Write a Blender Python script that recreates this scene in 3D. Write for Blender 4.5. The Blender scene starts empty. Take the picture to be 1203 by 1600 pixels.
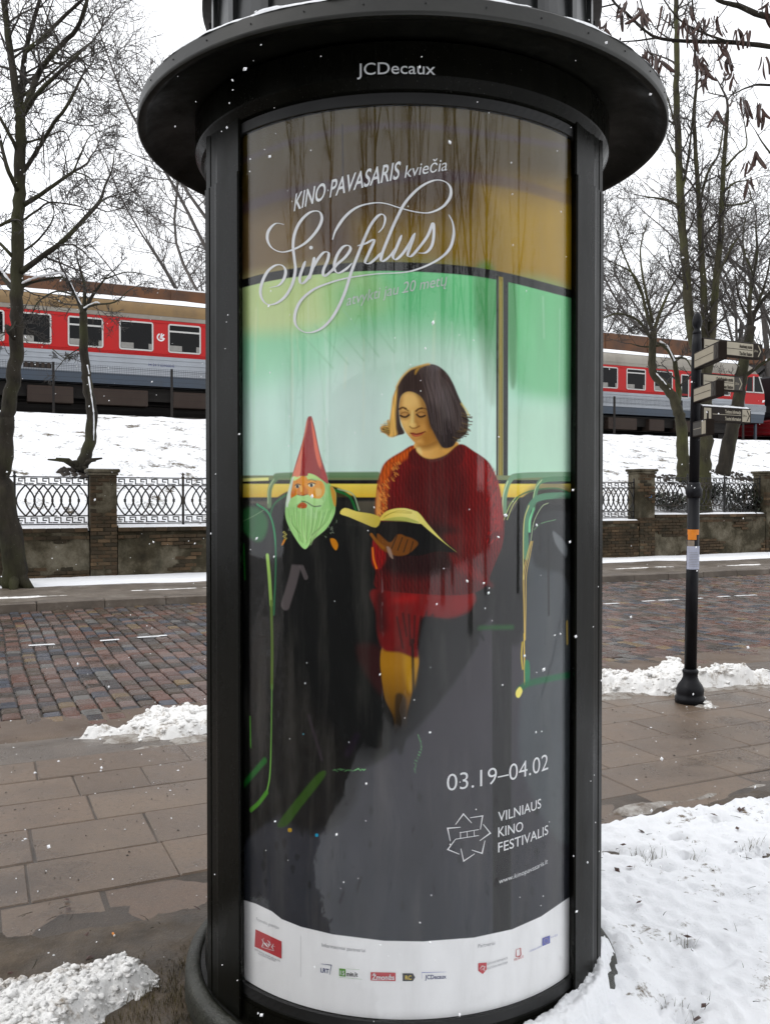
import bpy, bmesh, math, random
import numpy as np
from mathutils import Vector, Matrix

random.seed(7)
RNG = np.random.default_rng(11)
SC = bpy.context.scene
COL = SC.collection

# ------------------------------------------------------------------ camera
CAM_H, FPX, PITCH = 1.70, 1373.0, 0.0159
cam_data = bpy.data.cameras.new('camera')
cam = bpy.data.objects.new('camera', cam_data)
COL.objects.link(cam)
cam.location = (0, 0, CAM_H)
cam.rotation_euler = (math.pi/2-PITCH, 0, 0)
cam_data.sensor_fit = 'VERTICAL'
cam_data.sensor_height = 24.0
cam_data.lens = 24.0*FPX/1600.0
cam_data.clip_start = 0.05
cam_data.clip_end = 600.0
SC.camera = cam

# ------------------------------------------------------------------ overcast sky and soft sun
SUN_EL, SUN_AZ = math.radians(50), math.radians(-105)      # azimuth from +Y, clockwise
world = bpy.data.worlds.new('World')
SC.world = world
world.use_nodes = True
wn, wl = world.node_tree.nodes, world.node_tree.links
wn.clear()
w_out = wn.new('ShaderNodeOutputWorld')
w_bg = wn.new('ShaderNodeBackground')
w_sky = wn.new('ShaderNodeTexSky')
w_sky.sky_type = 'NISHITA'
w_sky.sun_disc = False
w_sky.sun_elevation = SUN_EL
w_sky.sun_rotation = SUN_AZ
w_mix = wn.new('ShaderNodeMixRGB')                          # a closed layer of white cloud over the clear sky
w_mix.inputs[0].default_value = 0.86
w_mix.inputs[2].default_value = (12.2, 12.3, 12.5, 1)
wl.new(w_sky.outputs[0], w_mix.inputs[1])
wl.new(w_mix.outputs[0], w_bg.inputs[0])
w_bg.inputs[1].default_value = 0.105
wl.new(w_bg.outputs[0], w_out.inputs[0])

sun_data = bpy.data.lights.new('sun', 'SUN')
sun_data.energy = 0.5
sun_data.angle = math.radians(25)
sun_data.color = (1.0, 0.97, 0.92)
sun = bpy.data.objects.new('sun', sun_data)
COL.objects.link(sun)
sun.rotation_euler = (math.pi/2-SUN_EL, 0, -SUN_AZ+math.pi)
sun.location = (-6, 2, 14)

SC.view_settings.view_transform = 'Standard'
SC.view_settings.look = 'None'
SC.view_settings.gamma = 1.0
SC.view_settings.exposure = 0.30
SC.view_settings.use_curve_mapping = False
try:
    SC.cycles.max_bounces = 8
    SC.cycles.transparent_max_bounces = 12
    SC.cycles.caustics_reflective = False
    SC.cycles.caustics_refractive = False
except Exception:
    pass

# ------------------------------------------------------------------ where things are
# the street runs along U, away from the camera along V
ANG = math.radians(25.0)
U = np.array([math.cos(ANG), math.sin(ANG), 0.0])
V = np.array([-math.sin(ANG), math.cos(ANG), 0.0])
AX = np.array([0.0584, 3.1836, 0.0])      # foot of the advertising column
def st(s, t, z=0.0):
    return U*s + V*t + np.array([0, 0, z])
def ray(x, y):
    """direction of a sight line of the photograph, forward component 1"""
    u = (np.asarray(x, float)-601.5)/FPX
    v = (np.asarray(y, float)-800.0)/FPX
    c, s = math.cos(PITCH), math.sin(PITCH)
    return np.stack([u, c-v*s, -s-v*c], -1)
def at(x, y, Y):
    d = ray(x, y)
    return np.array([0, 0, CAM_H]) + d*(Y/d[1])
def on_ground(x, y, z=0.0):
    d = ray(x, y)
    return np.array([0, 0, CAM_H]) + d*((z-CAM_H)/d[2])
def on_plane_t(x, y, t):
    """(s, z) where a sight line meets the vertical plane at distance t across the street"""
    d = ray(x, y)
    k = t/(d[0]*V[0]+d[1]*V[1])
    p = d*k
    return p[0]*U[0]+p[1]*U[1], CAM_H+p[2]

# ------------------------------------------------------------------ helpers: objects
ORG = {}
def org(o):
    return ORG.get(o.name, np.zeros(3)) if o is not None else np.zeros(3)
class MB:
    def __init__(self):
        self.v, self.f, self.a, self.n, self.sm = [], [], [], 0, []
    def add(self, verts, faces, smooth=False, tint=None):
        verts = np.asarray(verts, float).reshape(-1, 3)
        self.v.append(verts)
        n = self.n
        for f in faces:
            self.f.append([i+n for i in f])
        self.sm.extend([smooth]*len(faces))
        if tint is not None:
            self.a.append(np.full(len(verts), tint))
        else:
            self.a.append(np.zeros(len(verts)))
        self.n += len(verts)
    def box(self, c, size, rz=0.0, bev=0.0, tint=None, axes=None):
        hx, hy, hz = [q/2 for q in size]
        if axes is None:
            ax = np.array([math.cos(rz), math.sin(rz), 0]); ay = np.array([-math.sin(rz), math.cos(rz), 0]); az = np.array([0, 0, 1.0])
        else:
            ax, ay, az = [np.asarray(q, float) for q in axes]
        c = np.asarray(c, float)
        if bev <= 0:
            vs = [c+ax*sx*hx+ay*sy*hy+az*sz*hz for sz in (-1, 1) for sy in (-1, 1) for sx in (-1, 1)]
            self.add(vs, [(0, 2, 3, 1), (4, 5, 7, 6), (0, 1, 5, 4), (2, 6, 7, 3), (0, 4, 6, 2), (1, 3, 7, 5)], tint=tint)
        else:
            b = bev
            vs = []
            for sz in (-1, 1):
                for (q, w) in (((hx, hy), hz-b), ((hx-b, hy-b), hz)) if sz > 0 else (((hx-b, hy-b), hz), ((hx, hy), hz-b)):
                    for (sx, sy) in ((-1, -1), (1, -1), (1, 1), (-1, 1)):
                        vs.append(c+ax*sx*q[0]+ay*sy*q[1]+az*sz*w)
            fs = [(3, 2, 1, 0), (12, 13, 14, 15)]
            for r in range(3):
                for k in range(4):
                    fs.append((r*4+k, r*4+(k+1) % 4, r*4+4+(k+1) % 4, r*4+4+k))
            self.add(vs, fs, tint=tint)
    def tube(self, pts, rad, n=6, cap=True, smooth=True, tint=None):
        P = np.asarray(pts, float)
        m = len(P)
        R = np.broadcast_to(np.asarray(rad, float), (m,))
        T = np.zeros_like(P)
        T[1:-1] = P[2:]-P[:-2]; T[0] = P[1]-P[0]; T[-1] = P[-1]-P[-2]
        T /= np.linalg.norm(T, axis=1)[:, None]+1e-12
        ref = np.array([0, 0, 1.0]) if abs(T[:, 2]).mean() < 0.8 else np.array([1.0, 0, 0])
        A = np.cross(T, ref); A /= np.linalg.norm(A, axis=1)[:, None]+1e-12
        B = np.cross(T, A)
        th = np.arange(n)*2*math.pi/n
        ring = P[:, None, :]+R[:, None, None]*(np.cos(th)[None, :, None]*A[:, None, :]+np.sin(th)[None, :, None]*B[:, None, :])
        fs = []
        for i in range(m-1):
            for k in range(n):
                k2 = (k+1) % n
                fs.append((i*n+k, i*n+k2, (i+1)*n+k2, (i+1)*n+k))
        if cap:
            fs.append(tuple(range(n-1, -1, -1))); fs.append(tuple((m-1)*n+k for k in range(n)))
        self.add(ring.reshape(-1, 3), fs, smooth, tint)
    def lathe(self, prof, c=(0, 0, 0), n=64, a0=0.0, a1=2*math.pi, smooth=True, closed=False):
        """profile [(r, z)] turned about the vertical axis; angle 0 points to the camera (-Y)"""
        full = abs(a1-a0-2*math.pi) < 1e-6
        m = n if full else n+1
        A = a0+(a1-a0)*np.arange(m)/n
        vs = np.array([[c[0]+r*math.sin(a), c[1]-r*math.cos(a), c[2]+z] for a in A for (r, z) in prof])
        q = len(prof)
        fs = []
        for i in range(n):
            j = (i+1) % m
            for k in range(q if closed else q-1):
                k2 = (k+1) % q
                fs.append((i*q+k, j*q+k, j*q+k2, i*q+k2))
        if closed and not full:
            fs.append(tuple(range(q-1, -1, -1))); fs.append(tuple((m-1)*q+k for k in range(q)))
        self.add(vs, fs, smooth)
    def prism(self, poly, base, e1, e2, e3, depth, tint=None):
        """flat outline [(p, q)] in the axes e1, e2, given a thickness along e3"""
        base = np.asarray(base, float)
        n = len(poly)
        vs = [base+e1*p+e2*q for p, q in poly]+[base+e1*p+e2*q+e3*depth for p, q in poly]
        fs = [tuple(range(n-1, -1, -1)), tuple(range(n, 2*n))]
        for k in range(n):
            fs.append((k, (k+1) % n, n+(k+1) % n, n+k))
        self.add(vs, fs, tint=tint)
    def grid(self, X, Y, Z, keep=None, smooth=True):
        h, w = X.shape
        vs = np.stack([X, Y, Z], -1).reshape(-1, 3)
        idx = np.arange(h*w).reshape(h, w)
        q = np.stack([idx[:-1, :-1], idx[:-1, 1:], idx[1:, 1:], idx[1:, :-1]], -1)
        if keep is not None:
            kk = keep[:-1, :-1] | keep[:-1, 1:] | keep[1:, 1:] | keep[1:, :-1]
            q = q[kk]
            used = np.unique(q)
            remap = np.zeros(h*w, int); remap[used] = np.arange(len(used))
            vs = vs[used]; q = remap[q]
        self.add(vs, q.reshape(-1, 4).tolist(), smooth)
    def mesh(self, name, off=np.zeros(3)):
        me = bpy.data.meshes.new(name)
        vs = np.concatenate(self.v)-off if self.v else np.zeros((0, 3))
        me.from_pydata(vs.tolist(), [], self.f)
        me.polygons.foreach_set('use_smooth', self.sm)
        a = np.concatenate(self.a) if self.a else np.zeros(0)
        if len(a) and a.any():
            at_ = me.attributes.new('tint', 'FLOAT', 'POINT')
            at_.data.foreach_set('value', a.astype(np.float32))
        me.update()
        return me
    def build(self, name, material, parent=None, origin=None):
        if parent is not None:
            o0 = org(parent)
        else:
            o0 = np.asarray(origin, float) if origin is not None else np.zeros(3)
        o = bpy.data.objects.new(name, self.mesh(name, o0))
        if material is not None:
            o.data.materials.append(material)
        COL.objects.link(o)
        if parent is not None:
            o.parent = parent
        else:
            o.location = o0
        ORG[o.name] = o0
        return o
def tag(o, label=None, cat=None, group=None, kind=None):
    if label: o['label'] = label
    if cat: o['category'] = cat
    if group: o['group'] = group
    if kind: o['kind'] = kind
    return o
def thing(name, loc, label, cat, group=None):
    o = bpy.data.objects.new(name, None)
    COL.objects.link(o)
    o.empty_display_size = 0.2
    o.location = loc
    ORG[o.name] = np.asarray(loc, float)
    return tag(o, label, cat, group)
def inst(name, me, loc, parent, rot=(0, 0, 0), scale=(1, 1, 1)):
    """one more piece that shares its mesh with the others; loc in world axes"""
    o = bpy.data.objects.new(name, me)
    COL.objects.link(o)
    if parent is not None:
        o.parent = parent
    o.location = np.asarray(loc, float)-org(parent)
    o.rotation_euler = rot
    o.scale = scale
    ORG[o.name] = np.asarray(loc, float)
    return o
def spline(pts, k=8, closed=False):
    P = np.asarray(pts, float)
    n = len(P)
    out = []
    rng = range(n) if closed else range(n-1)
    for i in rng:
        p1, p2 = P[i], P[(i+1) % n]
        p0 = P[(i-1) % n] if (closed or i > 0) else 2*p1-p2
        p3 = P[(i+2) % n] if (closed or i+2 < n) else 2*p2-p1
        for j in range(k):
            t = j/k
            out.append(0.5*((2*p1)+(-p0+p2)*t+(2*p0-5*p1+4*p2-p3)*t*t+(-p0+3*p1-3*p2+p3)*t**3))
    if not closed:
        out.append(P[-1])
    return np.array(out)

# ------------------------------------------------------------------ helpers: noise in numpy
def _h(ix, iy, seed):
    n = (ix.astype(np.int64)*374761393+iy.astype(np.int64)*668265263+seed*1442695041) & 0xffffffff
    n = ((n ^ (n >> 13))*1274126177) & 0xffffffff
    return ((n ^ (n >> 16)) & 0xffff)/65535.0
def vnoise(x, y, seed=0):
    x = np.asarray(x, float); y = np.asarray(y, float)
    ix, iy = np.floor(x), np.floor(y)
    fx, fy = x-ix, y-iy
    fx = fx*fx*(3-2*fx); fy = fy*fy*(3-2*fy)
    a, b = _h(ix, iy, seed), _h(ix+1, iy, seed)
    c, d = _h(ix, iy+1, seed), _h(ix+1, iy+1, seed)
    return (a*(1-fx)+b*fx)*(1-fy)+(c*(1-fx)+d*fx)*fy
def fbm(x, y, oct=4, seed=0, gain=0.5):
    s, amp, tot = 0.0, 1.0, 0.0
    for i in range(oct):
        s = s+amp*vnoise(x*2**i, y*2**i, seed+i*17); tot += amp; amp *= gain
    return s/tot
def sstep(a, b, x):
    t = np.clip((x-a)/(b-a), 0, 1)
    return t*t*(3-2*t)

# ------------------------------------------------------------------ helpers: materials
def lin(c):
    return tuple(((v/255)/12.92 if v/255 <= 0.04045 else ((v/255+0.055)/1.055)**2.4) for v in c)
class NT:
    def __init__(self, name):
        self.m = bpy.data.materials.new(name)
        self.m.use_nodes = True
        self.t = self.m.node_tree
        self.b = self.t.nodes['Principled BSDF']
        self.out = self.t.nodes['Material Output']
    def n(self, typ, **kw):
        o = self.t.nodes.new(typ)
        for k, v in kw.items():
            setattr(o, k, v)
        return o
    def l(self, a, b):
        self.t.links.new(a, b)
    def coord(self, kind='Object'):
        return self.n('ShaderNodeTexCoord').outputs[kind]
    def world(self):
        return self.n('ShaderNodeNewGeometry').outputs['Position']
    def noise(self, scale, detail=4, rough=0.55, vec=None, stretch=None, dist=0.0):
        t = self.n('ShaderNodeTexNoise')
        t.inputs['Scale'].default_value = scale
        t.inputs['Detail'].default_value = detail
        t.inputs['Roughness'].default_value = rough
        t.inputs['Distortion'].default_value = dist
        v = vec if vec is not None else self.world()
        if stretch is not None:
            mp = self.n('ShaderNodeMapping')
            mp.inputs['Scale'].default_value = stretch
            self.l(v, mp.inputs[0]); v = mp.outputs[0]
        self.l(v, t.inputs['Vector'])
        return t.outputs['Fac']
    def ramp(self, fac, stops, mode='LINEAR'):
        r = self.n('ShaderNodeValToRGB')
        r.color_ramp.interpolation = mode
        e = r.color_ramp.elements
        while len(e) < len(stops):
            e.new(0.5)
        for i, (p, c) in enumerate(stops):
            e[i].position = p
            e[i].color = (*c, 1) if len(c) == 3 else c
        self.l(fac, r.inputs[0])
        return r.outputs[0]
    def val(self, fac, a, b, lo=0.0, hi=1.0):
        r = self.n('ShaderNodeMapRange')
        r.inputs[1].default_value = a; r.inputs[2].default_value = b
        r.inputs[3].default_value = lo; r.inputs[4].default_value = hi
        self.l(fac, r.inputs[0])
        return r.outputs[0]
    def mix(self, fac, a, b, mode='MIX'):
        x = self.n('ShaderNodeMixRGB', blend_type=mode)
        for i, q in ((0, fac), (1, a), (2, b)):
            if hasattr(q, 'type') or hasattr(q, 'links'):
                self.l(q, x.inputs[i])
            elif i == 0:
                x.inputs[0].default_value = q
            else:
                x.inputs[i].default_value = (*q, 1) if len(q) == 3 else q
        return x.outputs[0]
    def math(self, op, a, b=None):
        x = self.n('ShaderNodeMath', operation=op)
        for i, q in ((0, a), (1, b)):
            if q is None: continue
            if hasattr(q, 'links'):
                self.l(q, x.inputs[i])
            else:
                x.inputs[i].default_value = q
        return x.outputs[0]
    def bump(self, fac, strength=0.3, dist=0.01, prev=None):
        x = self.n('ShaderNodeBump')
        x.inputs['Strength'].default_value = strength
        x.inputs['Distance'].default_value = dist
        self.l(fac, x.inputs['Height'])
        if prev is not None:
            self.l(prev, x.inputs['Normal'])
        return x.outputs[0]
    def done(self, color=None, rough=None, metal=None, normal=None, spec=None):
        for key, q in (('Base Color', color), ('Roughness', rough), ('Metallic', metal), ('Normal', normal), ('Specular IOR Level', spec)):
            if q is None: continue
            if hasattr(q, 'links'):
                self.l(q, self.b.inputs[key])
            elif key == 'Base Color':
                self.b.inputs[key].default_value = (*q, 1) if len(q) == 3 else q
            else:
                self.b.inputs[key].default_value = q
        return self.m
def plain(name, c, rough=0.5, metal=0.0, var=0.12, scale=6.0, bump=0.0, spec=None):
    """one base colour with gentle uneven wear"""
    t = NT(name)
    n = t.noise(scale, 5, 0.6)
    c0 = tuple(max(0, v*(1-var)) for v in c); c1 = tuple(min(1, v*(1+var)) for v in c)
    col = t.ramp(n, [(0.3, c0), (0.7, c1)])
    r = t.val(n, 0.3, 0.7, max(0.02, rough*0.85), min(1, rough*1.15))
    nm = t.bump(t.noise(scale*8, 3), bump, 0.004) if bump else None
    return t.done(col, r, metal, nm, spec)
# ------------------------------------------------------------------ materials
def m_snow(name, clean=(0.83, 0.84, 0.86), dirt=(0.30, 0.24, 0.17), lo=0.60, hi=0.70, scale=2.2, fine=60):
    t = NT(name)
    n = t.noise(scale, 7, 0.68)
    n2 = t.noise(scale*7, 4, 0.6)
    f = t.math('ADD', t.math('MULTIPLY', n, 0.7), t.math('MULTIPLY', n2, 0.3))
    col = t.mix(t.val(f, lo, hi), clean, dirt)
    b1 = t.bump(t.noise(fine, 5, 0.7), 0.5, 0.012)
    return t.done(col, 0.75, 0, b1, 0.25)
M = {}
M['snow'] = m_snow('fresh snow', lo=0.62, hi=0.72)
M['snow_bank'] = m_snow('snow over bank grass', dirt=(0.10, 0.08, 0.05), lo=0.535, hi=0.61, scale=1.8, fine=20)
M['snow_dirty'] = m_snow('ploughed dirty snow', clean=(0.84, 0.83, 0.81), dirt=(0.22, 0.165, 0.105), lo=0.52, hi=0.66, scale=7.0, fine=90)
M['slush'] = m_snow('grey melting slush', clean=(0.42, 0.40, 0.37), dirt=(0.13, 0.10, 0.075), lo=0.40, hi=0.62, scale=7.0, fine=70)
M['drum'] = plain('ribbed roof paint', (0.010, 0.011, 0.011), 0.32, 0, 0.6, 4, 0.1, 0.4)
M['snow_verge'] = m_snow('thin snow over turf', dirt=(0.13, 0.095, 0.055), lo=0.575, hi=0.645, scale=5.5, fine=75)

def m_black(name, c=(0.0034, 0.0034, 0.0024), rough=0.26, grime=(0.0075, 0.007, 0.0042)):
    t = NT(name)
    n = t.noise(7, 6, 0.65, stretch=(1, 1, 0.35))
    drips = t.noise(34, 3, 0.5, stretch=(1, 1, 0.03))
    f = t.math('MULTIPLY', t.val(n, 0.42, 0.8), t.val(drips, 0.35, 0.75))
    col = t.mix(f, c, grime)
    specks = t.val(t.noise(240, 1, 0.4), 0.74, 0.77)
    col = t.mix(t.math('MULTIPLY', specks, 0.5), col, (0.10, 0.10, 0.09))
    r = t.val(n, 0.3, 0.8, rough*0.7, rough*1.9)
    return t.done(col, r, 0, t.bump(t.noise(90, 3), 0.05, 0.002), 0.08)
M['black'] = m_black('black enamelled steel')
M['black_rim'] = m_black('weathered rim enamel', (0.005, 0.005, 0.0038), 0.40, (0.016, 0.015, 0.011))
M['rim_band'] = plain('sky-lightened rim grey', (0.022, 0.022, 0.019), 0.5, 0, 0.5, 5, 0.1, 0.4)  # rim tone lightened in its colour for the sky it reflects
M['rubber'] = plain('dark gasket', (0.006, 0.006, 0.006), 0.55)
M['white_print'] = plain('white lettering', (0.72, 0.73, 0.74), 0.45, var=0.04)
M['pale_print'] = plain('pale lettering', (0.50, 0.56, 0.52), 0.45, var=0.04)
M['grey_print'] = plain('grey small print', (0.26, 0.26, 0.28), 0.5, var=0.05)
M['red_print'] = plain('red print', (0.50, 0.035, 0.045), 0.5, var=0.05)
M['navy_print'] = plain('navy print', (0.03, 0.04, 0.16), 0.5, var=0.05)
M['blue_print'] = plain('blue print', (0.09, 0.11, 0.42), 0.5, var=0.05)
M['green_print'] = plain('green print', (0.13, 0.35, 0.06), 0.5, var=0.05)
M['black_print'] = plain('black print', (0.02, 0.02, 0.022), 0.5, var=0.05)
M['yellow_print'] = plain('yellow print', (0.70, 0.52, 0.04), 0.5, var=0.05)
M['silver_print'] = plain('silver lettering', (0.75, 0.75, 0.75), 0.4, var=0.05)

def m_glass():
    t = NT('clear pane')
    lw = t.n('ShaderNodeLayerWeight'); lw.inputs[0].default_value = 0.5
    fr = t.math('ADD', t.math('MULTIPLY', t.math('POWER', lw.outputs['Facing'], 5.0), 0.965), 0.031)
    # dried drip marks soften the reflection here and there
    g = t.n('ShaderNodeBsdfGlossy')
    d = t.noise(26, 4, 0.6, stretch=(1, 1, 0.06))
    t.l(t.val(d, 0.4, 0.8, 0.015, 0.10), g.inputs['Roughness'])
    tr = t.n('ShaderNodeBsdfTransparent')
    mx = t.n('ShaderNodeMixShader')
    t.l(fr, mx.inputs[0]); t.l(tr.outputs[0], mx.inputs[1]); t.l(g.outputs[0], mx.inputs[2])
    t.l(mx.outputs[0], t.out.inputs[0])
    return t.m
M['glass'] = m_glass()

def m_bark(name, c0, c1, moss, scale=5.0):
    t = NT(name)
    n = t.noise(scale, 7, 0.68, stretch=(1, 1, 0.3))
    col = t.ramp(n, [(0.3, c0), (0.7, c1)])
    n2 = t.noise(0.9, 4, 0.6)
    col = t.mix(t.val(n2, 0.45, 0.7), col, moss)
    fl = t.val(t.noise(22, 3, 0.6), 0.66, 0.72, 0, 0.35)
    col = t.mix(fl, col, (0.16, 0.16, 0.14))
    nm = t.bump(t.noise(scale*5, 5, 0.7, stretch=(1, 1, 0.25)), 0.9, 0.03)
    return t.done(col, 0.85, 0, nm, 0.2)
M['bark'] = m_bark('wet dark bark', (0.012, 0.010, 0.008), (0.045, 0.038, 0.028), (0.050, 0.052, 0.022))
M['bark_green'] = m_bark('mossy bark', (0.022, 0.020, 0.013), (0.070, 0.062, 0.038), (0.070, 0.072, 0.028))
M['twig'] = plain('wet twigs', (0.028, 0.022, 0.017), 0.7, 0, 0.3, 3)
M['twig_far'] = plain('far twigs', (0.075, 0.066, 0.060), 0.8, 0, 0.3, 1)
M['pod'] = plain('dry seed pods', (0.050, 0.018, 0.010), 0.5, 0, 0.45, 14)
M['evergreen'] = plain('dark evergreen leaves', (0.018, 0.024, 0.012), 0.7, 0, 0.5, 4)
M['dead_grass'] = plain('dead winter grass', (0.075, 0.058, 0.022), 0.8, 0, 0.5, 9)
M['soil'] = plain('bare soil', (0.030, 0.022, 0.015), 0.85, 0, 0.5, 5, 0.5)

def m_iron():
    t = NT('rusting black iron')
    n = t.noise(3.0, 6, 0.7)
    col = t.ramp(n, [(0.48, (0.008, 0.0075, 0.007)), (0.75, (0.045, 0.027, 0.010))])
    return t.done(col, 0.6, 0, t.bump(t.noise(60, 3), 0.2, 0.004))
M['iron'] = m_iron()
M['post_paint'] = plain('dark cast iron paint', (0.007, 0.007, 0.009), 0.45, 0, 0.35, 9, 0.1, 0.18)

def m_setts():
    t = NT('wet granite setts')
    a = t.n('ShaderNodeAttribute', attribute_name='tint').outputs['Fac']
    oi = t.n('ShaderNodeObjectInfo').outputs['Random']
    f = t.math('FRACT', t.math('ADD', a, oi))
    pal = [(0.0, (0.080, 0.046, 0.036)), (0.12, (0.024, 0.024, 0.028)), (0.22, (0.105, 0.054, 0.042)), (0.33, (0.060, 0.040, 0.024)),
           (0.45, (0.150, 0.100, 0.084)), (0.55, (0.036, 0.028, 0.022)), (0.64, (0.120, 0.050, 0.032)), (0.74, (0.130, 0.126, 0.118)),
           (0.82, (0.052, 0.060, 0.080)), (0.90, (0.165, 0.095, 0.075)), (0.97, (0.175, 0.115, 0.050))]
    col = t.ramp(f, pal, 'CONSTANT')
    n = t.noise(30, 5, 0.6)
    col = t.mix(t.val(n, 0.35, 0.75, 0.0, 0.35), col, (0.040, 0.030, 0.022))
    w = t.noise(0.8, 4, 0.6)
    col = t.mix(t.val(w, 0.48, 0.66, 0.0, 0.55), col, (0.060, 0.044, 0.031))
    r = t.val(t.noise(5, 4, 0.6), 0.3, 0.7, 0.12, 0.42)
    return t.done(col, r, 0, t.bump(n, 0.35, 0.006), 0.5)
M['setts'] = m_setts()
def m_slab():
    t = NT('wet concrete slab')
    oi = t.n('ShaderNodeObjectInfo').outputs['Random']
    col = t.ramp(oi, [(0.0, (0.112, 0.076, 0.050)), (0.3, (0.155, 0.108, 0.073)), (0.6, (0.132, 0.093, 0.065)), (0.85, (0.170, 0.121, 0.083)), (1.0, (0.122, 0.077, 0.050))])
    n = t.noise(1.7, 6, 0.65)
    col = t.mix(t.val(n, 0.42, 0.72, 0, 0.75), col, (0.066, 0.045, 0.030))
    agg = t.noise(170, 3, 0.7)
    col = t.mix(t.val(agg, 0.56, 0.70, 0, 0.6), col, (0.30, 0.25, 0.20))
    big = t.noise(38, 4, 0.7)
    col = t.mix(t.val(big, 0.52, 0.66, 0, 0.55), col, (0.070, 0.050, 0.036))
    agg2 = t.noise(120, 3, 0.7)
    col = t.mix(t.val(agg2, 0.60, 0.75, 0, 0.5), col, (0.034, 0.026, 0.02))
    pud = t.val(t.noise(0.95, 5, 0.6), 0.53, 0.66)
    col = t.mix(t.math('MULTIPLY', pud, 0.55), col, (0.045, 0.032, 0.022))
    r = t.mix(pud, t.val(n, 0.35, 0.65, 0.50, 0.24), (0.07, 0.07, 0.07))
    return t.done(col, r, 0, t.bump(agg, 0.35, 0.004), 0.5)
M['slab'] = m_slab()
def m_mud(name, c0, c1, c2, scale=3.0, r0=0.7, r1=0.3, fine=80):
    t = NT(name)
    n = t.noise(scale, 7, 0.7)
    col = t.ramp(n, [(0.3, c0), (0.52, c1), (0.75, c2)])
    g = t.noise(fine, 4, 0.7)
    col = t.mix(t.val(g, 0.58, 0.75, 0, 0.5), col, (0.16, 0.13, 0.10))
    r = t.val(t.noise(scale*0.7, 4), 0.4, 0.6, r0, r1)
    return t.done(col, r, 0, t.bump(g, 0.6, 0.012), 0.5)
M['concrete'] = m_mud('mossy base casting', (0.010, 0.010, 0.007), (0.026, 0.027, 0.019), (0.055, 0.056, 0.040), 5, 0.6, 0.35, 60)
M['gutter'] = m_mud('wet gutter concrete', (0.075, 0.060, 0.048), (0.115, 0.093, 0.075), (0.150, 0.122, 0.098), 2.0, 0.5, 0.22)
M['grit'] = m_mud('brown road grit', (0.075, 0.048, 0.030), (0.105, 0.070, 0.045), (0.14, 0.098, 0.066), 2.4, 0.7, 0.35)
M['joint'] = m_mud('sett joints', (0.020, 0.015, 0.011), (0.040, 0.030, 0.021), (0.06, 0.045, 0.03), 4, 0.7, 0.35)
M['slab_joint'] = m_mud('dirt between slabs', (0.022, 0.016, 0.011), (0.060, 0.044, 0.031), (0.10, 0.075, 0.054), 2.6, 0.7, 0.35)
M['mud'] = m_mud('verge mud', (0.022, 0.015, 0.008), (0.056, 0.038, 0.021), (0.105, 0.074, 0.044), 4.5, 0.75, 0.32, 55)
M['far_path'] = m_mud('slushy far pavement', (0.07, 0.055, 0.042), (0.13, 0.105, 0.082), (0.26, 0.225, 0.19), 1.3, 0.6, 0.3, 30)
M['ballast'] = m_mud('dark track ballast', (0.010, 0.009, 0.008), (0.022, 0.018, 0.016), (0.04, 0.033, 0.028), 2.0, 0.9, 0.7, 25)

def m_plaster():
    t = NT('stained wall plaster')
    n = t.noise(1.3, 7, 0.7)
    col = t.ramp(n, [(0.32, (0.020, 0.016, 0.009)), (0.46, (0.046, 0.038, 0.022)), (0.56, (0.105, 0.090, 0.062)), (0.74, (0.20, 0.18, 0.135))])
    n2 = t.noise(2.6, 5, 0.6, stretch=(1, 1, 0.4))
    col = t.mix(t.val(n2, 0.5, 0.7, 0, 0.8), col, (0.026, 0.023, 0.013))
    return t.done(col, 0.85, 0, t.bump(t.noise(14, 6, 0.7), 0.8, 0.03), 0.2)
M['plaster'] = m_plaster()
def m_brick():
    t = NT('sooty old brick')
    a = t.n('ShaderNodeAttribute', attribute_name='tint').outputs['Fac']
    oi = t.n('ShaderNodeObjectInfo').outputs['Random']
    f = t.math('FRACT', t.math('ADD', a, oi))
    col = t.ramp(f, [(0.0, (0.052, 0.034, 0.020)), (0.3, (0.088, 0.055, 0.030)), (0.6, (0.040, 0.030, 0.019)), (0.85, (0.125, 0.082, 0.046)), (1, (0.032, 0.027, 0.018))])
    n = t.noise(1.1, 5, 0.7)
    col = t.mix(t.val(n, 0.42, 0.66, 0, 0.85), col, (0.020, 0.017, 0.010))
    return t.done(col, 0.85, 0, t.bump(t.noise(40, 4), 0.5, 0.01), 0.2)
M['brick'] = m_brick()

# train paint
def m_paint(name, c, rough=0.35, dirt=0.25):
    t = NT(name)
    n = t.noise(1.1, 6, 0.65, stretch=(1, 1, 0.5))
    col = t.mix(t.val(n, 0.4, 0.75, 0, dirt), c, (0.08, 0.065, 0.05))
    return t.done(col, rough, 0, None, 0.25)
M['t_red'] = m_paint('red train paint', (0.47, 0.008, 0.009), 0.4, 0.15)
M['t_grey'] = m_paint('light grey train paint', (0.36, 0.385, 0.42), 0.45, 0.22)
M['t_skirt'] = m_paint('slate skirt paint', (0.060, 0.078, 0.105), 0.45, 0.25)
M['t_tan'] = m_paint('ochre roof side', (0.23, 0.145, 0.062), 0.6, 0.6)
M['t_beige'] = m_paint('grimy roof grey', (0.30, 0.275, 0.235), 0.6, 0.4)
M['t_under'] = m_paint('underframe grime', (0.014, 0.012, 0.011), 0.7, 0.1)
M['t_box'] = m_paint('rusty equipment case', (0.045, 0.030, 0.024), 0.7, 0.3)
M['t_frame'] = m_paint('window alloy', (0.55, 0.54, 0.52), 0.35, 0.1)
M['t_window'] = plain('dark coach glass', (0.004, 0.004, 0.0045), 0.08, 0, 0.2, 2, 0, 0.16)
M['t_blind'] = plain('grey seat backs', (0.26, 0.25, 0.23), 0.7, 0, 0.2, 3)
M['t_loco'] = m_paint('dark locomotive paint', (0.014, 0.013, 0.016), 0.4, 0.1)
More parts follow.
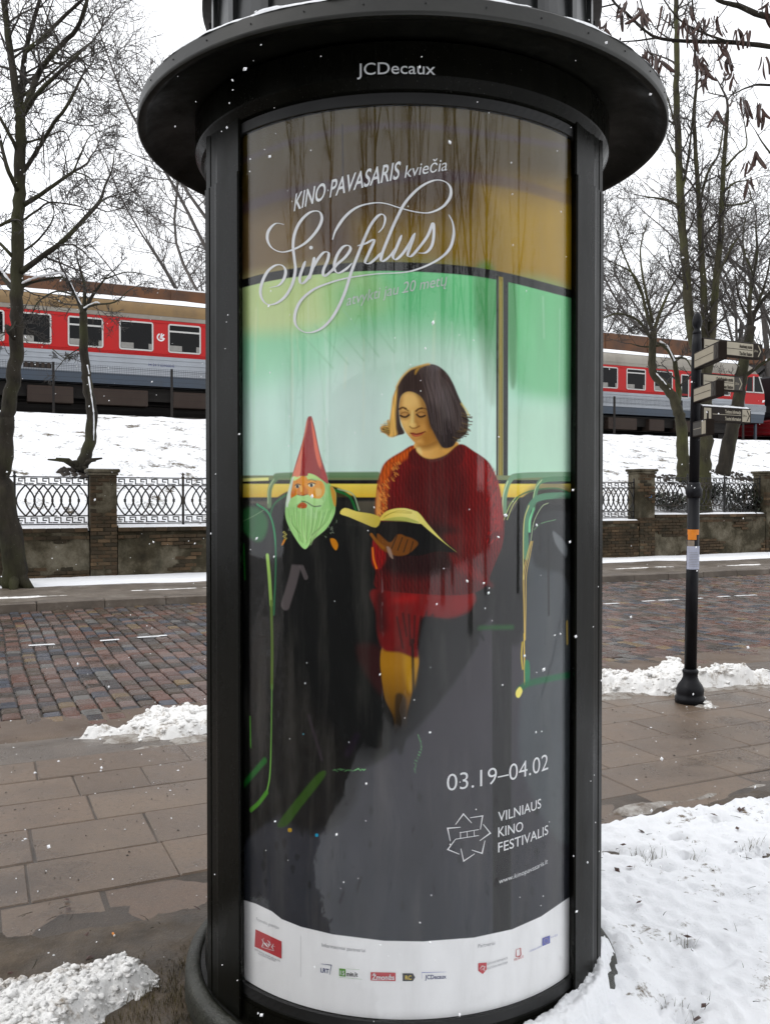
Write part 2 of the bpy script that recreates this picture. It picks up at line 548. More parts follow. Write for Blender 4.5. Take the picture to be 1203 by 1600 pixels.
M['t_buffer'] = m_paint('dull red frame paint', (0.30, 0.012, 0.018), 0.5, 0.2)
M['canopy'] = plain('rust brown fascia boards', (0.115, 0.048, 0.020), 0.7, 0, 0.45, 1.2)
M['canopy_dark'] = plain('dark canopy soffit', (0.045, 0.026, 0.015), 0.8, 0, 0.3, 2)
M['cream'] = plain('cream sign face', (0.34, 0.30, 0.22), 0.45, 0, 0.08, 8)
M['sign_brown'] = plain('dark brown sign face', (0.014, 0.009, 0.006), 0.5, 0, 0.2, 8, 0, 0.12)
M['sign_grey'] = plain('grey sign face', (0.055, 0.050, 0.043), 0.5, 0, 0.2, 8, 0, 0.15)
M['orange'] = plain('orange sticker', (0.72, 0.22, 0.01), 0.5, 0, 0.08, 30)
M['paper'] = plain('damp paper notice', (0.40, 0.42, 0.52), 0.7, 0, 0.1, 18)
M['tan_paper'] = plain('torn tape', (0.25, 0.20, 0.15), 0.7, 0, 0.2, 20)
M['blue_sticker'] = plain('blue sticker', (0.02, 0.20, 0.50), 0.5, 0, 0.1, 20)
M['far_wall'] = plain('brown render', (0.060, 0.045, 0.036), 0.85, 0, 0.3, 0.6)
M['flake'] = plain('snowflake', (0.88, 0.88, 0.89), 0.8, 0, 0.03, 2)
M['stub_paper'] = plain('cigarette paper', (0.7, 0.68, 0.64), 0.8)
M['stub_cork'] = plain('cork filter', (0.62, 0.22, 0.04), 0.8)
# ------------------------------------------------------------------ ground, road, pavements, bank
T_VERGE, T_KERB, T_SETT, T_FAR, T_WALL = 3.60, 6.07, 6.93, 15.0, 18.75
S0, S1 = -22.0, 60.0
def strip(name, t0, t1, prof, material, s0=S0, s1=S1, ns=120, nt=None, bumpf=None):
    """a strip along the street; prof(t) gives the height"""
    nt = nt or max(2, int((t1-t0)/0.3))
    s = np.linspace(s0, s1, ns+1); t = np.linspace(t0, t1, nt+1)
    Sg, Tg = np.meshgrid(s, t)
    Z = prof(Tg)
    if bumpf is not None: Z = Z+bumpf(Sg, Tg)
    X = Sg*U[0]+Tg*V[0]; Y = Sg*U[1]+Tg*V[1]
    m = MB(); m.grid(X, Y, Z)
    return tag(m.build(name, material), kind='structure')
g = MB(); s_ = np.linspace(-260, 260, 40); gx, gy = np.meshgrid(s_, s_)
g.grid(gx, gy, np.full(gx.shape, -0.22)); tag(g.build('ground', M['snow']), kind='structure')
ROAD = strip('road', T_SETT-0.15, T_FAR+0.05, lambda t: -0.125+0*t, M['joint'])
GUT = strip('gutter', T_KERB-0.03, T_SETT+0.12, lambda t: np.where(t < 6.5, -0.030, -0.030-(t-6.5)*0.145), M['gutter'], ns=400, nt=14, bumpf=lambda s, t: 0.006*fbm(s*2, t*3, 4, 3))
PAVE = strip('pavement', T_VERGE-0.17, T_KERB+0.02, lambda t: -0.0045+0*t, M['slab_joint'], ns=500, nt=30, bumpf=lambda s, t: 0.009*(fbm(s*3, t*3, 4, 14)-0.5))
FARP = strip('far_pavement', T_FAR+0.17, T_WALL+0.4, lambda t: 0.02+(t-15.2)*0.004, M['far_path'], ns=300, nt=24, bumpf=lambda s, t: 0.02*fbm(s*1.2, t*1.5, 4, 8))
# grit washed over the first setts
strip('road_grit', T_SETT-0.02, T_SETT+0.75, lambda t: -0.0905-(t-T_SETT)*0.006, M['grit'], s0=-8, s1=14, ns=300, nt=24, bumpf=lambda s, t: 0.020*fbm(s*2.2, t*3.2, 5, 5)-0.0105-0.004*(t-T_SETT))
strip('bed', T_WALL+0.35, 20.2, lambda t: 1.0+(t-19)*0.4, M['snow_bank'])
def bank_z(t):
    return np.interp(t, [18.9, 19.3, 22, 25.5, 28.6, 29.4, 30.6, 31.5], [1.02, 1.12, 2.28, 3.45, 4.24, 4.36, 4.40, 4.42])
strip('embankment', 18.95, 31.5, bank_z, M['snow_bank'], ns=420, nt=64,
      bumpf=lambda s, t: (0.16*(fbm(s*0.45, t*0.45, 4, 21)-0.5)+0.07*(fbm(s*2.1, t*2.1, 4, 22)-0.5))*sstep(19, 20.5, t))
strip('track_bed', 30.9, 62.0, lambda t: np.interp(t, [30.9, 31.5, 62], [4.36, 4.55, 4.6]), M['ballast'], ns=200, nt=60, bumpf=lambda s, t: 0.06*fbm(s*3, t*3, 3, 2))

# setts of the road: columns across the street, no two alike
def sett_mesh(m, c, w, l, rise, tx, ty, tint=None, h=0.05):
    hx, hy, b = w/2, l/2, 0.014
    vs = []
    for (qx, qy, z) in ((hx, hy, -h), (hx, hy, -0.012), (hx-b, hy-b, 0.0)):
        for sx, sy in ((-1, -1), (1, -1), (1, 1), (-1, 1)):
            zz_ = z+rise+((sx*tx+sy*ty) if z > -h else 0)
            vs.append(c+U*sx*qx+V*sy*qy+np.array([0, 0, zz_]))
    fs = [(8, 9, 10, 11)]
    for r in range(2):
        for k in range(4):
            fs.append((r*4+k, r*4+(k+1) % 4, r*4+4+(k+1) % 4, r*4+4+k))
    m.add(vs, fs, tint=tint)
setts = []
sw = 0.152
rs = random.Random(5)
s = -6.0
while s < 30:
    w = sw*(0.90+0.2*rs.random())
    t = T_SETT+0.10+0.3*rs.random()*(s < 8)-0.05
    while t < T_FAR-0.02:
        l = 0.16+0.10*rs.random()
        if t+l > T_FAR: l = T_FAR-t
        if l > 0.05:
            wob = 0.018*math.sin(t*1.1+0.9*math.sin(s*0.35))
            p = st(s+w/2+wob, t+l/2)
            if -0.62 < p[0]/max(p[1], 0.1) < 0.62:
                setts.append((p[0]**2+p[1]**2, p, w-0.014, l-0.014))
        t += l
    s += w
def in_view(p, m=20):
    x = 601.5+FPX*p[0]/p[1]
    return -m < x < 1203+m and not (330 < x < 938)
vis = sorted([q for q in setts if in_view(q[1])], key=lambda q: q[0])
near = set(id(q) for q in vis[:295])
far_m = MB()
forms = []
for k in range(14):
    fm = MB(); sett_mesh(fm, np.zeros(3), 0.140*(0.94+0.010*k), 0.195, 0.0, 0.004*(rs.random()-.5), 0.005*(rs.random()-.5))
    forms.append(fm.mesh('sett'))
    forms[-1].materials.append(M['setts'])
for q in setts:
    d2, p, w, l = q
    rise = -0.102+0.010*rs.random()
    if id(q) in near:
        o = inst('sett', forms[rs.randrange(14)], p+np.array([0, 0, rise]), ROAD, (0, 0, 0), (1, l/0.19, 1))
        # the mesh is laid out along the street already, so stretch along V by shearing is avoided: scale mildly
        o.scale = (1, 1, 1)
        if l < 0.18 or l > 0.2:
            o.scale = (min(1.06, max(0.94, w/0.140)),)*2+(1,)
    else:
        sett_mesh(far_m, p+np.array([0, 0, 0.0]), w, l, rise, 0.004*(rs.random()-.5), 0.005*(rs.random()-.5), rs.random()+1e-4)
tag(far_m.build('setts', M['setts'], ROAD), kind='stuff')

# slabs of the near pavement, kerb course first
def slab_mesh(l, w, h=0.06):
    m = MB(); m.box((0, 0, -h/2), (l, w, h), rz=ANG, bev=0.007)
    for r_ in range(4):
        j_ = np.array([rs.gauss(0, .0035), rs.gauss(0, .0035), 0])
        for q_ in range(4): m.v[-1][q_*4+r_] += j_
    return m.mesh('slab')
edges = [6.07, 5.66, 5.26, 4.83, 4.38, 3.95, 3.50]
for i in range(6):
    s = -9+rs.random()*0.4
    while s < 14:
        l = (0.72+0.3*rs.random()) if i == 0 else rs.choice((0.42, 0.45, 0.5, 0.56, 0.62, 0.78))*(0.96+0.08*rs.random())
        me = slab_mesh(l-0.007, edges[i]-edges[i+1]-0.007)
        me.materials.append(M['slab'])
        c = st(s+l/2, (edges[i]+edges[i+1])/2, 0.004*rs.random()-(0.005 if i == 5 else 0))
        inst('slab', me, c, PAVE, ((rs.random()-.5)*0.010, (rs.random()-.5)*0.010, (rs.random()-.5)*0.006))
        s += l
# far kerb stones
KERB = []
s = -12.0
while s < 34:
    l = 0.95+0.1*rs.random()
    m = MB(); m.box(st(0, 0, -0.10), (l-0.012, 0.17, 0.24), rz=ANG, bev=0.02)
    me = m.mesh('kerb_stone'); me.materials.append(M['far_path'])
    inst('kerb_stone', me, st(s+l/2, T_FAR+0.09, 0.012+0.01*rs.random()), FARP, (0, 0, (rs.random()-.5)*0.01))
    s += l

# ------------------------------------------------------------------ snow that lies about
def inside(px, py, poly):
    ins = np.zeros(px.shape, bool); d2 = np.full(px.shape, 1e9)
    n = len(poly)
    for i in range(n):
        ax_, ay_ = poly[i][:2]; bx, by = poly[(i+1) % n][:2]
        c = ((ay_ > py) != (by > py))
        with np.errstate(divide='ignore', invalid='ignore'):
            ins ^= c & (px < (bx-ax_)*(py-ay_)/(by-ay_+1e-12)+ax_)
        ex, ey = bx-ax_, by-ay_
        t = np.clip(((px-ax_)*ex+(py-ay_)*ey)/(ex*ex+ey*ey+1e-12), 0, 1)
        d2 = np.minimum(d2, (px-ax_-t*ex)**2+(py-ay_-t*ey)**2)
    return np.where(ins, np.sqrt(d2), -np.sqrt(d2))
_b = bmesh.new(); bmesh.ops.create_icosphere(_b, subdivisions=2, radius=1.0)
CLOD = np.array([v.co[:] for v in _b.verts]); CLODF = [[v.index for v in f.verts] for f in _b.faces]; _b.free()
def snow_pile(name, pts, z0, height, edge, step, lump, label_mat, seed=1, lumpamp=0.6, ragged=0.08, cells=True, clods=0):
    """a heap on the ground: outline in world x, y; lumps like broken crust"""
    P = np.array([p[:2] for p in pts])
    x = np.arange(P[:, 0].min()-0.15, P[:, 0].max()+0.15, step); y = np.arange(P[:, 1].min()-0.15, P[:, 1].max()+0.15, step)
    X, Y = np.meshgrid(x, y)
    d = inside(X, Y, P)+ragged*(fbm(X/ragged*0.35, Y/ragged*0.35, 4, seed)-0.5)*2
    base = sstep(0, edge, d)
    # lumps: nearest-cell bumps
    def cellb(sc, sd):
        gx_, gy_ = X/sc, Y/sc
        ix, iy = np.floor(gx_), np.floor(gy_)
        best = np.full(X.shape, 9.0)
        for a in (-1, 0, 1):
            for b_ in (-1, 0, 1):
                cx, cy = ix+a+_h(ix+a, iy+b_, sd), iy+b_+_h(ix+a, iy+b_, sd+1)
                best = np.minimum(best, (gx_-cx)**2+(gy_-cy)**2)
        return np.sqrt(np.maximum(0, 1-best*1.1))
    L = 0.42*cellb(lump, seed)+0.36*cellb(lump*0.5, seed+5)+0.22*cellb(lump*0.24, seed+9) if cells else fbm(X/lump, Y/lump, 4, seed)
    Z = z0-0.025+base*(0.025+height*((1-lumpamp)+lumpamp*1.4*L)*(0.55+0.9*fbm(X*2.2, Y*2.2, 3, seed+3)))
    Z = Z+0.012*(fbm(X/0.02, Y/0.02, 3, seed+8)-0.5)*base
    m = MB(); m.grid(X, Y, Z, d > -0.01)
    # loose clods of crust lying on the heap
    if cells and clods:
        R = np.random.default_rng(seed)
        jj, ii = np.nonzero(base > 0.12)
        for q in R.integers(0, len(jj), clods):
            j, i = jj[q], ii[q]
            r = lump*(0.06+0.22*R.random()**2.6)
            dv = CLOD*(0.85+1.5*(0.6*vnoise(CLOD[:, 0]*1.3+q, CLOD[:, 1]*1.3+CLOD[:, 2]*1.9, seed)+0.4*vnoise(CLOD[:, 0]*3.1+q, CLOD[:, 1]*3.1-CLOD[:, 2]*3.7, seed+3)-0.5)[:, None])*np.array([1.25, 0.85, 0.75])
            rz_ = R.random()*6.28; c_, s__ = math.cos(rz_), math.sin(rz_)
            dv = dv@np.array([[c_, -s__, 0], [s__, c_, 0], [0, 0, 0.8]])
            m.add(np.array([X[j, i], Y[j, i], Z[j, i]+r*0.15])+dv*r, CLODF, True)
    o = m.build(name, label_mat)
    return tag(o, kind='stuff')
Gd = lambda x, y: tuple(on_ground(x, y)[:2])
# broken crust at the foot of the picture, left
snow_pile('snow_heap', [Gd(-60, 1548), Gd(0, 1548), Gd(40, 1540), Gd(75, 1528), Gd(105, 1520), Gd(150, 1515), Gd(185, 1500), Gd(205, 1498), Gd(222, 1505), Gd(255, 1512), Gd(278, 1520), Gd(262, 1540), Gd(225, 1556), Gd(180, 1572), Gd(165, 1590), Gd(130, 1615), Gd(110, 1700), Gd(-160, 1750)],
          0.0, 0.055, 0.09, 0.0055, 0.060, M['snow_dirty'], 3, 0.8, 0.06, True, 900)
# along the near kerb, left of the column and behind it
snow_pile('snow_heap', [Gd(108, 1141), Gd(150, 1135), Gd(178, 1133), Gd(200, 1120), Gd(240, 1112), Gd(300, 1112), Gd(360, 1108), Gd(420, 1100), Gd(420, 1130), Gd(330, 1140), Gd(290, 1146), Gd(240, 1152), Gd(206, 1160), Gd(190, 1148), Gd(120, 1144)],
          -0.05, 0.105, 0.14, 0.009, 0.13, M['snow_dirty'], 12, 0.95, 0.13, True, 260)
# ridge behind the finger post
snow_pile('snow_heap', [Gd(860, 1066), Gd(935, 1064), Gd(1000, 1056), Gd(1040, 1048), Gd(1075, 1052), Gd(1100, 1062), Gd(1150, 1062), Gd(1230, 1060), Gd(1230, 1072), Gd(1150, 1074), Gd(1100, 1078), Gd(1060, 1088), Gd(1000, 1086), Gd(940, 1082), Gd(860, 1086)],
          -0.03, 0.13, 0.16, 0.010, 0.14, M['snow_dirty'], 22, 0.95, 0.12, True, 380)
snow_pile('snow_scraps', [Gd(1088, 1080), Gd(1100, 1084), Gd(1104, 1096), Gd(1118, 1102), Gd(1116, 1109), Gd(1098, 1106), Gd(1090, 1095)], 0.0, 0.025, 0.06, 0.010, 0.07, M['snow_dirty'], 31, 0.6, 0.04, True, 40)
# melting edges round the heaps
def spread(c, a, b, rot, seed, h, z0=0.0):
    pts = []
    for q in np.linspace(0, 2*math.pi, 28)[:-1]:
        r = 1+0.28*math.sin(3*q+seed)+0.15*math.sin(5*q+2*seed)
        p = np.array(c[:2])+(U[:2]*math.cos(rot)+V[:2]*math.sin(rot))*a*r*math.cos(q)+(-U[:2]*math.sin(rot)+V[:2]*math.cos(rot))*b*r*math.sin(q)
        pts.append(tuple(p))
    return snow_pile('melt_edge', pts, z0, h, 0.10, 0.012, 0.06, M['slush'], seed, 0.7, 0.10, False)
spread(on_ground(250, 1142), 0.75, 0.17, 0, 71, 0.016, -0.03)
spread(on_ground(330, 1150), 0.6, 0.15, 0.05, 72, 0.014, -0.025)
spread(on_ground(1010, 1082), 0.85, 0.24, -0.05, 73, 0.016, 0.0)
spread(on_ground(1150, 1074), 0.9, 0.16, 0, 74, 0.014, 0.0)
spread(on_ground(1112, 1104), 0.22, 0.09, -0.2, 75, 0.010, 0.0)
spread(on_ground(70, 1535), 0.28, 0.07, 0.1, 76, 0.012, 0.0)
spread(on_ground(1010, 1262), 0.60, 0.07, 0.0, 78, 0.014, 0.004)
spread(on_ground(1150, 1235), 0.60, 0.06, 0.0, 79, 0.014, 0.004)
# thin slush on the far pavement below the wall
def far_snow():
    s_, t_ = np.meshgrid(np.arange(-9, 33, 0.06), np.arange(16.3, T_WALL+0.1, 0.06))
    edge = np.interp(s_, [-9, 1.5, 4, 7, 12, 15.0, 16.4, 17.5, 22, 33], [17.4, 17.5, 17.35, 17.5, 17.7, 17.9, 17.85, 17.3, 17.35, 17.4])
    d = (t_-edge)+0.5*(fbm(s_*0.8, t_*1.6, 4, 44)-0.5)
    Z = 0.008+(t_-15.2)*0.004+0.07*sstep(0, 0.35, d)+0.03*fbm(s_*2, t_*2, 3, 4)*sstep(0, .3, d)
    m = MB(); m.grid(s_*U[0]+t_*V[0], s_*U[1]+t_*V[1], Z, d > -0.05)
    tag(m.build('snow_strip', M['snow']), kind='stuff')
far_snow()
# streaks of slush nearer the kerb, scraps on the road
for q, (s_, t_) in enumerate([(1.0, 15.9), (3.2, 16.2), (5.1, 15.7), (7.5, 16.1), (11, 16.0), (14.5, 16.4), (17.2, 16.0), (20, 16.2)]):
    pts = [tuple(st(s_+1.1*math.cos(a)*(1+.3*math.sin(3*a+q)), t_+0.16*math.sin(a))[:2]) for a in np.linspace(0, 6.28, 14)[:-1]]
    snow_pile('slush', pts, 0.03, 0.012, 0.1, 0.035, 0.12, M['snow_dirty'], 50+q, 0.5, 0.16, False)

# verge: thin snow over turf on the right, mud on the left
def verge():
    s_, t_ = np.meshgrid(np.arange(-3.2, 5.6, 0.016), np.arange(-0.6, 3.74, 0.016))
    X = s_*U[0]+t_*V[0]; Y = s_*U[1]+t_*V[1]
    right = sstep(-0.15, 0.55, X-0.25*np.clip(Y-3.2, -1, 1))
    bord = 3.62-t_+0.12*(fbm(s_*3.0, t_*3, 4, 61)-0.5)
    cover = np.maximum(right, sstep(2.3, 1.7, Y-0.3*X)*sstep(-1.9, -0.9, X))*sstep(0.0, 0.10, bord)
    for (hx, hy, hr) in ((1067, 1486, .045), (1003, 1343, .07), (1165, 1338, .10), (1200, 1333, .06), (1115, 1268, .05), (1034, 1362, .05), (1195, 1256, .07), (1150, 1243, .05), (955, 1337, .05), (1062, 1592, .07), (1125, 1292, .04), (1062, 1318, .04), (1085, 1345, .06)):
        hc = on_ground(hx, hy)
        cover = cover*(1-1.25*np.exp(-(((X-hc[0])*1.0)**2+((Y-hc[1])*1.6)**2)/hr**2)*sstep(0.32, 0.55, fbm(X*22, Y*30, 3, 5)))
    cover = np.clip(cover, 0, 1)
    fine = 0.5*fbm(X*9, Y*9, 4, 66)+0.5*vnoise(X*34, Y*34, 67)
    pits = sstep(0.70, 0.80, vnoise(X*16, Y*16, 91)*0.7+0.3*fbm(X*4, Y*4, 3, 92))
    Z = -0.035+0.012*fbm(X*5, Y*5, 4, 63)+cover*(0.040+0.035*fbm(X*2.2, Y*2.2, 3, 65)+0.040*(fine-0.5)-0.016*pits)
    rim = np.exp(-((bord-0.10)/0.10)**2)*right
    Z = Z+0.035*rim*fbm(X*14, Y*14, 4, 77)
    r0 = np.hypot(X-AX[0], Y-AX[1])
    Z = np.where(r0 < 0.9, Z+cover*0.05*sstep(0.95, 0.80, r0), Z)
    base = MB(); base.grid(X, Y, -0.020+0.014*fbm(X*6, Y*6, 4, 63)+0.006*fbm(X*30, Y*30, 3, 64)+0.018*sstep(3.05, 3.40, t_)*(1-sstep(3.55, 3.72, t_+0.25*(fbm(s_*2, t_*2, 4, 19)-0.5))), r0 > 0.70)
    tag(base.build('verge', M['mud']), kind='structure')
    m = MB(); m.grid(X, Y, Z, (cover > 0.05) & (r0 > 0.755))
    tag(m.build('snow', M['snow_verge']), kind='stuff')
verge()
strip('park_lawn', -60, -0.5, lambda t: -0.045+0*t, M['snow_verge'], s0=-60, s1=60, ns=60, nt=40)
strip('verge_beyond', -0.6, T_VERGE+0.02, lambda t: -0.045+0*t, M['snow_verge'], s0=5.5, s1=60, ns=60, nt=6)
strip('verge_near', -0.6, T_VERGE+0.02, lambda t: -0.045+0*t, M['mud'], s0=-40, s1=-3.1, ns=60, nt=6)

# blades of dead grass poking out of the snow and the mud
def blades(name, spots, material, h0, h1, n, seed):
    r = random.Random(seed); m = MB()
    for (x, y, z, rad, cnt) in spots:
        for k in range(cnt):
            a = r.random()*6.28; d = rad*math.sqrt(r.random())
            p = np.array([x+d*math.cos(a), y+d*math.sin(a), z])
            h = h0+(h1-h0)*r.random(); le = r.random()*6.28
            q = p+np.array([math.cos(le)*h*0.5, math.sin(le)*h*0.5, h])
            mid = (p+q)/2+np.array([0, 0, h*0.15]); w = np.array([-math.sin(le), math.cos(le), 0])*0.0011
            m.add([p-w, p+w, mid+w*.8, mid-w*.8, q], [(0, 1, 2, 3), (3, 2, 4)])
    return tag(m.build(name, material), kind='stuff')
sp = []
rg = random.Random(9)
for k in range(110):
    x = 0.8+rg.random()*1.9; y = 2.7+rg.random()*2.4
    if x*V[0]+y*V[1] < 3.55: sp.append((x, y, 0.0, 0.03, rg.randrange(1, 5)))
for (x, y) in ((1065, 1485), (1000, 1350), (1085, 1352), (1180, 1325), (1030, 1340), (1115, 1270), (950, 1345), (1060, 1590), (1010, 1345), (1165, 1330)):
    c = on_ground(x, y); sp.append((c[0], c[1], 0.01, 0.05, 16))
blades('grass', sp, M['dead_grass'], 0.02, 0.06, 0, 4)
sp = []
for k in range(1500):
    a = rg.random()*6.28; r_ = 0.78+0.55*rg.random()**1.3
    x, y = AX[0]-abs(math.sin(a))*r_, AX[1]-math.cos(a)*r_*0.95
    if x < AX[0]-0.25 and x*V[0]+y*V[1] < 3.35: sp.append((x, y, -0.01, 0.03, 7))
blades('grass', sp, M['dead_grass'], 0.010, 0.030, 0, 6)
# crumbs of grit and snow on slabs and mud
def crumbs(name, material, n, box, r0, r1, seed, z=0.004):
    r = random.Random(seed); m = MB()
    for k in range(n):
        s_, t_ = box[0]+(box[1]-box[0])*r.random(), box[2]+(box[3]-box[2])*r.random()
        p = st(s_, t_, z); R_ = r0+(r1-r0)*r.random()**3
        vs = [p+np.array(v)*R_*(0.6+0.7*r.random()) for v in ((1, 0, 0), (0, 1, 0), (-1, 0, 0), (0, -1, 0), (0, 0, .7))]
        m.add(vs, [(0, 1, 4), (1, 2, 4), (2, 3, 4), (3, 0, 4)])
    return tag(m.build(name, material), kind='stuff')
crumbs('grit', M['joint'], 1500, (-3.5, 5, 2.7, 6.9), 0.003, 0.009, 1)
crumbs('snow_crumbs', M['snow'], 420, (-3.5, 6, 2.6, 7.4), 0.003, 0.012, 2)
lm_ = MB(); lm_.box((0, 0, 0), (0.24, 0.075, 0.006), rz=ANG, bev=0.002); LMARK = lm_.mesh('lane_marking'); LMARK.materials.append(M['white_print'])
for (x, y) in ((66, 1007.5), (172, 1000), (232, 995), (248, 993.5), (955, 943), (1013, 939), (1040, 937.5), (1052, 937), (1090, 935), (1130, 932), (1158, 930.5), (1172, 930), (700, 962), (800, 955)):
    c = on_ground(x, y, -0.09); inst('lane_marking', LMARK, c, ROAD, (0, 0, (rs.random()-.5)*.05), (0.8+.5*rs.random(), 1, 1))

def twigs(name, material, n, seed):
    r = random.Random(seed); m = MB()
    for k in range(n):
        if k % 3: p = st(-2.2+2.6*r.random(), 2.6+1.3*r.random(), 0.006)
        else: p = st(0.5+3.2*r.random(), 2.0+1.6*r.random(), 0.05)
        a = r.random()*6.28; l = 0.015+0.05*r.random()**2; d = np.array([math.cos(a), math.sin(a), 0.1*r.random()])
        m.tube([p, p+d*l*.5+np.array([0, 0, .002]), p+d*l+np.array([r.gauss(0, .006), r.gauss(0, .006), 0])], [.0014, .0012, .0006], 4)
    return tag(m.build(name, material), kind='stuff')
twigs('twig_litter', M['bark'], 260, 5)
def leaf_litter(n, seed):
    r = random.Random(seed); m = MB()
    for k in range(n):
        if k % 2: p = st(-2.2+2.6*r.random(), 2.5+1.5*r.random(), 0.008)
        else: p = st(0.8+3.2*r.random(), 1.8+1.75*r.random(), 0.045)
        a = r.random()*6.28; l = 0.010+0.016*r.random(); d = np.array([math.cos(a), math.sin(a), .25*r.gauss(0, 1)]); w = np.array([-d[1], d[0], .3*r.gauss(0, 1)])
        m.add([p-d*l, p+w*l*.55+d*l*.1, p+d*l, p-w*l*.5, p+np.array([0, 0, l*.25])], [(0, 1, 4), (1, 2, 4), (2, 3, 4), (3, 0, 4)])
    return tag(m.build('leaf_litter', M['pod']), kind='stuff')
leaf_litter(150, 8)
# ------------------------------------------------------------------ the advertising column

R_POST, TH0, TH, Z_TOP, Z_BOT = 0.68, 0.0266, 0.8531, CAM_H+1.1087, CAM_H-1.4999
def on_poster(x, y, R=R_POST):
    """(angle, z) on the poster cylinder of a sight line of the photograph"""
    d = ray(x, y)
    dx, dy, dz = d[..., 0], d[..., 1], d[..., 2]
    A = dx*dx+dy*dy
    B = -(dx*AX[0]+dy*AX[1])
    Cc = AX[0]**2+AX[1]**2-R*R
    disc = np.maximum(B*B-A*Cc, 0)
    k = (-B-np.sqrt(disc))/A
    X, Y, Z = dx*k, dy*k, CAM_H+dz*k
    return np.arctan2(X-AX[0], AX[1]-Y), Z
def bend(a, z, R):
    return np.stack([AX[0]+R*np.sin(a), AX[1]-R*np.cos(a), z], -1)

# ---- the printed picture: painted here, pixel by pixel, as a flat print
PW, PH = 780, 1740
ART = np.zeros((PH, PW, 3))
def px2art(P):
    P = np.asarray(P, float)
    a, z = on_poster(P[:, 0], P[:, 1])
    return np.stack([(a-(TH0-TH))/(2*TH)*PW, (Z_TOP-z)/(Z_TOP-Z_BOT)*PH], -1)
GAIN = 0.74
def ink(c, veil=0.045):
    return np.array([min(0.88, max(0.004, (v-veil)/GAIN)) for v in lin(c)])
def zz(pts, x0, y0, s):
    return [(x0+p[0]/s, y0+p[1]/s) for p in pts]
def _sd(Q, gx, gy, closed):
    d2 = np.full(gx.shape, 1e12)
    ins = np.zeros(gx.shape, bool)
    n = len(Q)
    for i in range(n if closed else n-1):
        ax_, ay_ = Q[i]; bx, by = Q[(i+1) % n]
        ex, ey = bx-ax_, by-ay_
        L = ex*ex+ey*ey+1e-12
        t = np.clip(((gx-ax_)*ex+(gy-ay_)*ey)/L, 0, 1)
        d2 = np.minimum(d2, (gx-ax_-t*ex)**2+(gy-ay_-t*ey)**2)
        if closed and ay_ != by:
            c = (ay_ > gy) != (by > gy)
            ins ^= c & (gx < ex*(gy-ay_)/(by-ay_)+ax_)
    d = np.sqrt(d2)
    return np.where(ins, -d, d)
def _region(Q, pad):
    x0 = int(max(0, np.floor(Q[:, 0].min()-pad))); x1 = int(min(PW, np.ceil(Q[:, 0].max()+pad)+1))
    y0 = int(max(0, np.floor(Q[:, 1].min()-pad))); y1 = int(min(PH, np.ceil(Q[:, 1].max()+pad)+1))
    return x0, x1, y0, y1
def fill(pts, c, soft=0.8, alpha=1.0, curve=True, c2=None, grad=None, tex=None, k=6, veil=0.045):
    """a shape in one ink; c2 with grad=(p, q): a blend from p to q; tex multiplies the ink"""
    P = spline(pts, k, True) if curve else np.asarray(pts, float)
    if not curve:
        P = np.concatenate([np.linspace(P[i], P[(i+1) % len(P)], 8, endpoint=False) for i in range(len(P))])
    Q = px2art(P)
    x0, x1, y0, y1 = _region(Q, soft*2+2)
    if x1 <= x0 or y1 <= y0: return
    gx, gy = np.meshgrid(np.arange(x0, x1)+0.5, np.arange(y0, y1)+0.5)
    d = _sd(Q, gx, gy, True)
    m = (1-sstep(-soft, soft, d))*alpha
    colr = ink(c, veil)[None, None, :]
    if c2 is not None:
        g = px2art([grad[0], grad[1]])
        e = g[1]-g[0]
        f = np.clip(((gx-g[0, 0])*e[0]+(gy-g[0, 1])*e[1])/(e@e), 0, 1)[..., None]
        colr = colr*(1-f)+ink(c2, veil)[None, None, :]*f
    if tex is not None:
        colr = colr*tex(gx, gy)[..., None]
    ART[y0:y1, x0:x1] = ART[y0:y1, x0:x1]*(1-m[..., None])+colr*m[..., None]
def line(pts, w, c, soft=0.8, alpha=1.0, curve=True, k=6, veil=0.045):
    P = spline(pts, k) if curve else np.asarray(pts, float)
    Q = px2art(P)
    W = w*PW/540.0
    x0, x1, y0, y1 = _region(Q, W/2+soft*2+2)
    if x1 <= x0 or y1 <= y0: return
    gx, gy = np.meshgrid(np.arange(x0, x1)+0.5, np.arange(y0, y1)+0.5)
    d = _sd(Q, gx, gy, False)-W/2
    m = (1-sstep(-soft, soft, d))*alpha
    ART[y0:y1, x0:x1] = ART[y0:y1, x0:x1]*(1-m[..., None])+ink(c, veil)*m[..., None]
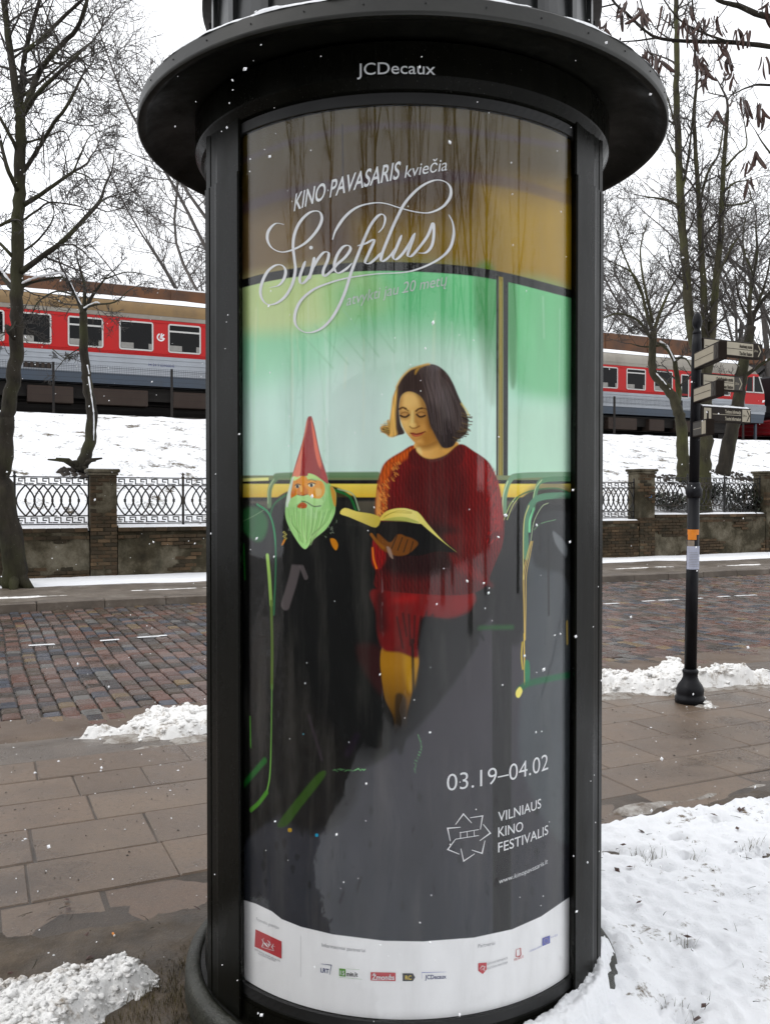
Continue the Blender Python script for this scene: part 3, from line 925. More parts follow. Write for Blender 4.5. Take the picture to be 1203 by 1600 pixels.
def paint_poster():
    gx, gy = np.meshgrid(np.arange(PW)+0.5, np.arange(PH)+0.5)
    ART[:] = ink((33, 30, 34))
    # ceiling of the bus
    fill([(360, 160), (910, 160), (910, 470), (640, 425), (360, 450)], (98, 91, 77), 3, 1, False, (92, 80, 38), ((640, 200), (640, 420)), veil=0.07)
    fill([(760, 300), (910, 300), (910, 470), (770, 440)], (160, 132, 24), 60, 0.9, False, veil=0.05)
    fill([(560, 350), (800, 330), (800, 440), (560, 430)], (140, 118, 36), 50, 0.7, False, veil=0.05)
    fill([(380, 340), (460, 330), (520, 420), (380, 440)], (140, 122, 92), 40, 0.5, False, veil=0.06)
    line([(370, 330), (460, 300), (640, 276), (780, 283), (900, 315)], 15, (80, 72, 88), 6, 0.4, veil=0.05)
    line([(370, 255), (480, 215), (640, 196), (900, 232)], 8, (88, 78, 98), 7, 0.35, veil=0.05)
    line([(535, 195), (536, 275)], 2.5, (66, 56, 50), 1.2, 0.8)
    # window with green glass
    fill([(360, 450), (500, 424), (640, 418), (776, 432), (910, 462), (910, 752), (360, 752)], (122, 192, 138), 2, 1, False, (176, 216, 196), ((640, 450), (640, 640)), veil=0.06)
    fill([(370, 440), (560, 420), (600, 490), (370, 520)], (206, 200, 140), 26, 0.6, veil=0.06)
    fill([(520, 440), (700, 430), (770, 480), (700, 560), (560, 560)], (104, 180, 124), 45, 0.65, veil=0.06)
    fill([(740, 430), (776, 430), (776, 620), (756, 600)], (62, 120, 72), 9, 0.6, veil=0.06)
    fill([(795, 450), (900, 470), (900, 620), (800, 600)], (118, 182, 132), 28, 0.8, veil=0.06)
    fill([(795, 640), (900, 640), (900, 745), (795, 745)], (176, 208, 184), 30, 0.8, veil=0.06)
    fill([(794, 445), (806, 448), (806, 590), (796, 590)], (56, 112, 66), 5, 0.6, veil=0.06)
    fill([(380, 620), (580, 600), (580, 745), (380, 745)], (200, 228, 212), 40, 0.5, veil=0.06)
    fill([(520, 560), (640, 520), (760, 560), (770, 740), (520, 740)], (206, 226, 212), 55, 0.6, veil=0.06)
    for q in range(26):
        xx = 384+RNG.random()*500; ya = 455+RNG.random()*140; ln = 40+RNG.random()*170
        line([(xx, ya), (xx+RNG.normal()*2, ya+ln)], 1.5+RNG.random()*4, [(150, 200, 160), (208, 230, 210), (226, 226, 190)][q % 3], 2.5, 0.16, False, veil=0.06)
    for q in range(5):
        line([(470+22*q, 520-12*q), (520+24*q, 575-6*q)], 2.0, (140, 186, 150), 2.5, 0.45, False, veil=0.06)
    # dark rail of the window, uprights
    line([(360, 448), (440, 429), (560, 417), (680, 419), (780, 431), (910, 464)], 12, (60, 46, 46), 1.5, veil=0.06)
    fill([(775, 432), (779, 432), (778, 752), (775, 752)], (34, 27, 24), 1.2, 1, False)
    fill([(779, 432), (786, 433), (786, 780), (778, 780)], (128, 116, 52), 1.2, 1, False)
    fill([(786, 433), (794, 434), (793, 752), (786, 752)], (30, 24, 20), 1.2, 1, False)
    line([(782, 440), (781.5, 770)], 1.0, (172, 156, 84), 0.8, 0.8, False)
    # sill
    fill([(360, 743), (910, 743), (910, 751), (360, 751)], (118, 128, 96), 1.5, 1, False)
    fill([(360, 750), (910, 750), (910, 757), (360, 757)], (44, 34, 24), 1.2, 1, False)
    fill([(360, 756), (910, 756), (910, 778), (360, 778)], (222, 196, 96), 1.2, 1, False, (206, 170, 72), ((640, 756), (640, 778)))
    fill([(360, 748), (420, 746), (420, 751), (360, 753)], (236, 222, 140), 1.2, 1, False)
    fill([(360, 777), (910, 777), (910, 784), (360, 784)], (52, 32, 22), 1.5, 1, False)
    fill([(360, 783), (910, 783), (910, 830), (360, 830)], (92, 88, 80), 3, 1, False, (36, 34, 34), ((640, 785), (640, 830)))
    fill([(360, 820), (910, 820), (910, 1480), (360, 1480)], (34, 31, 34), 10, 1, False)
    # reflected snowy ground painted into the print, in place of the bus floor
    reflection_tex = lambda x, y: 0.75+0.5*fbm(x/70, y/110, 5, 3)
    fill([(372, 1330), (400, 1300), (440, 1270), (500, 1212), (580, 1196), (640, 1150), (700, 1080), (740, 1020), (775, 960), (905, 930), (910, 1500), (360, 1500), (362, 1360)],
         (80, 78, 81), 7, 1, True, (74, 75, 78), ((700, 1050), (600, 1420)), reflection_tex, veil=0.05)
    fill([(800, 800), (900, 790), (900, 1300), (815, 1200), (818, 1000)], (86, 90, 92), 10, 0.75, tex=reflection_tex, veil=0.05)
    for q in range(60):
        xx = 380+RNG.random()*500; yy = 1240+RNG.random()*200
        if xx < 520 or RNG.random() < 0.35:
            fill([(xx, yy-3-RNG.random()*6), (xx+2+RNG.random()*4, yy), (xx+1, yy+4+RNG.random()*9), (xx-3, yy+1)], (58, 54, 62), 2.2, 0.5)
    # dark upright of the bus by the right seat
    fill([(768, 800), (800, 800), (798, 1480), (770, 1480)], (27, 22, 32), 2, 0.95, False)
    fill([(783, 1090), (797, 1090), (797, 1300), (785, 1300)], (38, 42, 32), 4, 0.7, False)
    # seats behind, right
    fill([(786, 1000), (788, 850), (800, 800), (826, 770), (868, 764), (900, 775), (900, 800), (850, 800), (826, 840), (818, 900), (816, 980)], (18, 44, 36), 2, 0.95)
    fill([(788, 840), (820, 820), (818, 990), (788, 990)], (26, 36, 40), 8, 0.8)
    line([(788, 806), (800, 784), (826, 768), (868, 763), (892, 772)], 2.2, (60, 104, 74), 1, 0.9)
    for off in (0, 5):
        line([(787+off, 812), (796+off, 790), (806+off, 776)], 1.2, (190, 196, 120), 0.8, 0.8)
    line([(787, 800), (789, 772), (797, 750), (815, 743), (905, 741)], 7.5, (112, 146, 118), 1.2)
    line([(784.5, 800), (786, 774), (793, 752)], 1.8, (188, 206, 160), 0.9, 0.9)
    line([(833, 795), (838, 765), (850, 750), (905, 748)], 7, (92, 130, 100), 1.2)
    line([(831, 790), (836, 764), (846, 750)], 1.6, (180, 200, 150), 0.9, 0.8)
    line([(822, 870), (822, 815), (830, 788), (850, 776), (905, 774)], 9, (88, 130, 104), 1.5)
    line([(827, 830), (828, 812), (834, 795)], 4, (128, 214, 156), 1.6, 0.9)
    line([(817.5, 905), (818, 820), (826, 790)], 1.6, (196, 190, 120), 0.8)
    fill([(832, 800), (850, 788), (900, 786), (900, 960), (880, 900), (834, 880)], (24, 26, 44), 8, 0.75)
    line([(829, 845), (834, 815), (846, 792), (856, 786)], 1.1, (176, 196, 150), 0.7, 0.8)
    line([(834, 828), (845, 818), (868, 812)], 1.1, (110, 150, 110), 0.7, 0.8)
    for off in (0, 2.2, 5):
        line([(829+off*.6, 846), (822+off, 872), (817+off, 900), (818+off*.7, 945), (819+off*.3, 1000)], 1.2, (206, 176, 98), 0.7, 0.9)
    line([(818.5, 990), (819.5, 1070)], 1.8, (216, 186, 84), 0.8)
    line([(816, 1004), (814.5, 1025), (816.5, 1045)], 3, (196, 172, 70), 1.2, 0.8)
    fill([(820, 1034), (827, 1036), (827, 1066), (820, 1070)], (66, 122, 92), 1.5)
    line([(810, 1078), (826, 1068), (860, 1060), (905, 1052)], 9, (48, 104, 78), 3.5, 0.85)
    fill([(806, 1080), (812, 1073), (816, 1080), (811, 1090), (806, 1088)], (228, 206, 110), 1.2)
    line([(856, 820), (857, 960)], 5, (28, 46, 50), 1.5, 0.85)
    line([(843, 800), (844, 862)], 3.5, (26, 36, 46), 1.2, 0.8)
    fill([(864, 830), (884, 850), (884, 870), (868, 850)], (132, 136, 138), 4, 0.5)
    line([(885.5, 972), (886, 1005)], 5, (186, 160, 90), 2, 0.8)
    line([(740, 981), (800, 980)], 6, (24, 96, 64), 4, 0.7)
    # seat of the gnome and the seat in front of it
    fill([(419, 1000), (419, 800), (430, 780), (460, 764), (510, 758), (545, 772), (560, 800), (562, 1000)], (20, 33, 28), 2, 0.95)
    fill([(424, 830), (556, 830), (556, 1250), (424, 1250)], (25, 22, 24), 14, 0.95)
    line([(420, 815), (428, 789), (446, 774), (462, 767)], 3, (48, 108, 76), 1.2, 0.9)
    line([(524, 766), (546, 776), (556, 797)], 3.4, (26, 106, 70), 1.2, 0.95)
    line([(528, 764), (551, 772), (561, 797)], 2.0, (150, 170, 140), 1, 0.8)
    line([(421, 790), (422, 764), (431, 748), (447, 743), (590, 742)], 8, (104, 130, 98), 2.2, 0.95)
    line([(419, 786), (420, 764), (428, 749)], 2, (170, 190, 150), 1, 0.7)
    fill([(372, 800), (395, 786), (415, 796), (426, 822), (431, 870), (431, 1010), (372, 1030)], (28, 42, 40), 3, 0.95)
    fill([(376, 800), (400, 792), (418, 812), (414, 838), (400, 846), (378, 826)], (70, 112, 78), 6, 0.85)
    line([(402, 788), (420, 802), (429, 832), (431, 880), (428, 960)], 3.2, (66, 142, 98), 1.3, 0.95)
    line([(381, 850), (383, 905)], 3.4, (62, 128, 66), 1.4, 0.8)
    line([(379, 815), (397, 806), (412, 797)], 1, (130, 160, 120), 0.8, 0.7)
    line([(418, 868), (421, 900), (424, 945)], 6.0, (158, 196, 104), 1.8, 0.95)
    line([(424, 940), (425.5, 1010), (425, 1075)], 5.0, (112, 138, 70), 1.6, 0.9)
    line([(425, 1070), (424, 1150), (422, 1210), (417, 1238)], 2.6, (110, 156, 84), 1.2, 0.95)
    line([(417, 1238), (405, 1254), (392, 1266)], 6.0, (84, 132, 66), 2.0, 0.95)
    line([(391, 1120), (392, 1168)], 3.2, (88, 136, 72), 1.2, 0.9)
    fill([(376, 1170), (392, 1168), (412, 1186), (378, 1232)], (16, 44, 48), 5, 0.85)
    line([(376, 1232), (395, 1210), (414, 1188)], 8, (40, 106, 66), 3.5, 0.9)
    fill([(498, 1208), (508, 1212), (470, 1262), (448, 1290), (434, 1288), (462, 1250)], (72, 92, 58), 3, 0.85)
    line([(482, 1118), (492, 1150), (503, 1186)], 4.5, (74, 70, 74), 3, 0.6)
    line([(543, 1178), (558, 1150)], 9, (66, 62, 68), 4, 0.5)
    fill([(424, 880), (462, 880), (456, 1190), (428, 1200)], (44, 30, 30), 16, 0.6)
    line([(468, 860), (458, 905), (446, 945)], 15, (104, 98, 98), 2.5, 0.7)  # grey A shape of a reflection, painted into the print
    line([(462, 862), (478, 902)], 7, (104, 98, 98), 1.6, 0.7)
    for (x_, y_, w_, c_) in ((474, 1147, 2, (90, 140, 150)), (453, 1297, 5, (170, 140, 50)), (495, 1305, 4, (60, 140, 170))):
        fill([(x_-w_/2, y_-w_/2), (x_+w_/2, y_-w_/2), (x_+w_/2, y_+w_/2), (x_-w_/2, y_+w_/2)], c_, 1, 0.9)
    for q in range(14):
        line([(520+q*3.6+RNG.normal(), 1203+RNG.normal()*1.5), (524+q*3.6, 1203+RNG.normal()*1.5)], 1.2, (130, 200, 130), 0.9, 0.2+0.5*(q > 9), False)
        yy = 1148+q*4.4
        line([(652+5*math.sin(q*.4)+RNG.normal()*1.2, yy), (654+5*math.sin(q*.4), yy+2)], 1.1, (120, 196, 126), 0.9, 0.10+0.5*RNG.random(), False)
    # garden gnome
    G = lambda p: zz(p, 420, 640, 6.665)
    fill(G([(205, 1130), (290, 1240), (500, 1260), (690, 1120), (760, 1300), (720, 1470), (560, 1600), (200, 1600), (130, 1400)]), (28, 22, 20), 3)
    for q in range(40):
        ang = RNG.random()*3.1
        c = G([(450+240*math.cos(ang)+RNG.normal()*22, 1180+170*math.sin(ang)*0.9+RNG.normal()*22)])[0]
        line([c, (c[0]+RNG.normal()*2.2, c[1]+RNG.normal()*2.2)], 1.0, [(70, 84, 62), (40, 46, 38), (150, 160, 140)][q % 3], 0.8, 0.6, False)
    fill(G([(640, 1345), (690, 1350), (722, 1410), (700, 1465), (660, 1420)]), (186, 124, 60), 1.2)
    fill(G([(160, 1350), (175, 1360), (150, 1405), (132, 1410)]), (196, 130, 50), 1.2)
    for q in range(6):
        c = G([(150+q % 3*12, 1280+q*14)])[0]
        line([c, (c[0]+2, c[1]-1.5)], 1.2, (214, 204, 120), 0.8, 0.9, False)
    fill(G([(400, 660), (560, 720), (640, 780), (700, 870), (695, 1000), (680, 1100), (600, 1240), (460, 1360), (400, 1440), (365, 1448), (310, 1390), (220, 1240), (175, 1110), (180, 960), (215, 810), (250, 680)]),
         (150, 196, 128), 1.2, 1, True, (168, 214, 140), (G([(400, 900)])[0], G([(380, 1400)])[0]))
    fill(G([(250, 690), (285, 690), (245, 800), (225, 960), (205, 1010), (180, 1000), (195, 880)]), (206, 212, 206), 2, 0.85)
    fill(G([(575, 745), (640, 790), (690, 870), (690, 1000), (650, 1080), (620, 900)]), (132, 182, 112), 3, 0.8)
    fill(G([(640, 800), (680, 830), (700, 900), (695, 1010), (668, 960)]), (196, 140, 74), 1.5, 0.95)
    fill(G([(275, 700), (370, 690), (440, 735), (540, 740), (582, 800), (575, 880), (520, 930), (440, 905), (400, 880), (300, 885), (232, 925), (245, 800)]), (206, 134, 50), 1.4, 1, True, (222, 152, 66), (G([(300, 720)])[0], G([(540, 860)])[0]))
    fill(G([(490, 820), (545, 830), (550, 880), (500, 900)]), (240, 190, 120), 3, 0.6)
    fill(G([(240, 850), (280, 850), (270, 900), (238, 915)]), (190, 96, 30), 3, 0.6)
    fill(G([(310, 800), (345, 780), (385, 810), (412, 850), (405, 885), (370, 895), (330, 890), (298, 880)]), (196, 120, 46), 1.4)
    fill(G([(325, 800), (345, 790), (350, 850), (330, 855)]), (240, 176, 92), 1.6, 0.8)
    line(G([(305, 884), (335, 898), (370, 890), (405, 880)]), 1.2, (120, 62, 20), 0.8, 0.8)
    for (cx, cy, rx) in ((300, 800, 22), (445, 788, 33)):
        fill(G([(cx-rx, cy), (cx, cy-20), (cx+rx, cy-4), (cx, cy+20)]), (234, 224, 190), 0.9)
        fill(G([(cx-14, cy-14), (cx+10, cy-16), (cx+12, cy+14), (cx-12, cy+15)]), (24, 18, 12), 0.9)
        line(G([(cx-rx-4, cy-10), (cx, cy-26), (cx+rx+8, cy-14)]), 1.0, (60, 36, 16), 0.7)
    line(G([(410, 735), (450, 728), (490, 745)]), 1.2, (140, 110, 50), 0.8, 0.8)
    fill(G([(265, 690), (310, 680), (330, 700), (290, 730), (262, 740)]), (190, 214, 140), 1.4)
    fill(G([(400, 680), (415, 665), (480, 680), (535, 715), (540, 740), (470, 715), (405, 725)]), (176, 206, 128), 1.4)
    fill(G([(205, 1010), (230, 930), (300, 895), (360, 905), (400, 890), (470, 925), (540, 930), (575, 960), (540, 1000), (470, 1005), (390, 960), (350, 950), (290, 985)]), (164, 206, 136), 1.6)
    line(G([(345, 955), (395, 965), (470, 1008), (540, 1002)]), 1.6, (70, 86, 54), 1.0, 0.8)
    fill(G([(300, 1000), (345, 965), (395, 985), (390, 1022), (340, 1030), (305, 1020)]), (176, 92, 48), 1.2)
    for q in range(26):
        f = q/25
        top = G([(205+f*460, 1060+RNG.normal()*30)])[0]; bot = G([(330+f*140+RNG.normal()*16, 1290+100*math.sin(f*3.1)+RNG.normal()*20)])[0]
        mid = ((top[0]*.6+bot[0]*.4)+(-3+6*f), top[1]*.5+bot[1]*.5)
        line([top, mid, bot], 1.0, [(116, 158, 92), (196, 226, 164), (98, 136, 80)][q % 3], 0.9, 0.55)
    fill(G([(432, 70), (450, 85), (480, 200), (530, 450), (590, 650), (620, 770), (560, 735), (480, 680), (415, 662), (400, 690), (330, 690), (262, 690), (245, 690), (300, 500), (360, 300), (400, 100)]), (146, 18, 26), 1.2, k=4)
    fill(G([(405, 110), (395, 200), (365, 330), (345, 500), (325, 690), (262, 690), (250, 680), (310, 500), (370, 270), (392, 140)]), (226, 128, 104), 2.2, 0.9, k=4)
    fill(G([(450, 85), (470, 180), (500, 330), (555, 600), (520, 590), (480, 440), (455, 250), (440, 120)]), (226, 112, 88), 1.6, 0.9, k=4)
    fill(G([(540, 590), (590, 650), (612, 750), (560, 725)]), (168, 24, 34), 1.6, 0.8)
    line(G([(436, 74), (478, 200), (528, 440), (590, 640)]), 0.8, (90, 20, 24), 0.8, 0.8)
    # reader: legs, skirt
    W5 = lambda p: zz(p, 520, 780, 4.296)
    W6 = lambda p: zz(p, 560, 860, 3.538)
    W4 = lambda p: zz(p, 560, 540, 3.538)
    WF = lambda p: zz(p, 590, 560, 7.076)
    fill(W6([(0, 520), (120, 540), (150, 700), (130, 800), (40, 680), (0, 600)]), (74, 48, 30), 8, 0.8)
    fill(W6([(135, 530), (330, 570), (322, 680), (300, 780), (270, 900), (250, 1080), (205, 1080), (195, 930), (140, 790)]), (152, 112, 24), 2, 1, True, (58, 42, 28), (W6([(230, 640)])[0], W6([(230, 1000)])[0]))
    fill(W6([(250, 560), (328, 580), (305, 760), (270, 760)]), (176, 136, 44), 6, 0.7)
    fill(W6([(205, 800), (262, 820), (262, 1000), (246, 1120), (215, 1110), (205, 960)]), (40, 32, 30), 4, 0.8)
    sk = lambda x, y: 0.72+0.6*fbm(x/16+y/40, y/26, 4, 9)
    fill(W5([(250, 630), (330, 600), (540, 620), (800, 590), (930, 610), (960, 680), (930, 760), (820, 810), (700, 800), (600, 800), (590, 900), (572, 1060), (450, 1030), (340, 1012), (300, 900), (290, 760)]), (106, 16, 16), 4, 1, True, (124, 16, 14), (W5([(350, 900)])[0], W5([(700, 660)])[0]), sk)
    fill(W5([(420, 660), (540, 640), (560, 680), (430, 700)]), (160, 34, 22), 9, 0.6)
    fill(W5([(290, 640), (340, 640), (360, 860), (300, 880)]), (60, 12, 18), 10, 0.7)
    fill(W5([(600, 800), (760, 800), (900, 760), (960, 690), (1000, 760), (960, 900), (870, 1000), (700, 1080), (580, 1060)]), (34, 26, 32), 6, 0.97)
    for q in range(7):
        a_ = W5([(430+q*40, 770+RNG.normal()*15)])[0]; b_ = W5([(470+q*25, 960+RNG.normal()*30)])[0]
        line([a_, b_], 2.5, (58, 10, 14), 2.2, 0.7, False)
    for q in range(9):  # dripping fringe of the tree reflection, painted into the print below the skirt
        xx = 645+q*14+RNG.normal()*3
        line([(xx, 1000), (xx+RNG.normal()*1.5, 1095-q*13+RNG.normal()*12)], 3+RNG.random()*7, (32, 26, 32), 2.0, 0.85, False)
    # sweater
    def knit(x, y):
        xx = x+5*(fbm(x/60, y/60, 2, 5)-.5)*2
        col_ = np.floor(xx/6.5)
        rib = np.abs(np.sin(xx/6.5*math.pi))
        loop_ = 0.5+0.5*np.sin(y/2.9+col_*2.1+1.6*np.sin(xx/6.5*2*math.pi))
        return 0.50+0.45*rib*loop_+0.30*rib+0.35*(fbm(x/26, y/34, 4, 6)-.3)
    fill(W4([(315, 552), (232, 590), (150, 645), (118, 715), (100, 800), (95, 920), (85, 1050), (70, 1180), (95, 1250), (100, 1340), (300, 1370), (560, 1380), (690, 1340), (740, 1240), (800, 1080), (800, 950), (780, 790), (745, 690), (710, 635), (640, 585), (560, 545), (480, 620), (390, 640)]),
         (120, 16, 22), 1.6, 1, True, (96, 12, 18), (W4([(600, 640)])[0], W4([(420, 1250)])[0]), knit)
    fill(W4([(300, 660), (540, 640), (600, 760), (560, 950), (420, 1000), (300, 900), (250, 780)]), (86, 20, 28), 16, 0.7, tex=knit)
    fill(W4([(300, 1000), (540, 1010), (560, 1180), (420, 1280), (200, 1270), (130, 1200)]), (58, 12, 18), 14, 0.8, tex=knit)
    fill(W4([(680, 640), (750, 700), (785, 830), (795, 1000), (740, 1010), (720, 850), (650, 720)]), (146, 18, 24), 9, 0.7, tex=knit)
    fill(W4([(470, 1050), (620, 1040), (760, 1090), (780, 1130), (700, 1180), (560, 1160)]), (112, 18, 22), 8, 0.6, tex=knit)
    fill(W4([(505, 1150), (600, 1200), (690, 1270), (740, 1330), (640, 1290), (540, 1230)]), (130, 26, 22), 8, 0.6, tex=knit)
    fill(W4([(310, 556), (235, 592), (150, 648), (120, 715), (104, 800), (98, 930), (150, 910), (165, 780), (190, 680), (300, 600)]), (206, 104, 56), 5, 0.7, tex=knit)
    fill(W4([(105, 800), (98, 930), (125, 960), (120, 850)]), (240, 160, 96), 3, 0.6)
    fill(W4([(85, 1070), (130, 1090), (150, 1180), (110, 1240), (75, 1190)]), (150, 34, 20), 4, 0.7, tex=knit)
    line(W4([(78, 1120), (84, 1180), (100, 1230)]), 2.5, (250, 120, 60), 1.5, 0.8)
    for q in range(120):
        f = RNG.random()
        c = W4([(112+50*RNG.random()+70*(1-f)*(f < .35), 640+f*300)])[0]
        line([c, (c[0]+2.4, c[1]+3.2)], 1.6, [(236, 150, 84), (100, 24, 20)][q % 2], 1.0, 0.45, False)
    for q in range(60):
        f = RNG.random()
        c = W4([(715+60*RNG.random(), 680+f*420)])[0]
        line([c, (c[0]-2.0, c[1]+3.4)], 1.5, [(176, 26, 30), (66, 8, 14)][q % 2], 1.0, 0.55, False)
    # neck, face
    fill(WF([(420, 930), (640, 860), (720, 940), (850, 915), (892, 962), (800, 1050), (660, 1112), (540, 1120), (460, 1070), (415, 1010)]), (214, 166, 96), 1.6, 1, True, (188, 138, 70), (WF([(480, 1000)])[0], WF([(760, 1000)])[0]), veil=0.02)
    fill(WF([(440, 950), (640, 885), (690, 940), (560, 1000), (470, 995)]), (128, 86, 44), 7, 0.8, veil=0.02)
    fill(WF([(430, 1000), (465, 990), (490, 1050), (470, 1055)]), (240, 208, 146), 4, 0.5, veil=0.02)
    fill(WF([(700, 980), (860, 930), (880, 960), (760, 1050)]), (208, 158, 84), 6, 0.6, veil=0.02)
    fill(WF([(412, 990), (432, 1030), (480, 1075), (550, 1106), (640, 1106), (760, 1060), (890, 955), (960, 1010), (900, 1180), (600, 1200), (380, 1180), (340, 1060)]), (96, 20, 28), 2.0, 0.97, tex=knit)
    fill(WF([(350, 355), (450, 380), (530, 480), (570, 600), (600, 720), (655, 880), (600, 930), (520, 962), (446, 956), (392, 912), (335, 850), (278, 755), (246, 650), (236, 550), (250, 440), (290, 372)]), (206, 164, 98), 1.6, 1, True, (164, 116, 60), (WF([(300, 600)])[0], WF([(580, 780)])[0]), veil=0.02)
    fill(WF([(300, 400), (400, 400), (440, 500), (350, 545), (270, 510)]), (216, 178, 112), 10, 0.6, veil=0.02)
    fill(WF([(235, 470), (275, 420), (268, 560), (256, 680), (238, 620)]), (150, 104, 58), 6, 0.7, veil=0.02)
    fill(WF([(270, 690), (340, 690), (350, 780), (310, 810), (285, 760)]), (226, 178, 108), 8, 0.7, veil=0.02)
    fill(WF([(440, 700), (560, 690), (640, 870), (560, 935), (470, 905), (500, 800)]), (152, 104, 50), 9, 0.6, veil=0.02)
    fill(WF([(450, 730), (520, 720), (540, 790), (490, 810)]), (196, 146, 82), 8, 0.6, veil=0.02)
    fill(WF([(395, 880), (470, 880), (500, 930), (440, 945), (405, 915)]), (212, 160, 92), 7, 0.6, veil=0.02)
    fill(WF([(440, 390), (520, 480), (560, 620), (600, 760), (560, 760), (510, 600), (470, 480)]), (110, 74, 42), 7, 0.7, veil=0.02)
    # eyes cast down
    for (ex, ey, w_, t_) in ((300, 628, 46, 4), (478, 626, 44, -6)):
        fill(WF([(ex-w_-4, ey-26), (ex, ey-50), (ex+w_+8, ey-24), (ex+w_, ey+16), (ex, ey+34), (ex-w_, ey+16)]), (132, 90, 52), 6.5, 0.75, veil=0.02)
        fill(WF([(ex-w_+8, ey-8), (ex, ey-24), (ex+w_-8, ey-10), (ex+w_-14, ey+6), (ex, ey+14), (ex-w_+14, ey+8)]), (186, 138, 84), 3.5, 0.7, veil=0.02)
        line(WF([(ex-w_-2, ey+t_), (ex-16, ey+19), (ex+14, ey+19), (ex+w_, ey-t_)]), 2.4, (38, 24, 16), 1.2, 0.95, veil=0.01)
        line(WF([(ex-w_+6, ey-20), (ex, ey-34), (ex+w_-4, ey-22)]), 0.9, (96, 60, 32), 1.2, 0.7, veil=0.02)
        fill(WF([(ex-w_+10, ey+32), (ex, ey+42), (ex+w_-10, ey+32), (ex, ey+54)]), (160, 114, 64), 4, 0.5, veil=0.02)
    line(WF([(240, 560), (276, 544), (312, 556)]), 2.6, (70, 44, 26), 1.3, 0.9, veil=0.01); line(WF([(300, 552), (338, 580)]), 1.6, (84, 54, 30), 1.3, 0.8, veil=0.01)
    line(WF([(424, 582), (452, 560), (490, 550)]), 2.4, (70, 44, 26), 1.3, 0.9, veil=0.01); line(WF([(480, 551), (530, 556), (552, 572)]), 1.6, (84, 54, 30), 1.3, 0.8, veil=0.01)
    # nose and mouth
    fill(WF([(376, 590), (396, 590), (400, 700), (384, 740), (358, 745), (364, 700)]), (232, 192, 124), 4, 0.75, veil=0.02)
    fill(WF([(404, 600), (424, 640), (462, 740), (440, 756), (414, 720)]), (150, 104, 56), 6, 0.65, veil=0.02)
    fill(WF([(352, 728), (384, 714), (420, 726), (408, 762), (372, 768)]), (222, 180, 110), 4, 0.8, veil=0.02)
    line(WF([(356, 752), (372, 768), (398, 772), (428, 766), (460, 748)]), 1.6, (110, 70, 36), 1.4, 0.8, veil=0.02)
    fill(WF([(366, 826), (398, 820), (424, 828), (470, 820), (518, 812), (486, 846), (432, 868), (388, 858)]), (158, 78, 56), 1.6, 0.95, veil=0.02)
    fill(WF([(390, 846), (440, 848), (470, 842), (436, 862)]), (190, 104, 76), 2.2, 0.7, veil=0.02)
    line(WF([(362, 826), (425, 838), (470, 830), (524, 810)]), 1.2, (78, 34, 26), 0.9, 0.9, veil=0.01)
    fill(WF([(385, 880), (430, 890), (475, 878), (430, 902)]), (138, 92, 48), 4, 0.6, veil=0.02)
    line(WF([(522, 806), (534, 818)]), 1.2, (120, 78, 44), 1.4, 0.7, veil=0.02)
    # hair
    hair = lambda x, y: 0.55+0.75*vnoise(x/2.0+3*fbm(x/40, y/60, 2, 4), y/46, 4)+0.25*vnoise(x/9, y/80, 7)
    fill(WF([(470, 78), (560, 62), (660, 80), (760, 158), (830, 270), (885, 400), (940, 520), (985, 620), (1000, 720), (975, 830), (880, 905), (840, 962), (790, 988), (730, 990), (695, 960), (660, 900), (620, 820), (580, 740), (556, 640), (530, 520), (480, 430), (420, 385), (350, 366), (290, 385), (250, 440), (236, 540), (240, 640), (260, 740), (296, 825), (230, 850), (160, 868), (115, 840), (130, 720), (150, 590), (168, 450), (205, 330), (260, 225), (345, 135), (410, 100)]),
         (66, 54, 50), 1.6, 1, True, (60, 52, 50), (WF([(400, 200)])[0], WF([(760, 800)])[0]), hair, veil=0.01)
    fill(WF([(360, 130), (440, 110), (520, 200), (480, 400), (400, 370), (330, 360), (260, 380), (280, 240)]), (44, 34, 32), 10, 0.6, tex=hair, veil=0.01)
    fill(WF([(560, 120), (660, 130), (700, 400), (640, 560), (590, 420)]), (98, 88, 88), 12, 0.5, tex=hair, veil=0.01)
    fill(WF([(700, 340), (790, 360), (820, 640), (740, 660), (700, 500)]), (100, 92, 92), 12, 0.5, tex=hair, veil=0.01)
    fill(WF([(560, 500), (660, 560), (680, 860), (640, 860), (590, 720)]), (40, 32, 32), 9, 0.6, tex=hair, veil=0.01)
    fill(WF([(690, 960), (740, 700), (800, 700), (850, 800), (845, 950), (790, 988), (730, 990)]), (36, 30, 32), 7, 0.6, tex=hair, veil=0.01)
    gold = lambda x, y: 0.62+0.7*vnoise(x/1.7, y/24, 8)
    fill(WF([(182, 400), (218, 326), (206, 480), (198, 620), (202, 760), (212, 842), (150, 872), (112, 838), (130, 720), (150, 590), (165, 450)]), (216, 168, 92), 3.2, 0.9, tex=gold, veil=0.02)
    fill(WF([(130, 690), (104, 690), (108, 735), (60, 738), (28, 768), (42, 804), (90, 838), (132, 852)]), (176, 130, 66), 2.0, 0.95, tex=gold, veil=0.02)
    fill(WF([(46, 776), (110, 772), (132, 804), (126, 838), (90, 820)]), (64, 44, 32), 2.4, 0.9, veil=0.01)
    for q in range(14):
        c = WF([(126, 706+q*10)])[0]; e = WF([(30+RNG.random()*60, 712+q*9+RNG.normal()*8)])[0]
        line([c, e], 0.8, [(230, 186, 108), (84, 56, 34)][q % 2], 0.9, 0.7, False)
    line(WF([(205, 320), (260, 220), (345, 132), (420, 100), (540, 64), (570, 64)]), 2.2, (206, 164, 84), 2.2, 0.8, veil=0.02)
    fill(WF([(420, 130), (470, 95), (540, 66), (570, 66), (500, 90), (450, 125), (415, 178)]), (186, 142, 64), 2.6, 0.8, veil=0.02)
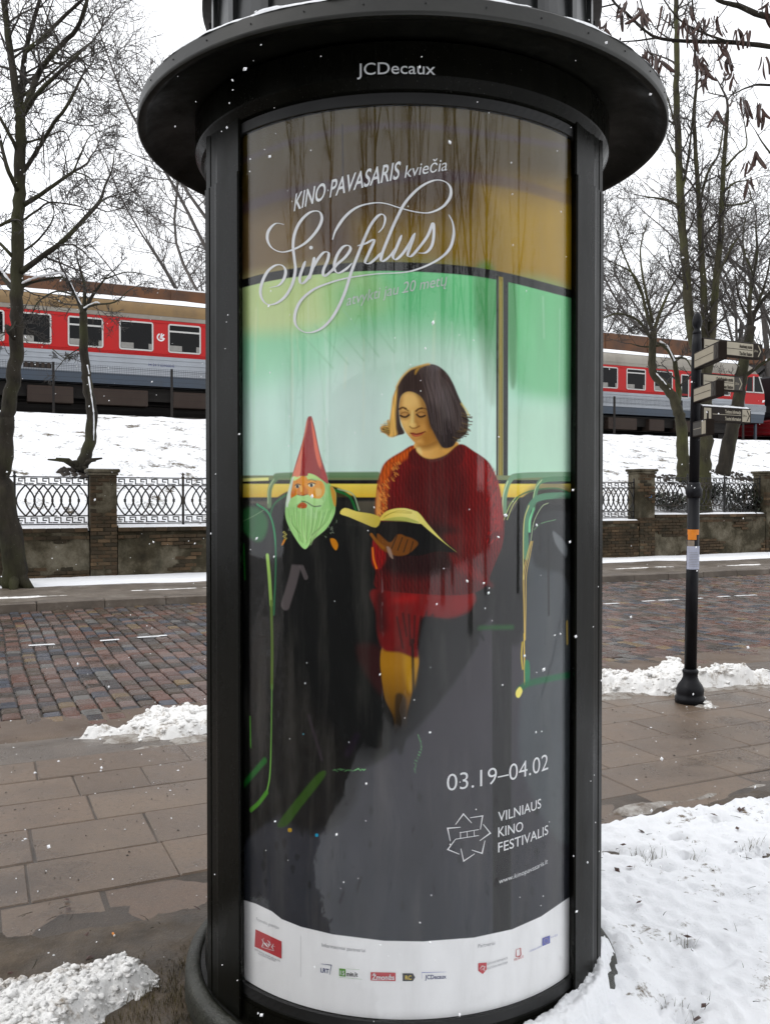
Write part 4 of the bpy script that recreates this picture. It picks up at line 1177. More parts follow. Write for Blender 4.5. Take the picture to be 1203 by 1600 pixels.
    for q in range(26):
        f = RNG.random()
        c = WF([(930-120*max(0, f-.55)*2.2, 560+f*340)])[0]; l_ = 70+50*RNG.random()
        e = WF([(930-120*max(0, f-.55)*2.2+l_, 600+f*310+RNG.normal()*14)])[0]
        line([c, ((c[0]+e[0])/2, (c[1]+e[1])/2+0.8), e], 1.5, [(58, 46, 38), (90, 74, 50), (44, 36, 32)][q % 3], 1.0, 0.8, veil=0.01)
    line(WF([(925, 500), (975, 570), (1004, 625)]), 2.4, (196, 172, 92), 1.8, 0.7, veil=0.02)
    for q in range(40):
        f = q/39
        p0 = WF([(450+f*320, 100+f*f*160)])[0]; p1 = WF([(550+f*340+RNG.normal()*10, 420+f*120)])[0]; p2 = WF([(605+f*340, 800+RNG.normal()*60)])[0]
        line([p0, p1, p2], 0.8, [(112, 100, 100), (30, 24, 24), (84, 72, 66)][q % 3], 1.0, 0.35, veil=0.01)
    # book and hand
    fill(W5([(270, 180), (330, 150), (600, 165), (720, 260), (830, 352), (700, 350), (560, 380), (400, 360), (300, 300), (262, 240)]), (34, 30, 28), 1.4, 0.98)
    fill(W5([(300, 230), (380, 290), (430, 240), (460, 236), (490, 250), (530, 262), (570, 290), (560, 320), (500, 370), (430, 380), (370, 360), (310, 320)]), (116, 82, 52), 1.8)
    for q in range(4):
        p0 = W5([(430+q*36, 244+q*14)])[0]; p1 = W5([(395+q*40, 330+q*12)])[0]
        line([p0, p1], 1.4, (62, 42, 30), 1.0, 0.8, False)
    line(W5([(258, 236), (300, 290), (340, 325)]), 4.0, (140, 96, 60), 1.2, 0.9)
    fill(W5([(360, 320), (385, 330), (405, 398), (380, 380)]), (150, 130, 116), 1.4, 0.8)
    fill(W5([(48, 96), (80, 58), (160, 82), (250, 96), (300, 112), (322, 135), (290, 190), (200, 158), (110, 120)]), (218, 200, 110), 1.0, 1, True, (186, 168, 84), (W5([(120, 80)])[0], W5([(280, 170)])[0]), k=3)
    fill(W5([(318, 140), (340, 95), (400, 66), (480, 60), (550, 78), (580, 100), (620, 160), (560, 162), (460, 142), (380, 140)]), (206, 184, 92), 1.0, 1, True, (222, 206, 126), (W5([(340, 130)])[0], W5([(520, 90)])[0]), k=4)
    fill(W5([(340, 140), (420, 120), (500, 124), (580, 158), (480, 150), (400, 146)]), (150, 160, 90), 1.2, 0.7)
    fill(W5([(555, 80), (590, 105), (640, 170), (745, 285), (830, 355), (720, 272), (610, 180), (575, 140)]), (226, 206, 118), 1.0, 0.95, k=3)
    for q in range(3):
        line(W5([(335+q*6, 128-q*8), (400+q*20, 92-q*8), (530, 96-q*5)]), 0.7, (160, 140, 66), 0.6, 0.6)
    # white foot of the poster
    fill([(360, 1396), (380, 1406), (400, 1412), (425, 1424), (440, 1436), (470, 1448), (520, 1460), (600, 1470), (660, 1471), (740, 1465), (800, 1452), (845, 1432), (893, 1399), (915, 1390), (915, 1660), (640, 1720), (350, 1660)], (232, 232, 222), 0.9, 1, False, veil=0.06)
    # print grain and weathering
    ART[:] *= (0.98+0.04*RNG.random((PH, PW, 1)))
    ART[:] *= (0.90+0.2*fbm(gx/45, gy/140, 4, 31))[..., None]
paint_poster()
img = bpy.data.images.new('bus_reader_print', PW, PH, alpha=False, float_buffer=False)
img.colorspace_settings.name = 'sRGB'
c_ = np.clip(ART, 0, 1)
c_ = np.where(c_ <= 0.0031308, c_*12.92, 1.055*c_**(1/2.4)-0.055)
buf = np.ones((PH, PW, 4), np.float32)
buf[..., :3] = c_[::-1]
img.pixels.foreach_set(buf.ravel())
img.update()
img.pack()

COLUMN = thing('advertising_column', (AX[0], AX[1], 0), 'round black advertising column with a tall film festival poster and a broad brimmed roof', 'advertising column')
def sheet(name, R, a0, a1, z0, z1, na, nz, material, parent, uv=False, smooth=True):
    A, Z = np.meshgrid(np.linspace(a0, a1, na+1), np.linspace(z0, z1, nz+1))
    P = bend(A, Z, R)
    mb = MB(); mb.grid(P[..., 0], P[..., 1], P[..., 2], smooth=smooth)
    o = mb.build(name, material, parent)
    if uv:
        lay = o.data.uv_layers.new(name='UVMap')
        uvs = np.stack(np.meshgrid(np.linspace(0, 1, na+1), np.linspace(0, 1, nz+1)), -1).reshape(-1, 2)
        li = np.zeros(len(o.data.loops), np.int32); o.data.loops.foreach_get('vertex_index', li)
        lay.data.foreach_set('uv', uvs[li].astype(np.float32).ravel())
    return o
def m_poster():
    t = NT('printed poster paper')
    im = t.n('ShaderNodeTexImage'); im.image = img; im.extension = 'EXTEND'
    t.l(t.coord('UV'), im.inputs[0])
    n = t.noise(14, 5, 0.6, stretch=(1, 1, 0.12))
    col = t.mix(t.val(n, 0.5, 0.8, 0, 0.14), im.outputs[0], (0.30, 0.28, 0.24))
    return t.done(col, 0.6, 0, None, 0.15)
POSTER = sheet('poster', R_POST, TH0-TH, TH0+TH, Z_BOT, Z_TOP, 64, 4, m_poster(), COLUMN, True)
POSTER['label'] = 'film festival poster of a woman in a red sweater reading beside a garden gnome on a bus'

# lettering: flat print laid on the poster
def text_mesh(s, bold=0.0):
    cu = bpy.data.curves.new('lettering', 'FONT')
    cu.body = s; cu.size = 1.0; cu.offset = bold; cu.resolution_u = 4
    o = bpy.data.objects.new('lettering', cu)
    COL.objects.link(o)
    dg = bpy.context.evaluated_depsgraph_get()
    me = bpy.data.meshes.new_from_object(o.evaluated_get(dg))
    vs = np.array([v.co[:] for v in me.vertices]); fs = [list(p.vertices) for p in me.polygons]
    bpy.data.objects.remove(o); bpy.data.curves.remove(cu); bpy.data.meshes.remove(me)
    return vs, fs
CAP = 0.73
def print_text(s, p0, p1, hpx, material, parent=None, shear=0.0, bold=0.0, R=R_POST+0.0015, name='lettering', cap=CAP):
    """words printed on the cylinder, from pixel p0 to pixel p1 along their foot, hpx tall at the start"""
    vs, fs = text_mesh(s, bold)
    a, z = on_poster(np.array([p0[0], p1[0], p0[0]], float), np.array([p0[1], p1[1], p0[1]-hpx], float), R)
    h = z[2]-z[0]
    x0, x1 = vs[:, 0].min(), vs[:, 0].max()
    k = (a[1]-a[0])/(x1-x0)
    A = a[0]+(vs[:, 0]-x0)*k+shear*(vs[:, 1]/cap*h)/R
    Z = z[0]+(z[1]-z[0])*(A-a[0])/(a[1]-a[0])+vs[:, 1]/cap*h
    mb = MB(); mb.add(bend(A, Z, R), fs)
    return mb.build(name, material, parent or POSTER)
def print_ribbon(pts, w0, w1, material, mb, slant=(-0.3, 0.95), R=R_POST+0.0015, k=8):
    """a pen stroke with swelling width, pixels in, flat print out"""
    P = spline(pts, k)
    T = np.gradient(P, axis=0); T /= np.linalg.norm(T, axis=1)[:, None]+1e-9
    dn = np.clip(abs(T@np.array(slant)/np.hypot(*slant))-0.35, 0, 1)/0.65
    L = np.r_[0, np.cumsum(np.linalg.norm(np.diff(P, axis=0), axis=1))]; L /= L[-1]
    wd = (w0+(w1-w0)*dn)*np.minimum(1, 0.35+np.minimum(L, 1-L)*12)
    N = np.stack([-T[:, 1], T[:, 0]], -1)
    a = P+N*wd[:, None]/2; b = P-N*wd[:, None]/2
    q = np.concatenate([a, b])
    aa, z = on_poster(q[:, 0], q[:, 1], R)
    n = len(P)
    print_ribbon.j = getattr(print_ribbon, 'j', 0)+1
    mb.add(bend(aa, z, R+0.00012*(print_ribbon.j % 9)), [(i, i+1, n+i+1, n+i) for i in range(n-1)])
def print_poly(pts, material, parent=None, R=R_POST+0.0015, name='emblem', mb=None):
    P = np.asarray(pts, float)
    P = np.concatenate([np.linspace(P[i], P[(i+1) % len(P)], 6, endpoint=False) for i in range(len(P))])
    a, z = on_poster(P[:, 0], P[:, 1], R)
    m = mb or MB(); m.add(bend(a, z, R), [list(range(len(P)))[::-1]])
    if mb is None:
        return m.build(name, material, parent or POSTER)
WP, PP, GP = M['white_print'], M['pale_print'], M['grey_print']
print_text('KINO PAVASARIS', (459, 330), (623, 279), 27, WP, shear=0.16, bold=0.012)
print_text('kviečia', (632, 278), (698, 266), 20, WP, shear=0.16, bold=0.0)
print_text('atvykti jau 20 metų', (541, 478), (697, 446), 18, PP, shear=0.16, bold=0.0)
print_text('03.19–04.02', (698, 1236), (856, 1202), 28, WP, bold=-0.006)
print_text('VILNIAUS', (778, 1284), (845, 1262), 16, WP, bold=0.004)
print_text('KINO', (778, 1308), (817, 1298), 16, WP, bold=0.004)
print_text('FESTIVALIS', (778, 1332), (856, 1303), 16, WP, bold=0.004)
print_text('www.kinopavasaris.lt', (779, 1381), (855, 1349), 8, WP, shear=0.12, bold=-0.004)
sg = MB()
ZS = lambda p: zz(p, 395, 230, 3.645)
for pts in (
    [(180, 440), (130, 435), (90, 478), (85, 530), (112, 575), (165, 597), (230, 583), (300, 545), (360, 482), (392, 420), (388, 378), (362, 363), (318, 376), (270, 425), (240, 490), (230, 560), (238, 640), (243, 700), (225, 780), (185, 850), (130, 890), (80, 893), (48, 850), (48, 790), (80, 715), (125, 675), (165, 672), (187, 700), (180, 745), (150, 785), (98, 800)],
    [(300, 648), (285, 690), (268, 745), (276, 776), (302, 762), (332, 715), (352, 650)],
    [(352, 625), (338, 690), (322, 752)],
    [(328, 715), (370, 640), (405, 600), (432, 602), (428, 640), (402, 705), (408, 735), (448, 705), (480, 668), (528, 625), (556, 582), (545, 560), (512, 570), (478, 622), (464, 682), (484, 717), (530, 695), (566, 660)],
    [(715, 487), (742, 455), (754, 405), (736, 382), (704, 400), (662, 462), (612, 580), (562, 710), (520, 840), (460, 960), (390, 1033), (310, 1056), (252, 1022), (240, 960), (270, 880), (340, 815), (430, 775), (540, 745), (700, 722), (860, 713), (960, 687), (1060, 637), (1120, 578), (1143, 500), (1137, 430), (1115, 385)],
    [(596, 562), (640, 550), (692, 528), (660, 605), (640, 655), (664, 662), (700, 635), (732, 600)],
    [(455, 527), (475, 470), (530, 392), (600, 340), (690, 318), (760, 322), (850, 350), (940, 371), (1010, 372), (1080, 340), (1122, 285), (1124, 230), (1090, 195), (1030, 190), (950, 230), (872, 310), (822, 400), (770, 520), (732, 622), (738, 650), (776, 625), (815, 570)],
    [(848, 500), (815, 580), (798, 622), (814, 640), (850, 610), (890, 552), (922, 490)],
    [(925, 488), (895, 570), (882, 615), (902, 620), (940, 580), (995, 505), (1026, 432), (1030, 500), (1018, 562), (985, 600), (938, 602)]):
    print_ribbon(ZS(pts), 1.6, 4.6, WP, sg)
for (dx, dy, r_) in ((332, 572, 3.0),):
    c0 = ZS([(dx, dy)])[0]
    print_poly([(c0[0]+r_*math.cos(q*.7), c0[1]+r_*math.sin(q*.7)) for q in range(9)], WP, mb=sg)
sg.build('script_lettering', WP, POSTER)
# seven pointed star of film strip
st7 = MB()
ZL = lambda p: zz(p, 660, 1160, 5.012)
def strokes(lst, w, f, mb, mat=None, R=R_POST+0.0015):
    for pts in lst:
        print_ribbon([q for q in f(pts)], w, w, mat, mb, k=1, R=R)
strokes([[(258, 643), (320, 560), (385, 632)], [(372, 590), (470, 575), (452, 682)], [(298, 664), (196, 672), (217, 772)], [(474, 640), (530, 710), (447, 770)], [(290, 707), (440, 682)],
         [(258, 757), (197, 838), (288, 875)], [(258, 757), (440, 728)], [(487, 768), (465, 868), (385, 842)], [(300, 832), (322, 930), (408, 872)],
         [(297, 700), (297, 750)], [(348, 695), (350, 745)], [(403, 690), (405, 738)]], 2.9, ZL, st7)
st7.build('festival_star', WP, POSTER)
# foot line of partners
print_text('Festivalio globėjas', (401, 1438), (436, 1452), 5, GP, bold=-0.01)
print_text('Informaciniai partneriai', (503, 1479), (571, 1488), 6, GP, bold=-0.005)
print_text('Partneriai', (747, 1481), (773, 1476), 6, GP, bold=-0.005)
print_poly([(399.5, 1452), (440, 1471), (440, 1498), (398, 1479)], M['red_print'])
hr = MB()
ZR = lambda p: zz(p, 270, 1380, 5.73)
strokes([[(800, 500), (815, 530), (800, 570), (825, 560)], [(815, 490), (808, 520)], [(840, 530), (865, 560), (885, 540)], [(850, 510), (870, 530), (860, 575)], [(905, 540), (890, 570), (905, 595)], [(895, 560), (915, 570)], [(800, 572), (910, 606)]], 1.7, ZR, hr, R=R_POST+0.003)
hr.build('emblem', WP, POSTER)
print_text('LIETUVOS RESPUBLIKOS', (398, 1484), (438, 1503), 2.6, GP, bold=0.0)
print_text('KULTŪROS MINISTERIJA', (404, 1491), (431, 1503), 2.6, GP, bold=0.0)
hl = MB(); strokes([[(470, 1462), (470, 1527)]], 0.8, lambda p: p, hl); hl.build('emblem', GP, POSTER)
print_text('LRT', (501, 1519), (514, 1521), 7, M['navy_print'], bold=0.02)
lr = MB(); strokes([[(502, 1506), (518, 1508), (515, 1523)]], 1.6, lambda p: p, lr); lr.build('emblem', M['navy_print'], POSTER)
print_poly([(530, 1513), (540, 1514), (540, 1526), (530, 1525)], M['green_print'])
print_text('15', (531.5, 1523), (538.5, 1524), 7, WP, bold=0.02, R=R_POST+0.003)
print_text('min.lt', (541.5, 1525), (559, 1526), 7, M['black_print'], bold=0.02)
ml = MB(); strokes([[(530, 1527), (566, 1530)], [(541, 1513.5), (562, 1515)]], 0.9, lambda p: p, ml); ml.build('emblem', M['green_print'], POSTER)
print_poly([(579, 1519), (618, 1520), (618, 1533), (579, 1532)], M['red_print'])
print_text('Žmonės', (581, 1530.5), (616, 1531), 8, WP, bold=0.02, R=R_POST+0.003)
print_poly([(629, 1521), (645, 1521), (648.5, 1527), (645, 1533), (629, 1533)], M['black_print'])
print_text('RC', (633, 1530.5), (643, 1530.5), 6.5, M['yellow_print'], bold=0.02, R=R_POST+0.003)
print_text('JCDecaux', (664, 1530), (697, 1529), 7, M['navy_print'], bold=0.012)
jb = MB(); strokes([[(659, 1529), (659, 1519.5), (697, 1518.5)]], 0.9, lambda p: p, jb); jb.build('emblem', M['blue_print'], POSTER)
print_poly([(747, 1505), (760, 1504), (760, 1515), (754, 1522), (747, 1517)], M['red_print'])
sh = MB(); strokes([[(749, 1514), (753, 1509), (757, 1510), (755, 1515), (758, 1517)], [(751, 1516), (754, 1513)]], 1.3, lambda p: p, sh, R=R_POST+0.003); sh.build('emblem', WP, POSTER)
print_text('LIETUVOS RESPUBLIKOS', (761, 1508), (793, 1498), 3.4, GP)
print_text('KULTŪROS MINISTERIJA', (761, 1515), (793, 1505), 3.4, GP)
vq = MB(); strokes([[(806, 1484), (813, 1481.5), (813.5, 1492), (811, 1494.5), (806, 1494.5), (806, 1484)]], 1.5, lambda p: p, vq); vq.build('emblem', M['red_print'], POSTER)
print_text('VILNIUS', (802.5, 1502), (817.5, 1496), 4.2, M['red_print'])
print_poly([(847, 1466), (859, 1461.5), (859, 1473.5), (847, 1478.5)], M['blue_print'])
es = MB()
for q in range(12):
    print_poly([(853+3.4*math.cos(q*.5236)+.5*math.cos(w*1.57), 1470+4.0*math.sin(q*.5236)+.5*math.sin(w*1.57)) for w in range(4)], None, R=R_POST+0.003, mb=es)
es.build('emblem', M['yellow_print'], POSTER)
print_text('KŪRYBIŠKA EUROPA', (827, 1488), (846, 1479.5), 3.0, M['blue_print'], bold=-0.01)
print_text('Europos Sąjunga', (860.5, 1466), (871, 1461), 3.0, M['blue_print'], bold=-0.01)

# gasket with rounded corners round the pane, the pane itself
def loop(a0, a1, z0, z1, r, n=10, m=40):
    ra = r/R_POST
    out = []
    for (ca, cz, s0) in ((a1-ra, z1-r, 0), (a0+ra, z1-r, 1), (a0+ra, z0+r, 2), (a1-ra, z0+r, 3)):
        for i in range(n+1):
            q = (s0+i/n)*math.pi/2
            out.append((ca+ra*math.cos(q), cz+r*math.sin(q)))
    res = []
    for i in range(len(out)):
        p, q = out[i], out[(i+1) % len(out)]
        k = m if np.hypot((q[0]-p[0])*.7, q[1]-p[1]) > 0.2 else 1
        for j in range(k):
            res.append((p[0]+(q[0]-p[0])*j/k, p[1]+(q[1]-p[1])*j/k))
    return np.array(res)
gm = MB()
Lo, Li = loop(TH0-TH-0.03, TH0+TH+0.03, Z_BOT-0.03, Z_TOP+0.03, 0.02), loop(TH0-TH, TH0+TH, Z_BOT, Z_TOP, 0.035)
n_ = len(Lo)
rings = [bend(Lo[:, 0], Lo[:, 1], 0.684), bend(Lo[:, 0], Lo[:, 1], 0.697), bend(Li[:, 0], Li[:, 1], 0.697), bend(Li[:, 0], Li[:, 1], 0.6845)]
fs_ = []
for r_ in range(3):
    for i in range(n_):
        j = (i+1) % n_
        fs_.append((r_*n_+i, r_*n_+j, (r_+1)*n_+j, (r_+1)*n_+i))
gm.add(np.concatenate(rings), fs_)
gm.build('gasket', M['rubber'], COLUMN)
pm = MB()
A0_, A1_, P0_, P1_ = TH0-TH-0.01, TH0+TH+0.01, Z_BOT-0.01, Z_TOP+0.01
for (ra, rb_, za, zb) in ((0.692, 0.692, P0_, P1_), (0.688, 0.688, P1_, P0_), (0.688, 0.692, P0_, P0_), (0.692, 0.688, P1_, P1_)):
    pm.lathe([(ra, za), (rb_, zb)], (AX[0], AX[1], 0), 96, A0_, A1_, True)
pane = pm.build('pane', M['glass'], COLUMN)

# shaft behind the poster, base ring, riser
AXC = (AX[0], AX[1], 0)
b = MB(); b.lathe([(0.66, 0.02), (0.66, 2.96)], AXC, 96); b.build('shaft', M['black'], COLUMN)
b = MB(); b.lathe([(0.665, 0.15), (0.700, 0.15), (0.700, 0.094), (0.715, 0.088)], AXC, 96, smooth=False); b.lathe([(0.664, 0.172), (0.693, 0.172), (0.697, 0.165), (0.697, 0.151)], AXC, 96, smooth=False); b.build('riser', M['black'], COLUMN)
b = MB(); b.lathe([(0.715, 0.05), (0.718, 0.092), (0.735, 0.098), (0.753, 0.094), (0.764, 0.082), (0.768, 0.06), (0.772, -0.12)], AXC, 128); b.build('base_ring', M['concrete'], COLUMN)
for k in range(8):
    a_ = k*math.pi/4+0.35
    b = MB(); b.box((AX[0]+0.692*math.sin(a_), AX[1]-0.692*math.cos(a_), 0.125), (0.012, 0.012, 0.02), rz=a_); 
    b.build('bolt', M['black'], COLUMN)
# three uprights that hold the panes
PROF = [(0.508, 0.440), (0.514, 0.487), (0.520, 0.490), (0.600, 0.388), (0.606, 0.378), (0.624, 0.352), (0.624, 0.344), (0.630, 0.343), (0.646, 0.320), (0.646, 0.312), (0.632, 0.262), (0.560, 0.262)]
def upright(rot, mirror, cut=1.0):
    m = MB()
    pr = [(-p, q) for p, q in PROF][::-1] if mirror else PROF
    ca, sa = math.cos(rot), math.sin(rot)
    def w(p, q):
        return (AX[0]+p*ca+q*sa, AX[1]-(q*ca-p*sa))
    for (z0, z1, sc) in ((0.10, 2.690, cut), (2.693, 2.868, 0.994*cut)):
        vs = [(*w(p*sc, q*sc), z0) for p, q in pr]+[(*w(p*sc, q*sc), z1) for p, q in pr]
        n = len(pr)
        m.add(vs, [tuple(range(n)), tuple(range(2*n-1, n-1, -1))]+[(k, n+k, n+(k+1) % n, (k+1) % n) for k in range(n)])
    return m.build('upright', M['black'], COLUMN)
for k in range(3):
    upright(TH0+k*2*math.pi/3, False, 1.0 if k == 0 else 0.935)
    upright(TH0+k*2*math.pi/3, True, 1.0 if k == 0 else 0.935)
# brow over the pane, brim, drum and dome of the roof
b = MB(); b.lathe([(0.672, 2.812), (0.690, 2.815), (0.694, 2.842), (0.705, 2.846), (0.722, 2.872), (0.724, 2.876), (0.724, 2.968), (0.716, 2.974)], AXC, 128, smooth=False)
FASCIA = b.build('fascia', M['black'], COLUMN)
print_text('JCDecaux', (558, 118), (680, 117), 19.5, M['white_print'], FASCIA, 0, 0.004, R=0.7255)
b = MB(); b.lathe([(0.70, 2.985), (0.80, 2.980), (0.872, 2.958), (0.884, 2.944), (0.900, 2.936), (0.911, 2.939)], AXC, 160)
b.lathe([(0.908, 2.992), (0.903, 2.997), (0.86, 3.000), (0.66, 3.012)], AXC, 160)
BRIM = b.build('brim', M['black_rim'], COLUMN)
b = MB(); b.lathe([(0.911, 2.939), (0.9155, 2.943), (0.9160, 2.948)], AXC, 160); b.lathe([(0.9160, 2.948), (0.9115, 2.988)], AXC, 160); b.lathe([(0.9115, 2.988), (0.908, 2.992)], AXC, 160); b.build('rim_band', M['rim_band'], COLUMN)
for k in range(36):
    a_ = k*math.pi/18+0.05
    b = MB(); b.box((AX[0]+0.9145*math.sin(a_), AX[1]-0.9145*math.cos(a_), 2.968), (0.003, 0.004, 0.003), rz=a_); b.build('rivet', M['rubber'], COLUMN)
b = MB(); b.lathe([(0.70, 3.010), (0.70, 3.03), (0.675, 3.045), (0.668, 3.10), (0.655, 3.36), (0.70, 3.38), (0.70, 3.42), (0.60, 3.55), (0.40, 3.70), (0.15, 3.80), (0.02, 3.90)], AXC, 96, smooth=False)
DRUM = b.build('roof_drum', M['drum'], COLUMN)
for k in range(24):
    a_ = k*math.pi/12+0.12
    b = MB(); b.box((AX[0]+0.669*math.sin(a_), AX[1]-0.669*math.cos(a_), 3.20), (0.03, 0.016, 0.31), rz=a_)
    b.build('rib', M['drum'], COLUMN)
# ------------------------------------------------------------------ wall, pillars, iron fence
PIL_S = [2.39+4.747*k for k in range(-2, 7)]
def wall_top(s):
    return 1.10 if s < 16.6 else 1.25
ws = random.Random(3)
def brick_face(parent, s0, s1, t, z0, z1, seed, thr, singles):
    """courses of old brick that show where the plaster has come off; the larger ones are objects, the rest one mass"""
    m = MB(); L, H = 0.25, 0.078
    zc = z0; row = 0
    while zc+H <= z1:
        s = s0-(L/2 if row % 2 else 0)
        while s < s1:
            a, b = max(s, s0), min(s+L, s1)
            if b-a > 0.06:
                f = fbm(np.array((a+b)/2*0.75), np.array(zc*1.6+seed), 4, 70)
                if f < thr or zc > z1-0.18:
                    c = st((a+b)/2, t+0.045-0.018*ws.random(), zc+H/2)
                    if singles is not None and singles[0] > 0 and f < thr-0.02 and b-a > 0.24:
                        singles[0] -= 1
                        inst('brick', BRICK, c, parent, (0, 0, (ws.random()-.5)*0.02))
                    else:
                        m.box(c, (b-a-0.012, 0.10, H-0.012), rz=ANG, tint=ws.random()+1e-4)
            s += L
        zc += H; row += 1
    if m.n:
        tag(m.build('brickwork', M['brick'], parent), kind='stuff')
bm_ = MB(); bm_.box((0, 0, 0), (0.238, 0.10, 0.066), rz=ANG, bev=0.006); BRICK = bm_.mesh('brick'); BRICK.materials.append(M['brick'])
SIDE = {1: 'plastered brick boundary wall under the iron fence left of the column', 4: 'brick boundary wall behind the finger post, the stretch with a round-edged plaster patch'}
wall_names = ['low plastered wall running out of the picture on the left', 'plastered low wall under the railing between the leaning tree and the pillar', 'patchy brick low wall right of the plastered pillar, snow on its ledge',
              'low wall hidden behind the advertising column', 'dark mossy low wall between the column and the pillar with a blue sticker', 'plastered low wall behind the finger post', 'low wall beyond the last pillar on the right', 'low wall farther along the street']
for i in range(len(PIL_S)-1):
    a, b = PIL_S[i]+0.28, PIL_S[i+1]-0.28
    zt = wall_top((a+b)/2)
    w = thing('boundary_wall', st((a+b)/2, T_WALL+0.2), wall_names[i], 'wall', 'stretches of the low boundary wall')
    m = MB(); nx, nz = 90, 14
    Sg, Zg = np.meshgrid(np.linspace(a, b, nx), np.linspace(-0.05, zt-0.09, nz))
    f = fbm(Sg*0.75, Zg*1.6+i*3.1, 4, 70)
    Tg = T_WALL+0.035-0.045*sstep(0.48, 0.53, f)+0.012*(fbm(Sg*6, Zg*6, 3, 5)-0.5)
    m.grid(Sg*U[0]+Tg*V[0], Sg*U[1]+Tg*V[1], Zg)
    m.build('plaster_face', M['plaster'], w)
    m = MB(); m.box(st((a+b)/2, T_WALL+0.27, (zt-0.1)/2), (b-a, 0.40, zt-0.1), rz=ANG); m.build('core', M['plaster'], w)
    brick_face(w, a, b, T_WALL, 0.0, zt-0.09, i*3.1, 0.515, [150] if i == 2 else ([60] if i in (1, 5) else None))
    m = MB(); q = a
    while q < b-0.05:
        l = min(0.24+0.03*ws.random(), b-q)
        m.box(st(q+l/2, T_WALL+0.18+0.02*ws.random(), zt-0.05), (l-0.008, 0.46, 0.085), rz=ANG, bev=0.01, tint=ws.random()); q += l
    tag(m.build('coping', M['brick'], w), kind='stuff')
    # snow on the ledge, in front of the iron
    sg_, tg_ = np.meshgrid(np.linspace(a+0.02, b-0.02, 130), np.linspace(0, 1, 9))
    hgt = 0.055*(1-(2*tg_-1)**4)*(0.35+0.9*fbm(sg_*1.6, tg_*0+i, 3, 90))
    tt = T_WALL+0.0+tg_*(0.36)+0.02*fbm(sg_*4, tg_, 3, 7)
    m = MB(); m.grid(sg_*U[0]+tt*V[0], sg_*U[1]+tt*V[1], zt-0.012+hgt); m.build('ledge_snow', M['snow'], w)
    tag(w.children[-1], kind='stuff')
pil_names = ['brick pillar beyond the left edge', 'first brick pillar on the far left', 'tall plastered brick pillar left of the column, by the small leaning tree', 'brick pillar hidden behind the column', 'second brick pillar hidden behind the column',
             'tall brick pillar with a blue sticker, right of the column', 'last brick pillar at the right edge', 'brick pillar farther right', 'brick pillar at the far end']
for i, ps in enumerate(PIL_S):
    zt = 2.22 if i < 5 else 2.42
    p = thing('fence_pillar', st(ps, T_WALL+0.2), pil_names[i], 'pillar', 'brick pillars of the fence')
    m = MB(); m.box(st(ps, T_WALL+0.22, zt/2), (0.52, 0.48, zt), rz=ANG); m.build('plaster_face', M['plaster'], p)
    z = 0.0; row = 0; m = MB()
    cnt = 70 if i in (2, 5) else 0
    while z < zt-0.02:
        for (o_, l) in (((-0.14, 0.26), (0.14, 0.26)) if row % 2 else ((-0.205, 0.125), (0, 0.26), (0.205, 0.125))):
            f = fbm(np.array((ps+o_)*1.6), np.array(z*1.3), 3, 33)
            if f < (0.50 if z > 1.15 else 0.62) or z > zt-0.2:
                c = st(ps+o_, T_WALL+0.018-0.012*ws.random(), z+0.039)
                if cnt > 0 and l > 0.2:
                    cnt -= 1; inst('brick', BRICK, c, p)
                else:
                    m.box(c, (l-0.012, 0.10, 0.066), rz=ANG, tint=ws.random()+1e-4)
        z += 0.078; row += 1
    tag(m.build('brickwork', M['brick'], p), kind='stuff')
    m = MB(); m.box(st(ps, T_WALL+0.21, zt+0.04), (0.64, 0.60, 0.08), rz=ANG, bev=0.02); m.box(st(ps, T_WALL+0.21, zt-0.03), (0.58, 0.54, 0.05), rz=ANG, bev=0.01)
    m.build('cap', M['plaster'], p)
    sg_, tg_ = np.meshgrid(np.linspace(-1, 1, 16), np.linspace(-1, 1, 16))
    m = MB(); qq = st(0, 0); hh = 0.05*(1-np.maximum(abs(sg_), abs(tg_))**4)*(0.5+fbm(sg_*2+i, tg_*2, 3, 2))
    m.grid((ps+sg_*.31)*U[0]+(T_WALL+.21+tg_*.29)*V[0], (ps+sg_*.31)*U[1]+(T_WALL+.21+tg_*.29)*V[1], zt+0.072+hh); m.build('cap_snow', M['snow'], p)
    tag(p.children[-1], kind='stuff')
    if i == 5:
        m = MB(); m.box(st(ps+0.10, T_WALL-0.024, 1.72), (0.09, 0.006, 0.13), rz=ANG); m.build('sticker', M['blue_sticker'], p)

# fence pieces that repeat
def bars(m, pts, r=0.010):
    m.tube([st(p, 0, q) for p, q in pts], r, 5, True)
SP = 0.169
lm = MB()
for sg1 in (-1, 1):
    bars(lm, [(sg1*SP*math.sin(q*math.pi/12), -0.31+0.62*q/12) for q in range(13)], 0.0165)
lm.box((0, 0, 0), (0.046, 0.046, 0.075), rz=ANG, bev=0.008)
LENS = lm.mesh('lens_bar'); LENS.materials.append(M['iron'])
km = MB()
def flat(m, p0, p1, w=0.023):
    (a, z), (b, y) = p0, p1
    m.box(st((a+b)/2, 0, (z+y)/2), (abs(b-a)+w, 0.014, abs(y-z)+w), rz=ANG)
KW, KH = 0.196, 0.135
for p0, p1 in (((-.128, 0), (-.03, 0)), ((.0625, 0), (.128, 0)), ((.0625, 0), (.0625, .10)), ((-.085, .10), (.0625, .10)), ((-.085, .10), (-.085, .045)), ((-.085, .045), (-.005, .045))):
    flat(km, (p0[0]*.766, p0[1]-.05), (p1[0]*.766, p1[1]-.05))
KEY = km.mesh('key_link'); KEY.materials.append(M['iron'])
pm_ = MB()
pm_.box((0, 0, 0.52), (0.045, 0.045, 1.04), rz=ANG, bev=0.006)
pm_.lathe([(0.001, 1.13), (0.026, 1.10), (0.030, 1.075), (0.014, 1.05), (0.036, 1.04), (0.036, 1.02)], n=10)
